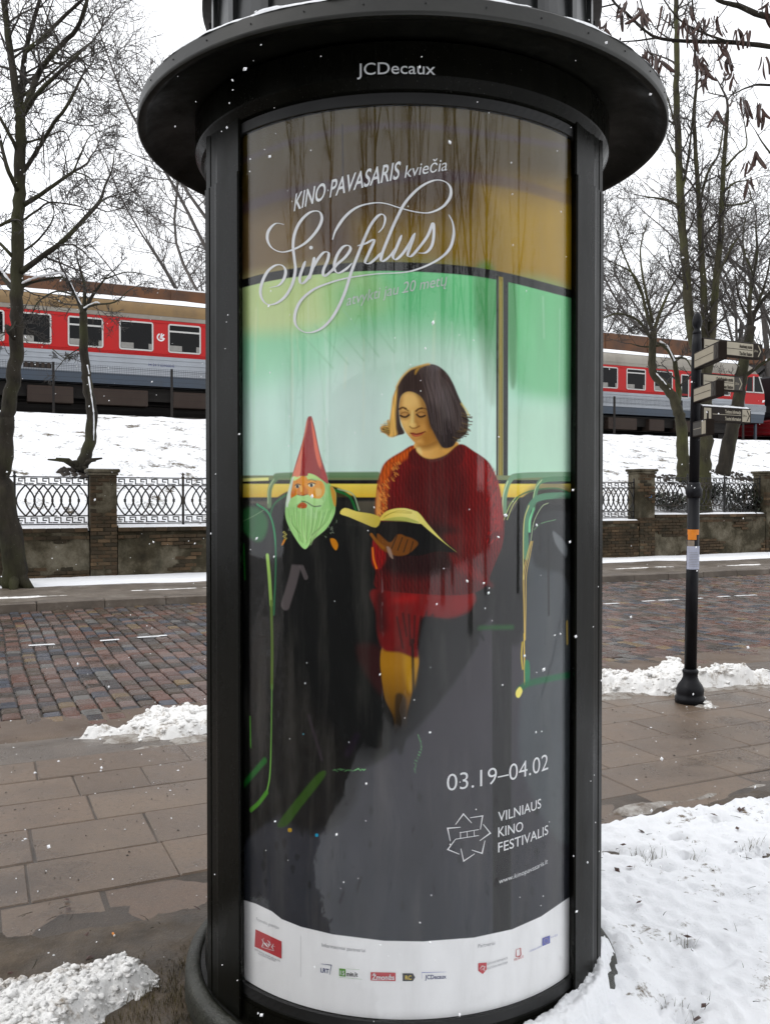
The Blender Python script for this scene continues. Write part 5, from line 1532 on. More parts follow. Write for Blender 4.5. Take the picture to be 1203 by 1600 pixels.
POSTM = pm_.mesh('post'); POSTM.materials.append(M['iron'])
fence_names = ['iron railing running out of the picture on the left', 'black iron railing of crossing arches and key borders between leaning tree and pillar', 'black iron railing of crossing arches between the pillar and the column', 'iron railing hidden behind the column',
               'iron railing of crossing arches just right of the column', 'iron railing behind the finger post', 'iron railing past the last pillar on the right', 'iron railing at the far end']
for i in range(len(PIL_S)-1):
    a, b = PIL_S[i]+0.26, PIL_S[i+1]-0.26
    zt = wall_top((a+b)/2)+0.02
    f = thing('iron_railing', st((a+b)/2, T_WALL+0.2), fence_names[i], 'railing', 'lengths of the iron railing')
    tF = T_WALL+0.22
    n = 3; step = (b-a)/n
    for k in range(n+1):
        inst('post', POSTM, st(a+k*step, tF, zt), f)
    for z in (0.045, 0.215, 0.845, 1.005):
        m = MB(); m.box(st((a+b)/2, tF, zt+z), (b-a, 0.030, 0.024), rz=ANG); m.build('rail', M['iron'], f)
    show = 1 <= i <= 6
    lens_all, keys_all = MB(), MB()
    for k in range(n):
        p0 = a+k*step+0.03; p1 = a+(k+1)*step-0.03
        cnt = int(round((p1-p0)/SP))
        sp_ = (p1-p0)/cnt
        for j in range(cnt+1):
            if j in (0, cnt): continue
            if show: inst('lens_bar', LENS, st(p0+j*sp_, tF, zt+0.53), f)
        kc = int((p1-p0)/KW); kw = (p1-p0)/kc
        for j in range(kc):
            if show:
                inst('key_link', KEY, st(p0+(j+.5)*kw, tF, zt+0.925), f)
                inst('key_link', KEY, st(p0+(j+.5)*kw, tF, zt+0.130), f)
# ------------------------------------------------------------------ trees
def grow(tw, p, d, L, r, lvl, R, minr=0.004, spread=0.75, up=0.12, den=1.0, lim=None):
    """a branch with its children, as tapering tubes; tw(level) gives the mesh to write into"""
    k = 6 if lvl > 1 else 4
    pts = [np.array(p, float)]; dirs = []
    dd = np.array(d, float); dd /= np.linalg.norm(dd)
    for i in range(k):
        dd = dd+np.array([R.gauss(0, .16), R.gauss(0, .16), R.gauss(0, .13)+up*0.5])
        dd /= np.linalg.norm(dd); dirs.append(dd.copy())
        pts.append(pts[-1]+dd*L/k)
    rad = np.linspace(r, max(minr, r*0.35), k+1)
    tw(lvl, r).tube(pts, rad, 6 if r > 0.03 else (4 if r > 0.012 else 3), False, True)
    if lvl <= 0: return
    n = max(2, int((3+2.2*R.random())*den*(1.25 if lvl == 1 else 1)))
    for j in range(n):
        f = 0.22+0.78*(j+R.random()*0.9)/n
        i = min(k-1, int(f*k)); q = pts[i]+(pts[i+1]-pts[i])*(f*k-i if f*k-i <= 1 else 1)
        base = dirs[i]
        side = np.array([R.gauss(0, 1), R.gauss(0, 1), R.gauss(0, .7)])
        side -= base*(side@base); side /= np.linalg.norm(side)+1e-9
        nd = base*(1-spread*0.55)+side*spread+np.array([0, 0, up])
        grow(tw, q, nd, L*(0.42+0.28*R.random())*(1.05-0.35*f), max(minr, r*(0.62-0.22*f)), lvl-1, R, minr, spread, up, den)
def tree(name, base, label, group, limbs, mats, seed, twig_r=0.005, sub=2, den=1.0, every=0.6, subL=1.0, up=0.1, extra=None):
    """limbs: list of (points, radii, grows); every limb carries side branches that end in twigs"""
    R = random.Random(seed)
    t = thing(name, base, label, 'tree', group)
    tr, cr = MB(), MB()
    tw = lambda lvl, r: tr if r > 0.05 else cr
    for (pts, r0, r1, g) in limbs:
        P = spline(pts, 4); n = len(P)
        wob = np.array([[R.gauss(0, 1), R.gauss(0, 1), R.gauss(0, .5)] for _ in range(n)])*r1*0.13
        wob[0] = 0
        tr.tube(P+wob, np.linspace(r0, r1, n)*(1+0.03*np.array([R.gauss(0, 1) for _ in range(n)])), 10 if r0 > 0.08 else 7, True, True)
        if not g: continue
        Ls = np.r_[0, np.cumsum(np.linalg.norm(np.diff(P, axis=0), axis=1))]
        x = every*(0.4+R.random()*.6)+(Ls[-1]*0.12)
        while x < Ls[-1]:
            i = min(n-2, np.searchsorted(Ls, x)-1); i = max(0, i)
            f = (x-Ls[i])/(Ls[i+1]-Ls[i]+1e-9)
            q = P[i]+(P[i+1]-P[i])*f
            b = P[i+1]-P[i]; b /= np.linalg.norm(b)+1e-9
            s_ = np.array([R.gauss(0, 1), R.gauss(0, 1), R.gauss(0, .5)]); s_ -= b*(s_@b); s_ /= np.linalg.norm(s_)+1e-9
            frac = x/Ls[-1]
            rr = (r0+(r1-r0)*frac)*0.42
            grow(tw, q, b*0.45+s_*0.9+np.array([0, 0, up]), g*(0.6+0.7*R.random())*(1.1-0.5*frac)*subL, min(max(rr, twig_r*1.5), 0.035), sub, R, twig_r, 0.75, up, den)
            x += every*(0.5+R.random())
        b = P[-1]-P[-2]; b /= np.linalg.norm(b)
        grow(tw, P[-1], b, g*0.9*subL, max(r1*0.9, twig_r), sub, R, twig_r, 0.7, up, den)
    if extra: extra(tr, cr)
    tr.build('trunk', mats[0], t)
    cr.build('crown', mats[1], t)
    return t
def px(lst, Y, dj=0.0, seed=0):
    R = random.Random(seed)
    out = []
    off = 0.0
    for i, (x, y) in enumerate(lst):
        if i: off += R.gauss(0, dj)
        out.append(at(x, y, Y+off))
    return out
# big dark tree at the left, leaning at its foot
Y0 = 16.25
lb = on_ground(24, 921)
trunkA = [np.array([lb[0], lb[1], 0.0])]+px([(22, 862), (10, 800), (4, 757), (6, 712), (12, 652)], Y0)
trunkL = px([(11, 660), (12, 652), (20, 600), (25, 560), (26, 520), (27, 470), (27, 440), (29, 357), (31, 302), (33, 247), (33, 215), (32, 192), (30, 165)], Y0)
rr = []
limbsL = [(trunkA, 0.225, 0.135, 0), (trunkL, 0.137, 0.088, 0)]
def LL(p, r0, r1, g, sd, dj=0.35):
    limbsL.append((px(p, Y0, dj, sd), r0*0.78, r1*0.8, g))
LL([(30, 168), (23, 121), (14, 55), (7, -10), (0, -80)], 0.10, 0.06, 1.5, 1, 0.2)
LL([(31, 165), (36, 120), (38, 96), (41, 77), (55, 27), (70, -30)], 0.085, 0.04, 1.5, 2, 0.3)
LL([(34, 182), (48, 150), (59, 118), (77, 91), (104, 63), (121, 44), (137, 0), (142, -40)], 0.085, 0.04, 1.5, 3)
LL([(41, 80), (66, 60), (96, 30), (129, 0), (150, -22)], 0.055, 0.03, 1.4, 4)
LL([(36, 180), (58, 148), (91, 115), (126, 82)], 0.065, 0.03, 1.5, 5)
LL([(33, 275), (60, 234), (85, 192), (104, 168), (124, 129)], 0.055, 0.03, 0.9, 6, 0.2)
LL([(36, 322), (74, 297), (115, 268)], 0.06, 0.035, 1.1, 7)
LL([(115, 268), (128, 240), (142, 212), (172, 200)], 0.022, 0.008, 1.0, 8)
LL([(115, 268), (140, 277), (158, 300)], 0.02, 0.008, 1.0, 18)
LL([(34, 425), (69, 399), (102, 374), (146, 327), (158, 311), (165, 290), (176, 264), (179, 239)], 0.075, 0.012, 1.1, 9)
LL([(158, 313), (175, 322), (200, 328)], 0.015, 0.006, 0.9, 19)
LL([(34, 346), (60, 328), (80, 316), (124, 322)], 0.03, 0.015, 1.0, 10)
LL([(30, 300), (15, 270), (8, 247), (0, 214), (-10, 180)], 0.06, 0.03, 1.2, 11)
LL([(26, 340), (10, 348), (-20, 362)], 0.05, 0.03, 1.1, 12)
LL([(24, 405), (10, 390), (-20, 360)], 0.05, 0.03, 1.1, 13)
LL([(22, 452), (10, 440), (0, 426), (-30, 400)], 0.06, 0.04, 1.0, 14)
LL([(33, 449), (45, 443), (60, 439), (94, 433), (104, 438)], 0.045, 0.018, 0.8, 15, 0.2)
LL([(30, 240), (10, 200), (-20, 150)], 0.05, 0.03, 1.3, 16)
LL([(26, 500), (18, 515), (5, 520), (-20, 525)], 0.02, 0.01, 0.8, 17)
LL([(34, 395), (60, 375), (84, 340), (80, 300)], 0.03, 0.012, 1.1, 20)
LL([(33, 225), (70, 215), (100, 205), (112, 228)], 0.03, 0.01, 1.2, 21)
LL([(36, 150), (62, 130), (100, 98), (150, 60)], 0.04, 0.012, 1.4, 22)
LL([(100, 78), (130, 100), (150, 128), (168, 110)], 0.02, 0.008, 1.2, 23)
LL([(80, 95), (118, 110), (150, 150)], 0.025, 0.01, 1.2, 24)
def left_extra(tr, cr):
    # root flare, a burr, a torn hanging stick
    for (dx, dy, r) in ((0.28, -0.10, 0.12), (-0.3, 0.0, 0.12), (0.1, -0.3, 0.10)):
        tr.tube([lb+np.array([0, 0, 0.5]), lb+np.array([dx*.6, dy*.6, 0.16]), lb+np.array([dx*1.5, dy*1.5, -0.05])], [0.12, r, 0.05], 8)
    c = at(18, 517, Y0-0.12); tr.tube([c+np.array([-.10, 0, .1]), c, c+np.array([0.06, 0, -.16])], [0.03, 0.09, 0.03], 8)
    tr.tube(px([(68, 207), (64, 225), (60, 240)], Y0-0.2), [0.02, 0.018, 0.01], 5); cr.tube(px([(68, 208), (69, 245), (71, 274)], Y0-0.25), [0.012, 0.012, 0.006], 4)
TL = tree('street_tree', (lb[0], lb[1], 0), 'big bare dark tree leaning at its foot on the far pavement, at the left edge', 'bare trees along the street', limbsL, (M['bark'], M['twig']), 5, 0.0050, 2, 1.3, 0.36, 1.0, 0.06, left_extra)
def limb_snow(owner, paths, Y, w, seed):
    m = MB()
    for i, p in enumerate(paths):
        P = spline(px(p, Y-0.02, 0.0, seed), 6); P[:, 2] += w*0.9
        m.tube(P, w*0.75*np.array([0.3+0.7*abs(vnoise(np.array(q*0.9), np.array(i*3.3), 4)) for q in range(len(P))]), 6)
    tag(m.build('limb_snow', M['snow'], owner), kind='stuff')
limb_snow(TL, [[(33, 447), (45, 441), (60, 436), (94, 430), (103, 436)], [(20, 446), (10, 435), (0, 421)]], Y0, 0.045, 1)

# small crooked tree behind the railing
YS = 20.9
limbsS = [(px([(125, 735), (133, 715), (141, 690), (144, 655), (140, 620), (136, 590), (133, 560), (131, 500), (130, 488)], YS), 0.15, 0.085, 0),
          (px([(131, 490), (122, 468), (108, 440), (100, 425)], YS, .15, 2), 0.06, 0.03, 0.9), (px([(131, 490), (133, 450), (127, 425), (122, 408)], YS, .15, 3), 0.05, 0.02, 0.9),
          (px([(132, 486), (145, 462), (155, 448), (165, 435)], YS, .15, 4), 0.05, 0.02, 0.9), (px([(132, 482), (150, 476), (180, 472), (200, 455)], YS, .2, 5), 0.03, 0.012, 0.9),
          (px([(120, 462), (90, 455), (62, 470), (50, 492)], YS, .2, 6), 0.025, 0.01, 0.7), (px([(133, 540), (108, 555), (90, 575)], YS, .1, 7), 0.016, 0.008, 0.5),
          (px([(82, 545), (105, 560), (135, 545)], YS, .1, 8), 0.012, 0.006, 0.4), (px([(100, 430), (80, 420), (58, 425)], YS, .15, 9), 0.02, 0.01, 0.7), (px([(165, 436), (200, 425), (240, 432)], YS, .2, 10), 0.02, 0.008, 0.8)]
def small_extra(tr, cr):
    b0 = at(126, 734, YS)
    R = random.Random(4)
    for (x, y) in ((75, 718), (88, 716), (110, 722), (150, 720), (160, 716), (140, 740), (115, 742)):
        e = at(x, y, YS-0.3+R.gauss(0, .15)); m_ = (b0+e)/2+np.array([0, 0, 0.10])
        tr.tube([b0, m_, e], [0.07, 0.05, 0.02], 6)
sb = at(126, 735, YS)
TS = tree('young_tree', (sb[0], sb[1], sb[2]-0.1), 'small crooked tree with snow down one side, on the bank above the plastered pillar', 'bare trees along the street', limbsS, (M['bark'], M['twig']), 8, 0.0055, 2, 1.2, 0.26, 0.9, 0.03, small_extra)
limb_snow(TS, [[(147, 690), (147, 650), (143, 618), (139, 590)], [(140, 586), (137, 572)], [(108, 436), (118, 458), (128, 478)], [(131, 483), (150, 474), (160, 478)]], YS-0.09, 0.030, 2)
def root_soil(name, c, r, seed):
    pts = [(c[0]+r*math.cos(a)*(1+.4*math.sin(3*a+seed)), c[1]+r*0.8*math.sin(a)) for a in np.linspace(0, 6.28, 16)[:-1]]
    m = MB(); R = random.Random(seed)
    for k in range(120):
        a = R.random()*6.28; d = r*math.sqrt(R.random())
        p = np.array([c[0]+d*math.cos(a), c[1]+d*math.sin(a)*.7, 0])
        tt = -p[0]*math.sin(ANG)+p[1]*math.cos(ANG)
        p[2] = float(bank_z(tt))+0.02
        q_ = 0.015+0.035*R.random(); m.lathe([(0.004, q_*1.1), (q_*.8, q_*.8), (q_*1.5, 0.0), (q_*1.6, -.1)], p, 7)
    return tag(m.build(name, M['soil']), kind='stuff')
root_soil('soil', sb, 0.55, 3)

# three-stemmed tree on the far pavement behind the finger post
rb = on_ground(1100, 868); YR = rb[1]
limbsR = [([np.array([rb[0], rb[1], 0.0])]+px([(1100, 800), (1099, 740), (1099, 690), (1100, 640), (1100, 600)], YR), 0.215, 0.20, 0),
          (px([(1098, 612), (1089, 560), (1078, 510), (1072, 440), (1066, 360), (1061, 280), (1059, 215), (1056, 150), (1057, 80), (1056, 20), (1056, -40)], YR, .05, 1), 0.155, 0.06, 1.4),
          (px([(1101, 605), (1103, 560), (1101, 520), (1099, 470), (1096, 400), (1092, 330), (1087, 250), (1084, 180), (1088, 120)], YR, .05, 2), 0.13, 0.04, 1.4),
          (px([(1102, 605), (1108, 560), (1112, 515), (1117, 450), (1124, 380), (1128, 300), (1132, 230), (1136, 175)], YR, .05, 3), 0.14, 0.05, 1.3),
          (px([(1064, 300), (1071, 270), (1078, 220), (1084, 150)], YR, .2, 4), 0.05, 0.02, 1.2), (px([(1092, 320), (1105, 270), (1122, 240), (1131, 190)], YR, .2, 5), 0.045, 0.02, 1.2),
          (px([(1060, 322), (1040, 312), (1006, 307)], YR, .2, 6), 0.045, 0.018, 1.2), (px([(1130, 300), (1148, 285), (1170, 282)], YR, .2, 7), 0.04, 0.015, 1.3),
          (px([(1130, 320), (1150, 320), (1172, 312), (1165, 280)], YR, .2, 8), 0.035, 0.012, 1.2), (px([(1070, 270), (1048, 230), (1040, 205)], YR, .2, 9), 0.03, 0.012, 1.2),
          (px([(1060, 215), (1044, 160), (1030, 120)], YR, .2, 10), 0.03, 0.012, 1.2), (px([(1134, 260), (1152, 240), (1166, 226), (1162, 190)], YR, .2, 11), 0.04, 0.016, 1.1),
          (px([(1112, 480), (1118, 440), (1140, 390), (1153, 372)], YR, .2, 12), 0.05, 0.02, 1.2)]
tree('street_tree', (rb[0], rb[1], 0), 'tall three-stemmed mossy tree on the far pavement just behind the finger post', 'bare trees along the street', limbsR, (M['bark_green'], M['twig']), 11, 0.0062, 2, 1.1, 0.50, 1.0, 0.15)
# two trees on the bank to the right
YA = 28.6
limbsA = [(px([(1066, 752), (1067, 730), (1066, 703), (1063, 661), (1058, 640), (1051, 619), (1036, 601), (1021, 585), (1018, 560), (1020, 519)], YA), 0.21, 0.11, 0),
          (px([(1058, 632), (1060, 610), (1055, 575), (1052, 560), (1040, 543), (1028, 537)], YA, .1, 2), 0.10, 0.05, 1.2),
          (px([(1020, 520), (1010, 490), (1000, 450), (985, 425), (960, 412)], YA, .3, 3), 0.07, 0.02, 1.7), (px([(1020, 520), (1030, 490), (1045, 455), (1060, 430)], YA, .3, 4), 0.07, 0.02, 1.7),
          (px([(1018, 530), (995, 500), (965, 490), (940, 498)], YA, .3, 5), 0.05, 0.015, 1.6), (px([(1030, 540), (1006, 542), (985, 537)], YA, .2, 6), 0.04, 0.015, 1.2),
          (px([(1052, 560), (1070, 560), (1080, 575)], YA, .2, 7), 0.04, 0.015, 1.0), (px([(1020, 505), (1005, 440), (1000, 390), (1010, 350)], YA, .3, 8), 0.05, 0.015, 1.8), (px([(1002, 460), (975, 400), (960, 350)], YA, .3, 9), 0.04, 0.012, 1.8)]
tb = at(1066, 748, YA)
tree('bank_tree', (tb[0], tb[1], tb[2]), 'bent tree on the snowy bank, its trunk swinging left across the second railcar', 'bare trees on the bank', limbsA, (M['bark_green'], M['twig']), 21, 0.0068, 2, 1.25, 0.42, 1.0, 0.1)
limb_snow(bpy.data.objects['bank_tree'], [[(1050, 616), (1036, 598), (1023, 584)], [(1054, 566), (1042, 543), (1030, 535)]], YA-0.1, 0.05, 3)
root_soil('soil', tb, 0.9, 5)
YB = 30.5
limbsB = [(px([(1128, 742), (1133, 720), (1141, 680), (1150, 640), (1156, 605), (1162, 570), (1167, 545), (1172, 510)], YB), 0.27, 0.14, 0),
          (px([(1170, 520), (1178, 490), (1190, 470), (1205, 455)], YB, .2, 2), 0.10, 0.05, 1.5), (px([(1172, 512), (1170, 480), (1174, 440), (1182, 400), (1180, 350)], YB, .3, 3), 0.09, 0.03, 1.8),
          (px([(1162, 575), (1150, 600), (1142, 610), (1152, 575), (1155, 560)], YB, .1, 4), 0.05, 0.02, 0.8), (px([(1160, 590), (1180, 575), (1203, 560)], YB, .2, 5), 0.08, 0.05, 1.2),
          (px([(1170, 500), (1155, 470), (1148, 430)], YB, .3, 6), 0.05, 0.02, 1.6), (px([(1182, 480), (1198, 430), (1206, 380)], YB, .3, 7), 0.05, 0.02, 1.7), (px([(1176, 430), (1160, 380), (1166, 330)], YB, .3, 8), 0.04, 0.015, 1.7)]
tb = at(1128, 738, YB)
tree('bank_tree', (tb[0], tb[1], tb[2]), 'leaning forked tree on the bank in front of the railcar cab, at the right edge', 'bare trees on the bank', limbsB, (M['bark'], M['twig']), 23, 0.0068, 2, 1.25, 0.45, 1.0, 0.1)
root_soil('soil', tb, 1.0, 8)

# paler bare trees beyond the railway
def far_tree(x, ytop, yb, Y, label, seed, wd=1.0, sub=3):
    R = random.Random(seed)
    b = at(x, yb, Y); top = at(x+R.gauss(0, 8), ytop, Y)
    b[2] = 4.4
    H = top[2]-b[2]
    L = [([b, b+np.array([R.gauss(0, .2), 0, H*0.2]), b+np.array([R.gauss(0, .4), 0, H*.45])], 0.24, 0.15, 0)]
    for k in range(7):
        f = 0.22+0.04*k
        q = b+np.array([0, 0, H*f]); a = k*2.4+R.random()
        e = q+np.array([math.cos(a)*H*.30*wd, math.sin(a)*H*.3, H*(0.34+0.26*R.random())])
        m1 = q+(e-q)*.35+np.array([R.gauss(0, .5), R.gauss(0, .5), -.3]); m2 = q+(e-q)*.7+np.array([R.gauss(0, .6), R.gauss(0, .6), R.gauss(0, .3)])
        L.append(([q, m1, m2, e], 0.10, 0.03, H*0.17))
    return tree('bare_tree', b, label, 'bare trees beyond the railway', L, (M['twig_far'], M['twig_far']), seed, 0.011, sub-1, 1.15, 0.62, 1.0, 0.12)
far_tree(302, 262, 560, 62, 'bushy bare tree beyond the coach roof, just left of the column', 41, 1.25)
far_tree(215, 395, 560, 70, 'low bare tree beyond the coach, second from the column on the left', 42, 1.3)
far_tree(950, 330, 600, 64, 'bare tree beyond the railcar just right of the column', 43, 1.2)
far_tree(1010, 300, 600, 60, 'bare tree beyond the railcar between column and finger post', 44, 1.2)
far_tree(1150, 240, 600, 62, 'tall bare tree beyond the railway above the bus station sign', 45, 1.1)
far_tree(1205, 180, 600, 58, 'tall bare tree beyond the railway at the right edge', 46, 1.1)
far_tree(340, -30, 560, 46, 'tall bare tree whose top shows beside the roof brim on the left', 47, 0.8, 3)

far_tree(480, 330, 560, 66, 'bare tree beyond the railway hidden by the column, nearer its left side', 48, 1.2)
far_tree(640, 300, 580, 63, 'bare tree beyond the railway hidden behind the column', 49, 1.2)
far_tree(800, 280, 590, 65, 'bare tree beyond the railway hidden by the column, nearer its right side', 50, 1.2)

# pod tree whose branches hang in at the top right
pb = np.array([4.7, 5.2, 0.0])
YP = 5.2
limbsP = [([pb, pb+np.array([0.02, 0, 1.5]), pb+np.array([-.05, .05, 3.2]), pb+np.array([0.0, 0.1, 5.2])], 0.19, 0.10, 0),
          ([pb+np.array([-.03, .05, 3.3])]+px([(1500, 140), (1300, 92), (1203, 73), (1139, 66), (1070, 64), (1026, 59), (1005, 46)], YP, .05, 1), 0.021, 0.007, 0),
          (px([(1005, 46), (995, 37), (980, 22), (961, 6), (945, -20)], YP-.1, .05, 2), 0.010, 0.006, 0.35),
          ([pb+np.array([-.05, .05, 3.6])]+px([(1400, 60), (1203, 27), (1154, 9), (1123, 1), (1090, -25)], YP+.2, .05, 3), 0.026, 0.009, 0.35),
          ([pb+np.array([-.03, .05, 3.0])]+px([(1350, 150), (1203, 133), (1170, 136), (1145, 147)], YP-.2, .05, 4), 0.012, 0.003, 0.30),
          (px([(1139, 66), (1100, 52), (1060, 30), (1030, -10)], YP+.1, .05, 5), 0.008, 0.004, 0.35), (px([(1026, 59), (990, 64), (950, 66)], YP, .05, 6), 0.006, 0.003, 0.2),
          (px([(1203, 240), (1190, 222), (1180, 205)], YP-.1, .05, 7), 0.006, 0.003, 0.25), ([pb+np.array([-.03, .05, 2.6])]+px([(1420, 260), (1300, 250), (1203, 240)], YP-.1, .03, 8), 0.012, 0.004, 0),
          (px([(1090, -25), (1060, 10), (1045, 60)], YP+.2, .03, 9), 0.006, 0.003, 0.3), (px([(961, 6), (930, 14), (925, 20)], YP-.1, .03, 10), 0.005, 0.003, 0.15),
          (px([(1005, 46), (1015, 80), (1030, 110)], YP, .03, 11), 0.004, 0.002, 0.2), (px([(1080, -10), (1085, 30), (1100, 50)], YP, .03, 12), 0.006, 0.003, 0.3), (px([(1000, -30), (1000, 0), (1010, 30)], YP, .03, 13), 0.006, 0.003, 0.3)]
TP = tree('pod_tree', tuple(pb), 'bare tree whose thorny branches with hanging brown seed pods come in at the top right', 'bare trees by the column', limbsP, (M['bark'], M['twig']), 61, 0.0018, 1, 1.0, 0.16, 1.0, 0.0)
R_ = random.Random(77)
podm = []
for k in range(6):
    m = MB(); n = 9; curl = (R_.random()-.5)*2.4
    vs = []
    P = []
    x = z = 0; a = -math.pi/2
    for i in range(n):
        P.append((x, z)); x += math.cos(a)*0.016; z += math.sin(a)*0.016; a += curl/n
    for i, (x, z) in enumerate(P):
        w = 0.0105*math.sin(math.pi*(i+.6)/(n+.3))**0.6; tw_ = 0.7*math.sin(i*.6+k)
        vs += [(x-w, -0.0018+tw_*.004, z), (x+w, 0.0018-tw_*.004, z), (x+w*.2, 0.0045+tw_*.004, z)]
    fs = []
    for i in range(n-1):
        for q in range(3):
            fs.append((i*3+q, i*3+(q+1) % 3, i*3+3+(q+1) % 3, i*3+3+q))
    m.add(vs, fs, True); me = m.mesh('seed_pod'); me.materials.append(M['pod']); podm.append(me)
for (x, y, n, sp_) in ((930, 16, 5, 10), (945, 30, 4, 9), (938, 44, 3, 8), (990, 6, 7, 14), (1003, 18, 6, 10), (975, 5, 4, 9), (955, 55, 2, 6), (968, 62, 2, 5), (1012, 78, 5, 8), (1006, 88, 4, 7), (1030, 96, 4, 6), (1026, 88, 3, 5), (1040, 18, 4, 7),
                       (1066, 30, 7, 12), (1082, 42, 6, 10), (1095, 30, 6, 10), (1078, 8, 5, 12), (1088, 84, 6, 9), (1094, 92, 4, 6), (1102, 106, 5, 6), (1100, 116, 4, 5), (1130, 72, 6, 8), (1136, 84, 4, 6), (1126, 46, 4, 7), (1110, 20, 5, 10),
                       (1150, 44, 4, 7), (1165, 50, 3, 5), (1142, 112, 3, 5), (1131, 110, 2, 3), (1160, 152, 4, 6), (1168, 160, 4, 5), (1185, 160, 5, 6), (1188, 172, 3, 4), (1178, 240, 5, 6), (1166, 252, 3, 5), (1170, 278, 4, 5), (1119, 172, 3, 4), (1145, 148, 2, 3), (1195, 90, 3, 5), (1198, 5, 3, 4)):
    for k in range(n):
        p = at(x+R_.gauss(0, sp_*.55), y+R_.gauss(0, sp_*.5), YP+R_.gauss(0, .12))
        s_ = 0.55+0.55*R_.random()
        inst('seed_pod', podm[R_.randrange(6)], p, TP, (R_.gauss(0, .25), R_.gauss(0, .3), R_.random()*6.28), (s_*1.15, s_, s_))

# evergreen shrub behind the railing at the right
def shrub(name, c, r, h, label, seed, n=900):
    R = random.Random(seed); t = thing(name, c, label, 'shrub')
    st_, lf = MB(), MB()
    for k in range(14):
        a = R.random()*6.28; e = np.array(c)+np.array([math.cos(a)*r*.7, math.sin(a)*r*.7, h*(0.5+.4*R.random())])
        st_.tube([c, (np.array(c)+e)/2+np.array([0, 0, .1]), e], [0.02, 0.014, 0.005], 4)
    for k in range(n):
        a = R.random()*6.28; q = R.random()**.5; zf = R.random()
        p = np.array(c)+np.array([math.cos(a)*r*q*math.sqrt(1-zf*zf*.8), math.sin(a)*r*q*math.sqrt(1-zf*zf*.8), h*zf*(0.85+.3*R.random())])
        d = np.array([R.gauss(0, 1), R.gauss(0, 1), R.gauss(0, .7)]); d /= np.linalg.norm(d); w = np.cross(d, [0, 0, 1]); w /= np.linalg.norm(w)+1e-9
        lf.add([p-w*.03, p+w*.03, p+d*.10+w*.02, p+d*.12-w*.02], [(0, 1, 2, 3)])
    st_.build('stems', M['bark'], t); lf.build('foliage', M['evergreen'], t)
    return t
c = at(1168, 802, 26.6); shrub('evergreen_shrub', (c[0], c[1], 1.15), 0.75, 0.85, 'low dark evergreen shrub behind the railing near the last pillar', 3, 1100)
for q, (x, y, Y, r, h, lb_) in enumerate(((1045, 762, 26.0, 0.8, 0.45, 'low dark creeper on the bank at the foot of the bent tree'), (1110, 750, 27.5, 0.9, 0.5, 'low dark undergrowth on the bank between the two bank trees'))):
    c = at(x, y, Y); tt = c[0]*V[0]+c[1]*V[1]
    shrub('evergreen_shrub', (c[0], c[1], float(bank_z(tt))-0.05), r, h, lb_, 5+q, 700)

# the park behind the camera, seen only mirrored in the pane
def park_tree(x, y, h, seed):
    R = random.Random(seed); b = np.array([x, y, -0.05])
    L = [([b, b+np.array([R.gauss(0, .1), R.gauss(0, .1), h*.4]), b+np.array([R.gauss(0, .3), R.gauss(0, .3), h])], 0.20+.08*R.random(), 0.05, 1.9)]
    for k in range(5):
        f = .25+.12*k; q = b+np.array([0, 0, h*f]); a = R.random()*6.28
        L.append(([q, q+np.array([math.cos(a)*1.1, math.sin(a)*1.1, .9]), q+np.array([math.cos(a)*2.1, math.sin(a)*2.1, 2.3])], .08, .03, 1.4))
    tree('park_tree', tuple(b), park_lb[(seed-100) % len(park_lb)]+' behind the photographer', 'park trees behind the camera', L, (M['bark'], M['twig']), seed, 0.012, 1, 1.0, .8, 1.0, .1)
park_lb = ['bare park tree at the left end of the near hedge', 'bare park tree a little left of the hedge corner', 'slim bare park tree beside the hedge corner', 'tall bare park tree in line with the hedge corner', 'bare park tree touching the middle of the receding hedge', 'tall bare park tree by the far end of the receding hedge', 'bare park tree alone on the open snow', 'tall bare park tree on the open snow toward the far hedge', 'bare park tree on the open snow well to the side', 'low bare park tree past the left hedge', 'bare park tree far out on the snow beside the column', 'tall bare park tree beyond the left hedge', 'tallest bare park tree in front of the brown building', 'tall bare park tree left before the brown building', 'tall bare park tree right before the brown building', 'bare park tree near the right end of the far hedge', 'short bare park tree nearest the column on open snow']
R2 = random.Random(12)
for k, (x, y, h) in enumerate(((-9, -8, 11), (-5.5, -12, 13), (-3.2, -9, 12), (-1.4, -13, 14), (0.6, -9.5, 12), (2.4, -12.5, 13), (4.5, -8.5, 12), (7, -11, 13), (10, -7, 11), (-12.5, -3.5, 11), (13, -3, 12), (-16, -8, 13), (1.6, -18, 14), (-7.5, -18, 14), (8.5, -18, 14), (15, -12, 13), (5.6, -4.6, 9))):
    park_tree(x, y, h, 100+k)
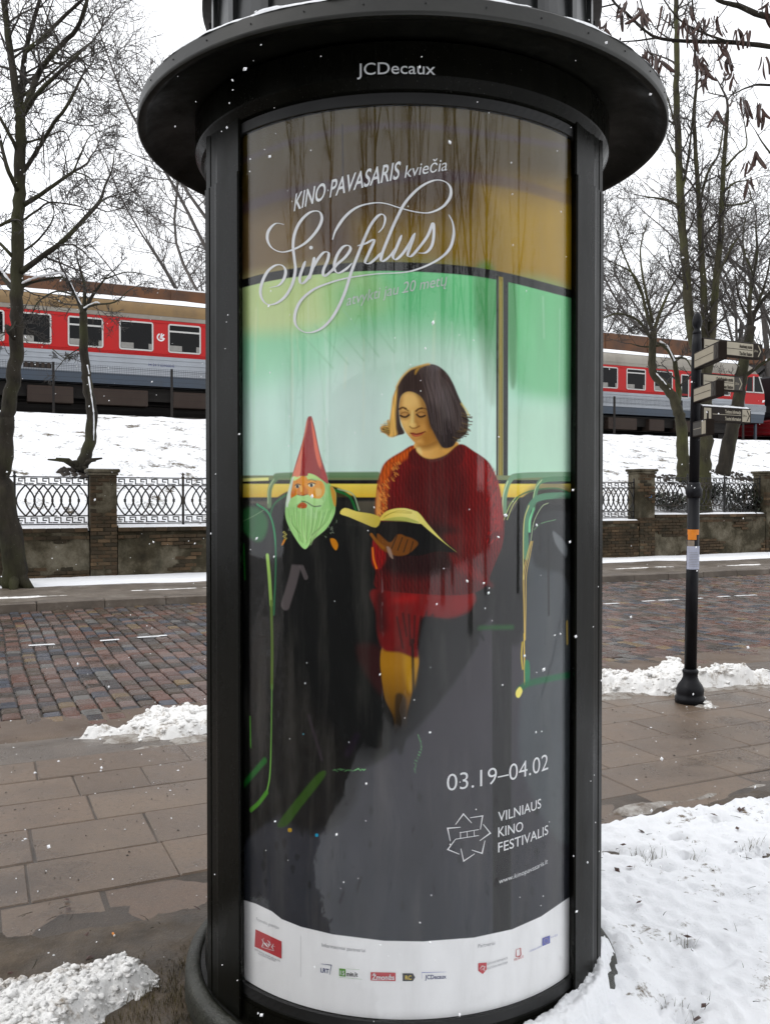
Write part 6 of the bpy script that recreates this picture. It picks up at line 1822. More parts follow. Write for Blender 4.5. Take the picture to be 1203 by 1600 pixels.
def added_hedge_row(p0, p1, d, h, seed, label):  # unseen hedges, added and shaped to darken the reflection in the pane
    R = random.Random(seed); p0 = np.array(p0); p1 = np.array(p1); l = np.linalg.norm(p1-p0); e = (p1-p0)/l; f = np.array([-e[1], e[0], 0])
    t = thing('added_hedge', tuple((p0+p1)/2), label, 'hedge'); m = MB()
    for k in range(int(l*d*h*60)):
        p = p0+e*R.random()*l+f*(R.random()-.5)*d+np.array([0, 0, -0.05+R.random()*h*(0.85+.15*R.random())])
        dd = np.array([R.gauss(0, 1), R.gauss(0, 1), R.gauss(0, 1)]); dd /= np.linalg.norm(dd); w = np.cross(dd, [0.3, 0.2, 1]); w /= np.linalg.norm(w)
        m.add([p-w*.09, p+w*.09, p+dd*.22+w*.06, p+dd*.22-w*.06], [(0, 1, 2, 3)])
    m.box((p0+p1)/2+up_*h*.43, (l*.98, d*.55, h*.86), axes=(e, f, up_))  # solid core added so no bright gaps show in the reflection
    m.build('foliage', M['evergreen'], t)
    m = MB()
    for k in range(int(l/0.6)):
        q = p0+e*(k*.6+.3); m.tube([q+up_*-.1, q+up_*h*.5+e*.05, q+up_*h*.9], [.04, .03, .01], 5)
    m.build('stems', M['bark'], t)
up_ = np.array([0, 0, 1.0])
added_hedge_row((-9, -1.0, 0), (-0.7, -1.0, 0), 1.0, 1.75, 1, 'added dark hedge close behind the photographer, to the left, that darkens the pane reflection')
added_hedge_row((-0.6, -1.7, 0), (3.4, -12, 0), 1.1, 1.9, 2, 'added dark hedge running back behind the photographer that darkens the pane reflection')
added_hedge_row((4.0, -15, 0), (22, -17, 0), 1.2, 2.2, 3, 'added dark hedge across the park, far behind the photographer, for the pane reflection')
bld = thing('park_building', (0, -34, 0), 'plain brown rendered building across the park behind the photographer', 'building')
m = MB(); m.box((0, -36, 3.6), (60, 8, 7.4)); m.build('wall', M['far_wall'], bld)
m = MB(); m.prism([(-4.6, 7.3), (4.6, 7.3), (0, 10.2)], (-31, -36, 0), np.array([0, 1.0, 0]), np.array([0, 0, 1.0]), np.array([1.0, 0, 0]), 62); m.build('roof', M['snow'], bld)
for k in range(14):
    for z in (1.9, 5.2):
        m = MB(); m.box((-26+4*k, -31.97, z), (1.3, 0.1, 1.7)); m.build('window', M['t_window'], bld)
# ------------------------------------------------------------------ railway
TT1, TT2 = 33.8, 36.0
def side(m, s0, s1, z0, z1, t, d=0.02):
    m.box(st((s0+s1)/2, t+d/2, (z0+z1)/2), (s1-s0, d, z1-z0), rz=ANG)
def roof_shell(m, s0, s1, t, prof):
    n = len(prof)
    vs = [st(s0, t+a, z) for a, z in prof]+[st(s1, t+a, z) for a, z in prof]
    m.add(vs, [(k, k+1, n+k+1, n+k) for k in range(n-1)]+[tuple(range(n))[::-1], tuple(range(n, 2*n))], True)
def window(parent, s0, s1, z0, z1, t, bar=None, seats=True, seed=0):
    R = random.Random(seed)
    m = MB(); fr = 0.055; r = 0.09
    def rr(i, n=5):
        a0, a1, b0, b1 = s0+i, s1-i, z0+i, z1-i; q = max(0.02, r-i); out = []
        for (cx, cz, k) in ((a1-q, b1-q, 0), (a0+q, b1-q, 1), (a0+q, b0+q, 2), (a1-q, b0+q, 3)):
            for j in range(n+1):
                a = (k+j/n)*math.pi/2; out.append((cx+q*math.cos(a), cz+q*math.sin(a)))
        return out
    o, i_ = rr(0), rr(fr); n = len(o)
    vs = [st(p, t-0.028, q) for p, q in o]+[st(p, t-0.028, q) for p, q in i_]+[st(p, t+0.03, q) for p, q in i_]+[st(p, t+0.0, q) for p, q in o]
    fs = []
    for a, b in ((0, 1), (1, 2), (3, 0)):
        for k in range(n):
            fs.append((a*n+k, a*n+(k+1) % n, b*n+(k+1) % n, b*n+k))
    m.add(vs, fs)
    if bar is not None:
        m.box(st((s0+s1)/2, t-0.012, z1-(z1-z0)*bar), (s1-s0-fr, 0.03, 0.06), rz=ANG)
    w = m.build('window', M['t_frame'], parent)
    m = MB(); vs = [st(p, t-0.006, q) for p, q in rr(0.02)]; m.add(vs, [list(range(len(vs)))]); m.build('pane', M['t_window'], w)
    if seats:
        for (a, b) in ((0.06, 0.42), (0.86, 0.97)):
            m = MB()
            if R.random() < 0.8 or a < .1:
                ss = s0+(s1-s0)*a, s0+(s1-s0)*b
                m.box(st((ss[0]+ss[1])/2, t-0.009, z0+(z1-z0)*0.16), (ss[1]-ss[0], 0.004, (z1-z0)*0.19), rz=ANG, bev=0.001); m.build('seat_back', M['t_blind'], w)

    return w
def coach(name, label, t, s0, s1, dz, wins, with_num, tan):
    root = thing(name, st((s0+s1)/2, t+1.4, 4.6), label, 'train carriage', 'red and grey railcars on the embankment')
    L = s1-s0
    Z = dict(sk0=5.92+dz, sk1=6.31+dz, red0=7.05+dz, red1=8.42+dz, gut=8.58+dz)
    m = MB(); m.box(st((s0+s1)/2, t+1.42, (Z['sk1']+Z['gut'])/2), (L-0.02, 2.80, Z['gut']-Z['sk1']-0.02), rz=ANG); m.build('body', M['t_grey'], root)
    m = MB(); side(m, s0, s1, Z['red0'], Z['red1'], t); m.build('red_band', M['t_red'], root)
    m = MB(); side(m, s0, s1, Z['sk1'], Z['red0']-0.004, t); m.build('grey_band', M['t_grey'], root)
    m = MB(); m.box(st((s0+s1)/2, t+1.42, (Z['sk0']+Z['sk1'])/2-0.004), (L, 2.86, Z['sk1']-Z['sk0']-0.008), rz=ANG); m.build('skirt', M['t_skirt'], root)
    m = MB(); side(m, s0, s1, Z['red1']+0.004, Z['gut'], t-0.02, 0.05); m.build('cornice', M['t_beige'], root)
    # pressed ribs along the side
    for z, mt in ((Z['red0']+0.06, 't_red'), (Z['red0']+0.11, 't_red'), (Z['red1']-0.10, 't_red'), (Z['sk1']+0.22, 't_grey'), (Z['sk1']+0.44, 't_grey'), (Z['sk1']+0.62, 't_grey')):
        m = MB(); m.box(st((s0+s1)/2, t-0.008, z), (L, 0.022, 0.028), rz=ANG, bev=0.006); m.build('rib', M[mt], root)
    for k in range(int(L/4.4)+1):
        for z in (Z['red0']+0.45, Z['red0']+0.78):
            pass
    g = Z['gut']
    m = MB(); roof_shell(m, s0, s1, t, [(-0.03, g), (0.0, g+0.22), (0.10, g+0.42), (0.34, g+0.56)]); m.build('roof_side', M[tan], root)
    m = MB(); roof_shell(m, s0, s1, t, [(0.34, g+0.56), (0.9, g+0.70), (1.42, g+0.74), (2.0, g+0.70), (2.6, g+0.5), (2.84, g)]); m.build('roof', M['t_beige'], root)
    sgx, tgx = np.meshgrid(np.linspace(s0+0.05, s1-0.05, 160), np.linspace(0.20, 2.5, 14))
    zz_ = np.interp(tgx, [0.20, 0.34, 0.9, 1.42, 2.0, 2.6], [g+0.50, g+0.57, g+0.72, g+0.76, g+0.72, g+0.52])+0.10*(0.6+0.6*fbm(sgx*.8, tgx*2, 3, 6))*sstep(0.18, 0.34, tgx)
    m = MB(); m.grid(sgx*U[0]+(t+tgx)*V[0], sgx*U[1]+(t+tgx)*V[1], zz_); tag(m.build('roof_snow', M['snow'], root), kind='stuff')
    for i, (a, b, bar) in enumerate(wins):
        window(root, a, b, Z['red0']+0.17, Z['red1']-0.11, t, bar, True, i+int(t))
    # running gear: frame, cases, bogies
    m = MB(); m.box(st((s0+s1)/2, t+1.4, Z['sk0']-0.30), (L-0.6, 2.1, 0.5), rz=ANG); m.build('underframe', M['t_under'], root)
    R = random.Random(int(t*3+s0)); s = s0+4.2
    while s < s1-4.2:
        l = 1.0+1.4*R.random()
        m = MB(); m.box(st(s+l/2, t+0.35, Z['sk0']-0.48), (l, 0.6, 0.62), rz=ANG, bev=0.03); m.build('equipment_case', M['t_box'], root)
        s += l+0.35+0.8*R.random()
    for sb in (s0+2.2, s1-2.2):
        m = MB(); m.box(st(sb, t+0.30, Z['sk0']-0.62), (3.0, 0.12, 0.28), rz=ANG, bev=0.04); bg = m.build('bogie', M['t_under'], root)
        for ds in (-1.05, 1.05):
            m = MB(); n = 20
            vs = [st(sb+ds+0.44*math.cos(k*2*math.pi/n), t+q, Z['sk0']-0.84+0.44*math.sin(k*2*math.pi/n)) for q in (0.38, 0.5) for k in range(n)]
            m.add(vs, [tuple(range(n)), tuple(range(2*n-1, n-1, -1))]+[(k, (k+1) % n, n+(k+1) % n, n+k) for k in range(n)]); m.build('wheel', M['t_under'], bg)
    return root, Z
def sx(x, y, t): return on_plane_t(x, y, t)[0]
W1 = []
for (a, b, bar) in ((33, 81, None), (106.5, 162, 0.28), (186.5, 240, None), (263, 314, 0.26)):
    W1.append((sx(a, 525, TT1), sx(b, 525, TT1), bar))
pitch = W1[2][0]-W1[1][0]
left = [(W1[0][0]-pitch*k, W1[0][0]-pitch*k+1.27, None if k % 2 else 0.27) for k in range(1, 4)]
right = [(W1[3][0]+pitch*k, W1[3][0]+pitch*k+1.27, None if k % 2 else 0.27) for k in range(1, 5)]
s_end = W1[3][0]+pitch*5+0.4
c1, Z1 = coach('railway_carriage', 'red and light grey railway carriage with an ochre roof side, left of the column', TT1, left[-1][0]-1.2, s_end, 0.0, left[::-1]+W1+right, True, 't_tan')
# round emblem and running number on the side
def wtext(s, p0, p1, hm, material, parent, bold=0.0, u=U, up=np.array([0, 0, 1.0]), name='lettering', fit=True):
    """flat lettering on a plane: p0 foot of the first letter, p1 end of the line, world axes"""
    vs, fs = text_mesh(s, bold)
    x0, x1 = vs[:, 0].min(), vs[:, 0].max()
    p0 = np.asarray(p0, float); p1 = np.asarray(p1, float)
    m = MB(); m.add([p0+(p1-p0)*(v[0]-x0)/(x1-x0)+up*(v[1]/CAP*hm) for v in vs], fs)
    return m.build(name, material, parent)
s0_, z0_ = on_plane_t(232, 571.5, TT1); s1_, z1_ = on_plane_t(272.5, 574.5, TT1)
wtext('94 24 9 039000-8', st(s0_, TT1-0.006, z0_), st(s1_, TT1-0.006, z0_), 0.11, M['navy_print'], c1, 0.01)
es_, ez_ = on_plane_t(251, 527, TT1)
m = MB(); Pp = [(0.02+0.155*math.cos(a), 0.155*math.sin(a)) for a in np.linspace(1.9, 6.1, 18)]
for k in range(17):
    (a0, b0), (a1, b1) = Pp[k], Pp[k+1]
    i0, i1 = 0.62, 0.62
    m.add([st(es_+a0, TT1-0.006, ez_+b0), st(es_+a1, TT1-0.006, ez_+b1), st(es_+a1*i1, TT1-0.006, ez_+b1*i1), st(es_+a0*i0, TT1-0.006, ez_+b0*i0)], [(0, 1, 2, 3)])
for quad in ([(-.03, -.05), (.03, .15), (.08, .15), (.02, -.05)], [(-.03, -.05), (.10, -.05), (.12, .0), (-.02, .0)], [(.02, .03), (.12, .13), (.16, .10), (.06, .0)]):
    m.add([st(es_+a, TT1-0.007, ez_+b) for a, b in quad], [(0, 1, 2, 3)])
m.build('emblem', M['white_print'], c1)
g0, gz = on_plane_t(37, 573, TT1); g1, _ = on_plane_t(81, 575, TT1)
m = MB(); m.box(st((g0+g1)/2, TT1-0.006, 6.46), (g1-g0, 0.02, 0.20), rz=ANG)
vent = m.build('vent', M['t_under'], c1)
for k in range(5):
    m = MB(); m.box(st(g0+(g1-g0)*(k+.5)/5, TT1-0.02, 6.46), (0.10, 0.02, 0.18), rz=ANG); m.build('slat', M['t_box'], vent)
m = MB(); m.box(st((g0+g1)/2+.1, TT1-0.02, 6.60), (g1-g0+0.6, 0.05, 0.05), rz=ANG); m.build('ledge', M['t_grey'], c1)

# railcar on the right with its cab at the far end
sL = sx(610, 600, TT2); sC = sx(1163, 600, TT2); sN = sx(1194, 620, TT2)
W2 = [(sx(a, 590, TT2), sx(b, 590, TT2), bar) for a, b, bar in ((906, 928, None), (938, 964.5, None), (978, 1008, 0.2), (1021, 1050, None), (1090, 1106, None), (1118, 1140, None))]
p2_ = W2[2][0]-W2[1][0]
W2 = [(W2[0][0]-p2_*k, W2[0][0]-p2_*k+1.2, 0.2 if k % 2 else None) for k in range(6, 0, -1) if W2[0][0]-p2_*k > sL+.5]+W2
c2, Z2 = coach('railcar', 'red and light grey railcar with its driving cab, right of the column', TT2, sL, sC, 0.10, W2, False, 't_beige')
window(c2, sx(1063, 600, TT2), sx(1075.5, 600, TT2), Z2['red0']-0.12, Z2['red1']-0.2, TT2, None, False)
m = MB(); m.box(st(sx(1069, 600, TT2), TT2-0.004, (Z2['sk1']+Z2['red0'])/2), (0.9, 0.03, Z2['red0']-Z2['sk1']-.1), rz=ANG, bev=0.01); m.build('door', M['t_grey'], c2)
def cab():
    z = Z2; t = TT2; n0, n1 = sC, sN
    def panel(name, poly, mat, depth=2.84, tt=t):
        mm = MB(); mm.prism(poly, st(0, tt, 0), U, np.array([0, 0, 1.0]), V, depth); return mm.build(name, M[mat], c2)
    dn = n1-n0
    panel('nose_lower', [(n0, z['sk1']), (n1+.02, z['sk1']), (n1+.02, z['red0']-.2), (n0, z['red0']-.2)], 't_grey')
    panel('nose_red', [(n0, z['red0']-.196), (n1, z['red0']-.196), (n1-.02, z['red0']+.42), (n0, z['red0']+.42)], 't_red')
    panel('nose_top', [(n0, z['red0']+.424), (n1-.03, z['red0']+.424), (n1-.5, z['red1']+.12), (n0, z['red1']+.12)], 't_red')
    panel('nose_skirt', [(n0, z['sk0']-.1), (n1-.1, z['sk0']-.1), (n1, z['sk1']-.004), (n0, z['sk1']-.004)], 't_skirt')
    panel('cab_roof', [(n0, z['red1']+.124), (n1-.5, z['red1']+.124), (n1-.9, z['red1']+.5), (n0, z['gut']+.56)], 't_beige', 2.7, t+.06)
    ws_ = panel('side_window', [(n0+.10, z['red0']+.50), (n0+.10+dn*.30, z['red0']+.50), (n0+.10+dn*.30, z['red1']-.06), (n0+.25, z['red1']-.06)], 't_window', 0.02, t-.012)
    ws2 = panel('windscreen', [(n0+.18+dn*.33, z['red0']+.50), (n1-.16, z['red0']+.50), (n1-.52, z['red1']-.02), (n0+.18+dn*.33, z['red1']-.02)], 't_window', 0.02, t-.012)
    for (a, b, c_, d_, p) in ((n0+.06, n0+.12+dn*.32, z['red0']+.44, z['red0']+.50, ws_), (n0+.14+dn*.32, n1-.10, z['red0']+.44, z['red0']+.50, ws2), (n0+.13+dn*.31, n0+.18+dn*.33, z['red0']+.44, z['red1'], ws2)):
        mm = MB(); mm.box(st((a+b)/2, t-.02, (c_+d_)/2), (b-a, 0.03, d_-c_), rz=ANG); mm.build('frame', M['t_frame'], p)
    mm = MB(); mm.prism([(n1-.16, z['red0']+.50), (n1-.08, z['red0']+.50), (n1-.44, z['red1']-.0), (n1-.52, z['red1']-.0)], st(0, t-.03, 0), U, np.array([0, 0, 1.0]), V, 0.03); mm.build('frame', M['t_frame'], ws2)
    mm = MB(); mm.box(st(n1+.2, t+.5, z['sk1']+.35), (.5, .4, .4), rz=ANG, bev=.05); mm.build('buffer', M['t_grey'], c2)
    mm = MB(); mm.box(st(n1-.5, t+.2, z['sk0']-.75), (.12, .12, 1.2), rz=ANG); mm.build('rail_guard', M['t_skirt'], c2)
cab()
# dark locomotive beyond
ls0 = sN+0.9
lo = thing('locomotive', st(ls0+6, TT2+1.4, 4.6), 'dark locomotive with a dull red frame at the right edge, beyond the railcar cab', 'locomotive')
m = MB(); m.box(st(ls0+6, TT2+1.42, 7.45), (12, 2.8, 2.5), rz=ANG, bev=0.12); m.build('body', M['t_loco'], lo)
m = MB(); m.box(st(ls0+6, TT2+1.42, 5.72), (12.2, 2.7, 0.9), rz=ANG, bev=0.08); m.build('frame', M['t_buffer'], lo)
for k in range(2):
    m = MB(); m.box(st(ls0+0.35, TT2-0.01, 8.25+.32*k), (0.6, 0.05, 0.2), rz=ANG, bev=.02); m.build('lamp_panel', M['t_frame'], lo)
n0_, nz_ = on_plane_t(1196.5, 626, TT2); wtext('17', st(ls0+0.15, TT2-0.006, nz_-.05), st(ls0+0.60, TT2-0.006, nz_-.05), 0.30, M['white_print'], lo, 0.02)
m = MB(); m.box(st(ls0+6, TT2+1.4, 5.0), (10, 1.6, 0.7), rz=ANG); m.build('underframe', M['t_under'], lo)
# platform canopy behind the trains
can = thing('platform_canopy', st(20, 43, 4.6), 'long rust brown platform canopy with snow on its edge, behind the carriages', 'station canopy')
tc = 42.0
zc1 = float(on_plane_t(0, 426, tc)[1]); 
cs0, cs1 = -14.0, 60.0
m = MB(); m.box(st((cs0+cs1)/2, tc+0.08, zc1-0.55), (cs1-cs0, 0.16, 1.1), rz=ANG)
m.build('fascia', M['canopy'], can)
for k in range(int((cs1-cs0)/3.2)):
    m = MB(); m.box(st(cs0+3.2*k+1.6, tc-0.01, zc1-0.55), (3.1, 0.05, 0.98), rz=ANG, bev=0.01); m.build('board', M['canopy'], can)
m = MB(); m.box(st((cs0+cs1)/2, tc+4.2, zc1-0.2), (cs1-cs0, 8, 0.3), rz=ANG); m.build('roof', M['canopy_dark'], can)
m = MB(); m.box(st((cs0+cs1)/2, tc+4.2, zc1+0.02), (cs1-cs0, 8.3, 0.13), rz=ANG, bev=0.03); tag(m.build('roof_snow', M['snow'], can), kind='stuff')
for k in range(12):
    m = MB(); m.box(st(cs0+3+6.2*k, tc+1.2, (4.5+zc1)/2-.3), (0.22, 0.22, zc1-5.0), rz=ANG); m.build('post', M['canopy_dark'], can)
# wire fence at the top of the bank
wf = thing('wire_fence', st(15, 30.2, 4.4), 'thin wire mesh fence on dark posts along the top of the bank', 'wire fence')
tfn = 30.0
for k in range(-3, 10):
    s_ = sx(269, 640, tfn)+k*3.75
    m = MB(); z1 = 6.05; m.box(st(s_, tfn, (4.2+z1)/2), (0.07, 0.07, z1-4.2), rz=ANG); m.build('post', M['t_under'], wf)
m = MB()
zw = np.arange(5.75, 6.06, 0.055)
for z in zw: m.box(st(14, tfn, z), (50, 0.006, 0.006), rz=ANG)
for k in range(640): m.box(st(-9+k*0.075, tfn, 5.88), (0.005, 0.005, 0.32), rz=ANG)
for z in np.arange(4.6, 5.7, 0.2): m.box(st(14, tfn, z), (50, 0.005, 0.005), rz=ANG)
tag(m.build('mesh_wire', M['t_under'], wf), kind='stuff')
pf = thing('station_platform', st(23, 42, 4.6), 'dark platform edge behind the carriages under the canopy', 'platform')
m = MB(); m.box(st(23, 43.4, 5.1), (76, 8, 1.5), rz=ANG); m.build('slab', M['t_under'], pf)
m = MB(); m.box(st(23, 46.6, 7.3), (76, 0.5, 3.4), rz=ANG); m.build('back_wall', M['t_under'], pf)
# rails of the two tracks
for t_, lb_ in ((TT1, 'rail of the near track under the carriage'), (TT2, 'rail of the second track under the railcar')):
    tr_ = thing('railway_track', st(20, t_+1.4, 4.55), lb_.replace('rail of', 'pair of rails of'), 'railway track')
    for d in (0.7, 2.14):
        m = MB(); m.box(st(20, t_+d, 4.62), (76, 0.07, 0.15), rz=ANG); m.build('rail', M['t_under'], tr_)
# ------------------------------------------------------------------ finger post
pb_ = on_ground(1077, 1098)
FP = thing('finger_post', (pb_[0], pb_[1], 0), 'dark cast iron finger post with sign boards and a paper notice on its shaft', 'signpost')
lean = np.array([0.045, 0.0, 0])          # it leans a little to the right over its height
def fp(z): return pb_+lean*(z/3.2)+np.array([0, 0, z])
def fl(prof, name, n=24):
    m = MB()
    A = np.arange(n)*2*math.pi/n
    vs = [fp(z)+np.array([r*math.cos(a), r*math.sin(a), 0]) for (r, z) in prof for a in A]
    fs = [(i*n+k, i*n+(k+1) % n, (i+1)*n+(k+1) % n, (i+1)*n+k) for i in range(len(prof)-1) for k in range(n)]
    fs.append(tuple(range(n-1, -1, -1)))
    fs.append(tuple((len(prof)-1)*n+k for k in range(n)))
    m.add(vs, fs, True)
    return m.build(name, M['post_paint'], FP)
fl([(0.118, 0.0), (0.120, 0.05), (0.108, 0.062), (0.110, 0.085), (0.112, 0.115), (0.098, 0.150), (0.072, 0.185), (0.060, 0.215), (0.060, 0.245), (0.065, 0.255), (0.065, 0.27), (0.052, 0.285)], 'foot')
fl([(0.050, 0.28), (0.048, 1.70)], 'shaft')
fl([(0.049, 1.70), (0.058, 1.715), (0.066, 1.74), (0.068, 1.77), (0.058, 1.79), (0.052, 1.80), (0.052, 1.815), (0.044, 1.83)], 'collar')
fl([(0.041, 1.82), (0.040, 2.96), (0.034, 3.05)], 'upper_shaft')
fl([(0.034, 3.05), (0.034, 3.07), (0.024, 3.085), (0.024, 3.10), (0.036, 3.12), (0.040, 3.15), (0.034, 3.19), (0.024, 3.215), (0.008, 3.23)], 'finial')
def pz(y): return CAM_H+(778-y)/FPX*pb_[1]
def board(y0, y1, direction, l0, l1, face, kind, thick=0.062):
    """a box sign: from l0 to l1 along direction, z from the picture rows at the post"""
    d = np.asarray(direction, float); d = d/np.linalg.norm(d)
    nrm = np.cross(d, [0, 0, 1.0])          # outward face to the right of the direction
    z1, z0 = pz(y0), pz(y1)
    c = fp((z0+z1)/2); c = np.array([c[0], c[1], 0])
    m = MB(); m.box(c+d*(l0+l1)/2+np.array([0, 0, (z0+z1)/2]), (l1-l0, thick, z1-z0), axes=(d, np.cross([0, 0, 1.0], d), (0, 0, 1.0)), bev=0.004)
    o = m.build('sign_board', M['sign_brown'], FP)
    return o, c, d, z0, z1
def sface(o, c, d, n, off, l0, l1, z0, z1, mat, name='sign_face'):
    b = c+n*off
    m = MB(); m.add([b+d*l0+np.array([0, 0, z0]), b+d*l1+np.array([0, 0, z0]), b+d*l1+np.array([0, 0, z1]), b+d*l0+np.array([0, 0, z1])], [(0, 1, 2, 3)])
    return m.build(name, M[mat], o)
DA = np.array([math.cos(math.radians(27)), math.sin(math.radians(27)), 0])    # along the street
DB = np.array([-0.02, -1.0, 0])   # towards the pavement
up3 = np.array([0, 0, 1.0])
def right_sign(y0, y1, L, l1, l2, dist, face, ink_, endface, endink, start, info=False, label=None):
    o, c, d, z0, z1 = board(y0, y1, DA, 0.035, L, None, None)
    n = np.array([d[1], -d[0], 0]); t2 = 0.0325; h = z1-z0
    e = L-0.105
    sface(o, c, d, n, t2, start, e-0.004, z0+h*.09, z1-h*.09, face)
    sface(o, c, d, n, t2, e, L-0.012, z0+h*.09, z1-h*.09, endface)
    zm = (z0+z1)/2
    sface(o, c, d, n, t2+.001, start+0.01 if not info else start+.11, e-0.015, zm-.0022, zm+.0022, ink_, 'divider')
    for txt, zb in ((l1, zm+h*.10), (l2, zm-h*.36)):
        wdt = (0.052 if not info else .05)*0.42*len(txt)*.47
        x1 = e-0.018; x0 = max(start+(.12 if info else .012), x1-wdt)
        wtext(txt, c+d*x0+n*(t2+.0015)+up3*zb, c+d*x1+n*(t2+.0015)+up3*zb, h*.23, M[ink_], o, 0.03)
    wtext(dist, c+d*(e+.006)+n*(t2+.0015)+up3*(zm-h*.07), c+d*(e+.052)+n*(t2+.0015)+up3*(zm-h*.07), h*.14, M[endink], o, 0.01)
    m = MB(); b = c+n*(t2+.0015); x = L-.05
    for (q0, q1) in (((x, z1-h*.13), (x+.030, zm)), ((x+.030, zm), (x, z0+h*.13))):
        a_ = b+d*q0[0]+up3*q0[1]; e_ = b+d*q1[0]+up3*q1[1]; w_ = d*.009
        m.add([a_-w_*.6, a_+w_*.6, e_+w_*.6, e_-w_*.6], [(0, 1, 2, 3)])
    m.build('arrow', M[endink], o)
    if info:
        sface(o, c, d, n, t2+.001, start+.012, start+.095, z0+h*.12, z1-h*.12, 'cream')
        wtext('i', c+d*(start+.042)+n*(t2+.002)+up3*(z0+h*.22), c+d*(start+.066)+n*(t2+.002)+up3*(z0+h*.22), h*.50, M['sign_brown'], o, 0.06)
        sgx, tgx = np.meshgrid(np.linspace(.05, L-.02, 60), np.linspace(-1, 1, 6))
        m = MB(); P = c[None, None, :]+d*sgx[..., None]+n*(tgx*.033)[..., None]
        m.grid(P[..., 0], P[..., 1], z1-.002+(1-tgx**2)*.020*(0.4+1.0*fbm(sgx*14, tgx, 3, 3))); tag(m.build('board_snow', M['snow'], o), kind='stuff')
    if label: o['label'] = label
    return o
right_sign(528, 553, 0.735, 'Autobusų stotis', 'The Bus Station', '270 m', 'cream', 'sign_brown', 'sign_brown', 'cream', 0.05, label='cream sign board to the bus station')
right_sign(583, 608, 0.515, 'Geležinkelio stotis', 'The Railway Station', '270 m', 'cream', 'sign_brown', 'sign_grey', 'cream', 0.05, label='cream sign board to the railway station')
right_sign(634, 658, 0.615, 'Turizmo informacija', 'Tourist Information', '270 m', 'sign_brown', 'cream', 'cream', 'sign_brown', 0.05, True, 'brown tourist information sign board with snow on top')
def left_sign(y0, y1, L, face, endm):
    o, c, d, z0, z1 = board(y0, y1, DB, 0.035, L, None, None)
    n = np.array([d[1], -d[0], 0]); h = z1-z0; zm = (z0+z1)/2; t2 = 0.0325
    sface(o, c, d, n, t2, 0.05, L-.11, z0+h*.09, z1-h*.09, face)
    sface(o, c, d, n, t2, L-.106, L-.012, z0+h*.09, z1-h*.09, endm)
    sface(o, c, d, n, t2+.001, 0.06, L-.12, zm-.0022, zm+.0022, 'sign_brown' if face == 'cream' else 'cream', 'divider')
    m = MB(); b = c+n*(t2+.0015)
    for (q0, q1) in (((L-.06, z1-h*.13), (L-.03, zm)), ((L-.03, zm), (L-.06, z0+h*.13))):
        a_ = b+d*q0[0]+up3*q0[1]; e_ = b+d*q1[0]+up3*q1[1]
        m.add([a_-d*.006, a_+d*.006, e_+d*.006, e_-d*.006], [(0, 1, 2, 3)])
    m.build('arrow', M['cream' if face != 'cream' else 'sign_brown'], o)
    o['label'] = {553: 'upper cream sign board pointing towards the pavement', 608: 'lower cream sign board pointing towards the pavement', 660: 'short grey sign board low on the post'}[y0]
left_sign(553, 579, 0.60, 'cream', 'sign_grey')
left_sign(608, 631, 0.56, 'cream', 'sign_grey')
left_sign(660, 684, 0.36, 'sign_grey', 'cream')
# papers stuck on the shaft
def stuck(z0, z1, a0, a1, mat, name, R0=0.0515):
    m = MB(); A, Zs = np.meshgrid(np.linspace(a0, a1, 10), np.linspace(z0, z1, 6))
    X = np.zeros(A.shape); Y = np.zeros(A.shape)
    for i in range(A.shape[0]):
        for j in range(A.shape[1]):
            q = fp(Zs[i, j]); X[i, j] = q[0]+R0*math.sin(A[i, j]); Y[i, j] = q[1]-R0*math.cos(A[i, j])
    m.grid(X, Y, Zs); return m.build(name, M[mat], FP)
stuck(pz(843), pz(835), -1.25, 0.25, 'orange', 'sticker'); stuck(pz(835), pz(827), -1.35, 0.75, 'orange', 'sticker', 0.0517)
stuck(pz(853), pz(844), -1.3, -0.1, 'tan_paper', 'torn_tape')
nt_ = stuck(pz(889), pz(853), -1.35, 1.15, 'paper', 'notice', 0.053)
for k in range(9):
    stuck(pz(863+k*2.6)-.002, pz(863+k*2.6)+.002, -0.9+.1*(k % 2), 0.5+.25*((k*7) % 3), 'grey_print', 'printed_line', 0.0536)

# ------------------------------------------------------------------ snow on the column
def ring_snow(name, R0, R1, a0, a1, z, h, seed, na=140):
    A, Q = np.meshgrid(np.linspace(a0, a1, na), np.linspace(0, 1, 9))
    Rr = R0+(R1-R0)*Q+0.012*(fbm(A*14, Q*2, 3, seed)-0.5)
    Z = z+h*(1-(2*Q-1)**4)*np.clip(-0.35+2.2*fbm(A*7+seed, Q*1.5, 4, seed+2), 0, 1.4)-0.004
    m = MB(); m.grid(AX[0]+Rr*np.sin(A), AX[1]-Rr*np.cos(A), Z); return tag(m.build(name, M['snow'], COLUMN), kind='stuff')
ring_snow('brim_snow', 0.885, 0.912, -0.9, 1.7, 2.992, 0.014, 3, 220)
ring_snow('brim_snow', 0.70, 0.88, 0.9, 5.2, 3.004, 0.06, 5, 240)
ring_snow('ledge_snow', 0.672, 0.705, -0.8, 2.2, 3.028, 0.030, 9, 220)
def mound(name, lst, seed, mat='snow_verge'):
    o = snow_pile(name, lst, 0.06, 0.13, 0.16, 0.007, 0.03, M[mat], seed, 0.35, 0.04, True)
    return o
def roof_heap():
    A, Q = np.meshgrid(np.linspace(-1.75, -0.98, 50), np.linspace(0, 1, 16)); Rr = 0.672+0.20*Q
    Z = 3.0+0.15*np.sin(np.clip((A+1.75)/.77, 0, 1)*math.pi)**.8*(1-Q)**.8*(0.75+.5*fbm(A*5, Q*2, 3, 2))
    m = MB(); m.grid(AX[0]+Rr*np.sin(A), AX[1]-Rr*np.cos(A), Z); tag(m.build('roof_snow', M['snow'], COLUMN), kind='stuff')
roof_heap()
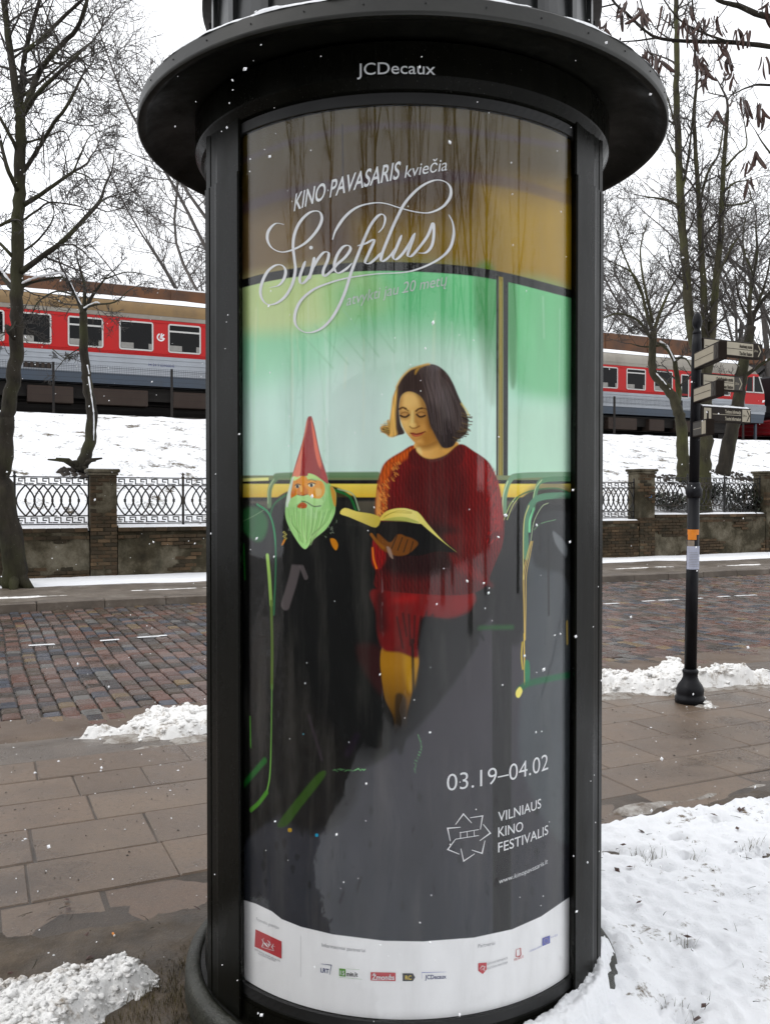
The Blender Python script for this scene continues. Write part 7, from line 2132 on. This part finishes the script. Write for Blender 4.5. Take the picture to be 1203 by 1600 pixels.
snow_pile('snow_mound', [tuple(AX[:2]+np.array([r*math.sin(a), -r*math.cos(a)])) for r, a in ((0.69, 0.42), (0.76, 0.5), (0.80, 0.62), (0.80, 0.8), (0.79, 1.0), (0.76, 1.25), (0.78, 1.5), (0.70, 1.5), (0.66, 1.2), (0.665, 0.9), (0.68, 0.6))], 0.085, 0.085, 0.05, 0.006, 0.03, M['snow'], 91, 0.5, 0.03)

# cigarette end on the mud
cp = on_ground(178, 1463)
cg = thing('cigarette_end', (cp[0], cp[1], 0.0), 'orange cigarette end lying on the mud above the snow heap', 'cigarette end')
dv = np.array([0.55, -0.83, 0])
m = MB(); m.tube([cp+up3*.008-dv*.011, cp+up3*.008+dv*.010], .0042, 8); m.build('filter', M['stub_cork'], cg)
m = MB(); m.tube([cp+up3*.008+dv*.0101, cp+up3*.008+dv*.018], .0041, 8); m.build('paper', M['stub_paper'], cg)

# ------------------------------------------------------------------ falling snow
R3 = random.Random(99)
m = MB()
OCT = np.array([(1, 0, 0), (-1, 0, 0), (0, 1, 0), (0, -1, 0), (0, 0, 1), (0, 0, -1)], float)
OF = [(0, 2, 4), (2, 1, 4), (1, 3, 4), (3, 0, 4), (2, 0, 5), (1, 2, 5), (3, 1, 5), (0, 3, 5)]
nfl = 0
while nfl < 900:
    Y = 0.8+14*R3.random()**1.9
    x = -60+R3.random()*1320; y = -60+R3.random()*1720
    p = at(x, y, Y)
    if p[2] < 0.05 or math.hypot(p[0]-AX[0], p[1]-AX[1]) < 0.98 or p[0]*V[0]+p[1]*V[1] > 18.4: continue
    r = (0.0007+0.0018*R3.random()**3)*(1+0.10*Y)
    if Y < 1.5: r *= 0.7
    if R3.random() < 0.03 and Y > 1.2: r *= 1.7
    a = R3.gauss(0.4, .5); sq = np.array([1, 1, 1.25+0.5*R3.random()])
    v = OCT*r*sq*np.array([0.8+.4*R3.random(), 0.8+.4*R3.random(), 1])
    rot = np.array(Matrix.Rotation(a, 3, 'Y'))
    m.add(p+v@rot.T, OF, True); nfl += 1
tag(m.build('snowfall', M['flake']), kind='stuff')

# ------------------------------------------------------------------ words for the setting and the loose stuff
WORDS = {
 'ground': ('flat snowy ground far around the street', 'ground'), 'road': ('wet road of reddish and grey granite setts with a worn dashed line', 'road'), 'gutter': ('wet concrete gutter strip between setts and slabs', 'gutter'),
 'pavement': ('near pavement of large wet brown concrete slabs', 'pavement'), 'far_pavement': ('slushy brown pavement across the road below the wall', 'pavement'), 'road_grit': ('brown grit washed over the nearest setts along the gutter', 'grit'),
 'bed': ('snowy soil strip right behind the iron railing', 'ground'), 'embankment': ('snow covered railway bank rising behind the iron railing', 'embankment'), 'track_bed': ('dark ballast under the trains at the top of the bank', 'track bed'),
 'verge': ('brown muddy turf around the foot of the column', 'verge'), 'snow': ('thin white snow over the turf right of the column', 'snow'), 'park_lawn': ('snowy lawn of the park behind the photographer', 'lawn'),
 'verge_beyond': ('snowy verge farther along the street to the right', 'verge'), 'verge_near': ('muddy verge along the street to the left', 'verge'),
 'snow_heap': ('dirty broken snow heap in the bottom left corner', 'snow'), 'snow_heap.001': ('dirty snow heap on the gutter left of the column', 'snow'), 'snow_heap.002': ('long dirty snow ridge behind the finger post', 'snow'),
 'snow_scraps': ('small scrap of snow against the foot of the finger post', 'snow'), 'snow_strip': ('white snow strip along the foot of the wall', 'snow'), 'grass': ('dead grass blades poking through the snow right of the column', 'grass'),
 'grass.001': ('short dead grass around the left foot of the column', 'grass'), 'grit': ('dark grit scattered over the slabs and mud', 'grit'), 'snow_crumbs': ('small crumbs of snow scattered over the slabs', 'snow'),
 'twig_litter': ('thin dead twigs on the mud and snow by the column', 'twigs'), 'leaf_litter': ('small brown leaves on the mud and snow by the column', 'leaves'),
 'soil': ('dark bare soil round the roots of the small crooked tree', 'soil'), 'soil.001': ('dark bare soil under the bent tree on the bank', 'soil'), 'soil.002': ('dark bare soil under the leaning forked tree', 'soil'),
 'snow_mound': ('clean snow piled on the right front of the column base', 'snow'), 'snowfall': ('white snowflakes falling all over the scene', 'snowfall')}
for o in SC.objects:
    if o.parent is None and o.type == 'MESH' and 'label' not in o:
        if o.name in WORDS:
            tag(o, WORDS[o.name][0], WORDS[o.name][1])
        elif o.name.startswith('melt_edge'):
            tag(o, 'thin grey melting slush at the edge of the lying snow', 'slush', 'melting edges of the snow')
        elif o.name.startswith('slush'):
            tag(o, 'thin streak of grey slush on the far pavement', 'slush', 'slush streaks on the far pavement')
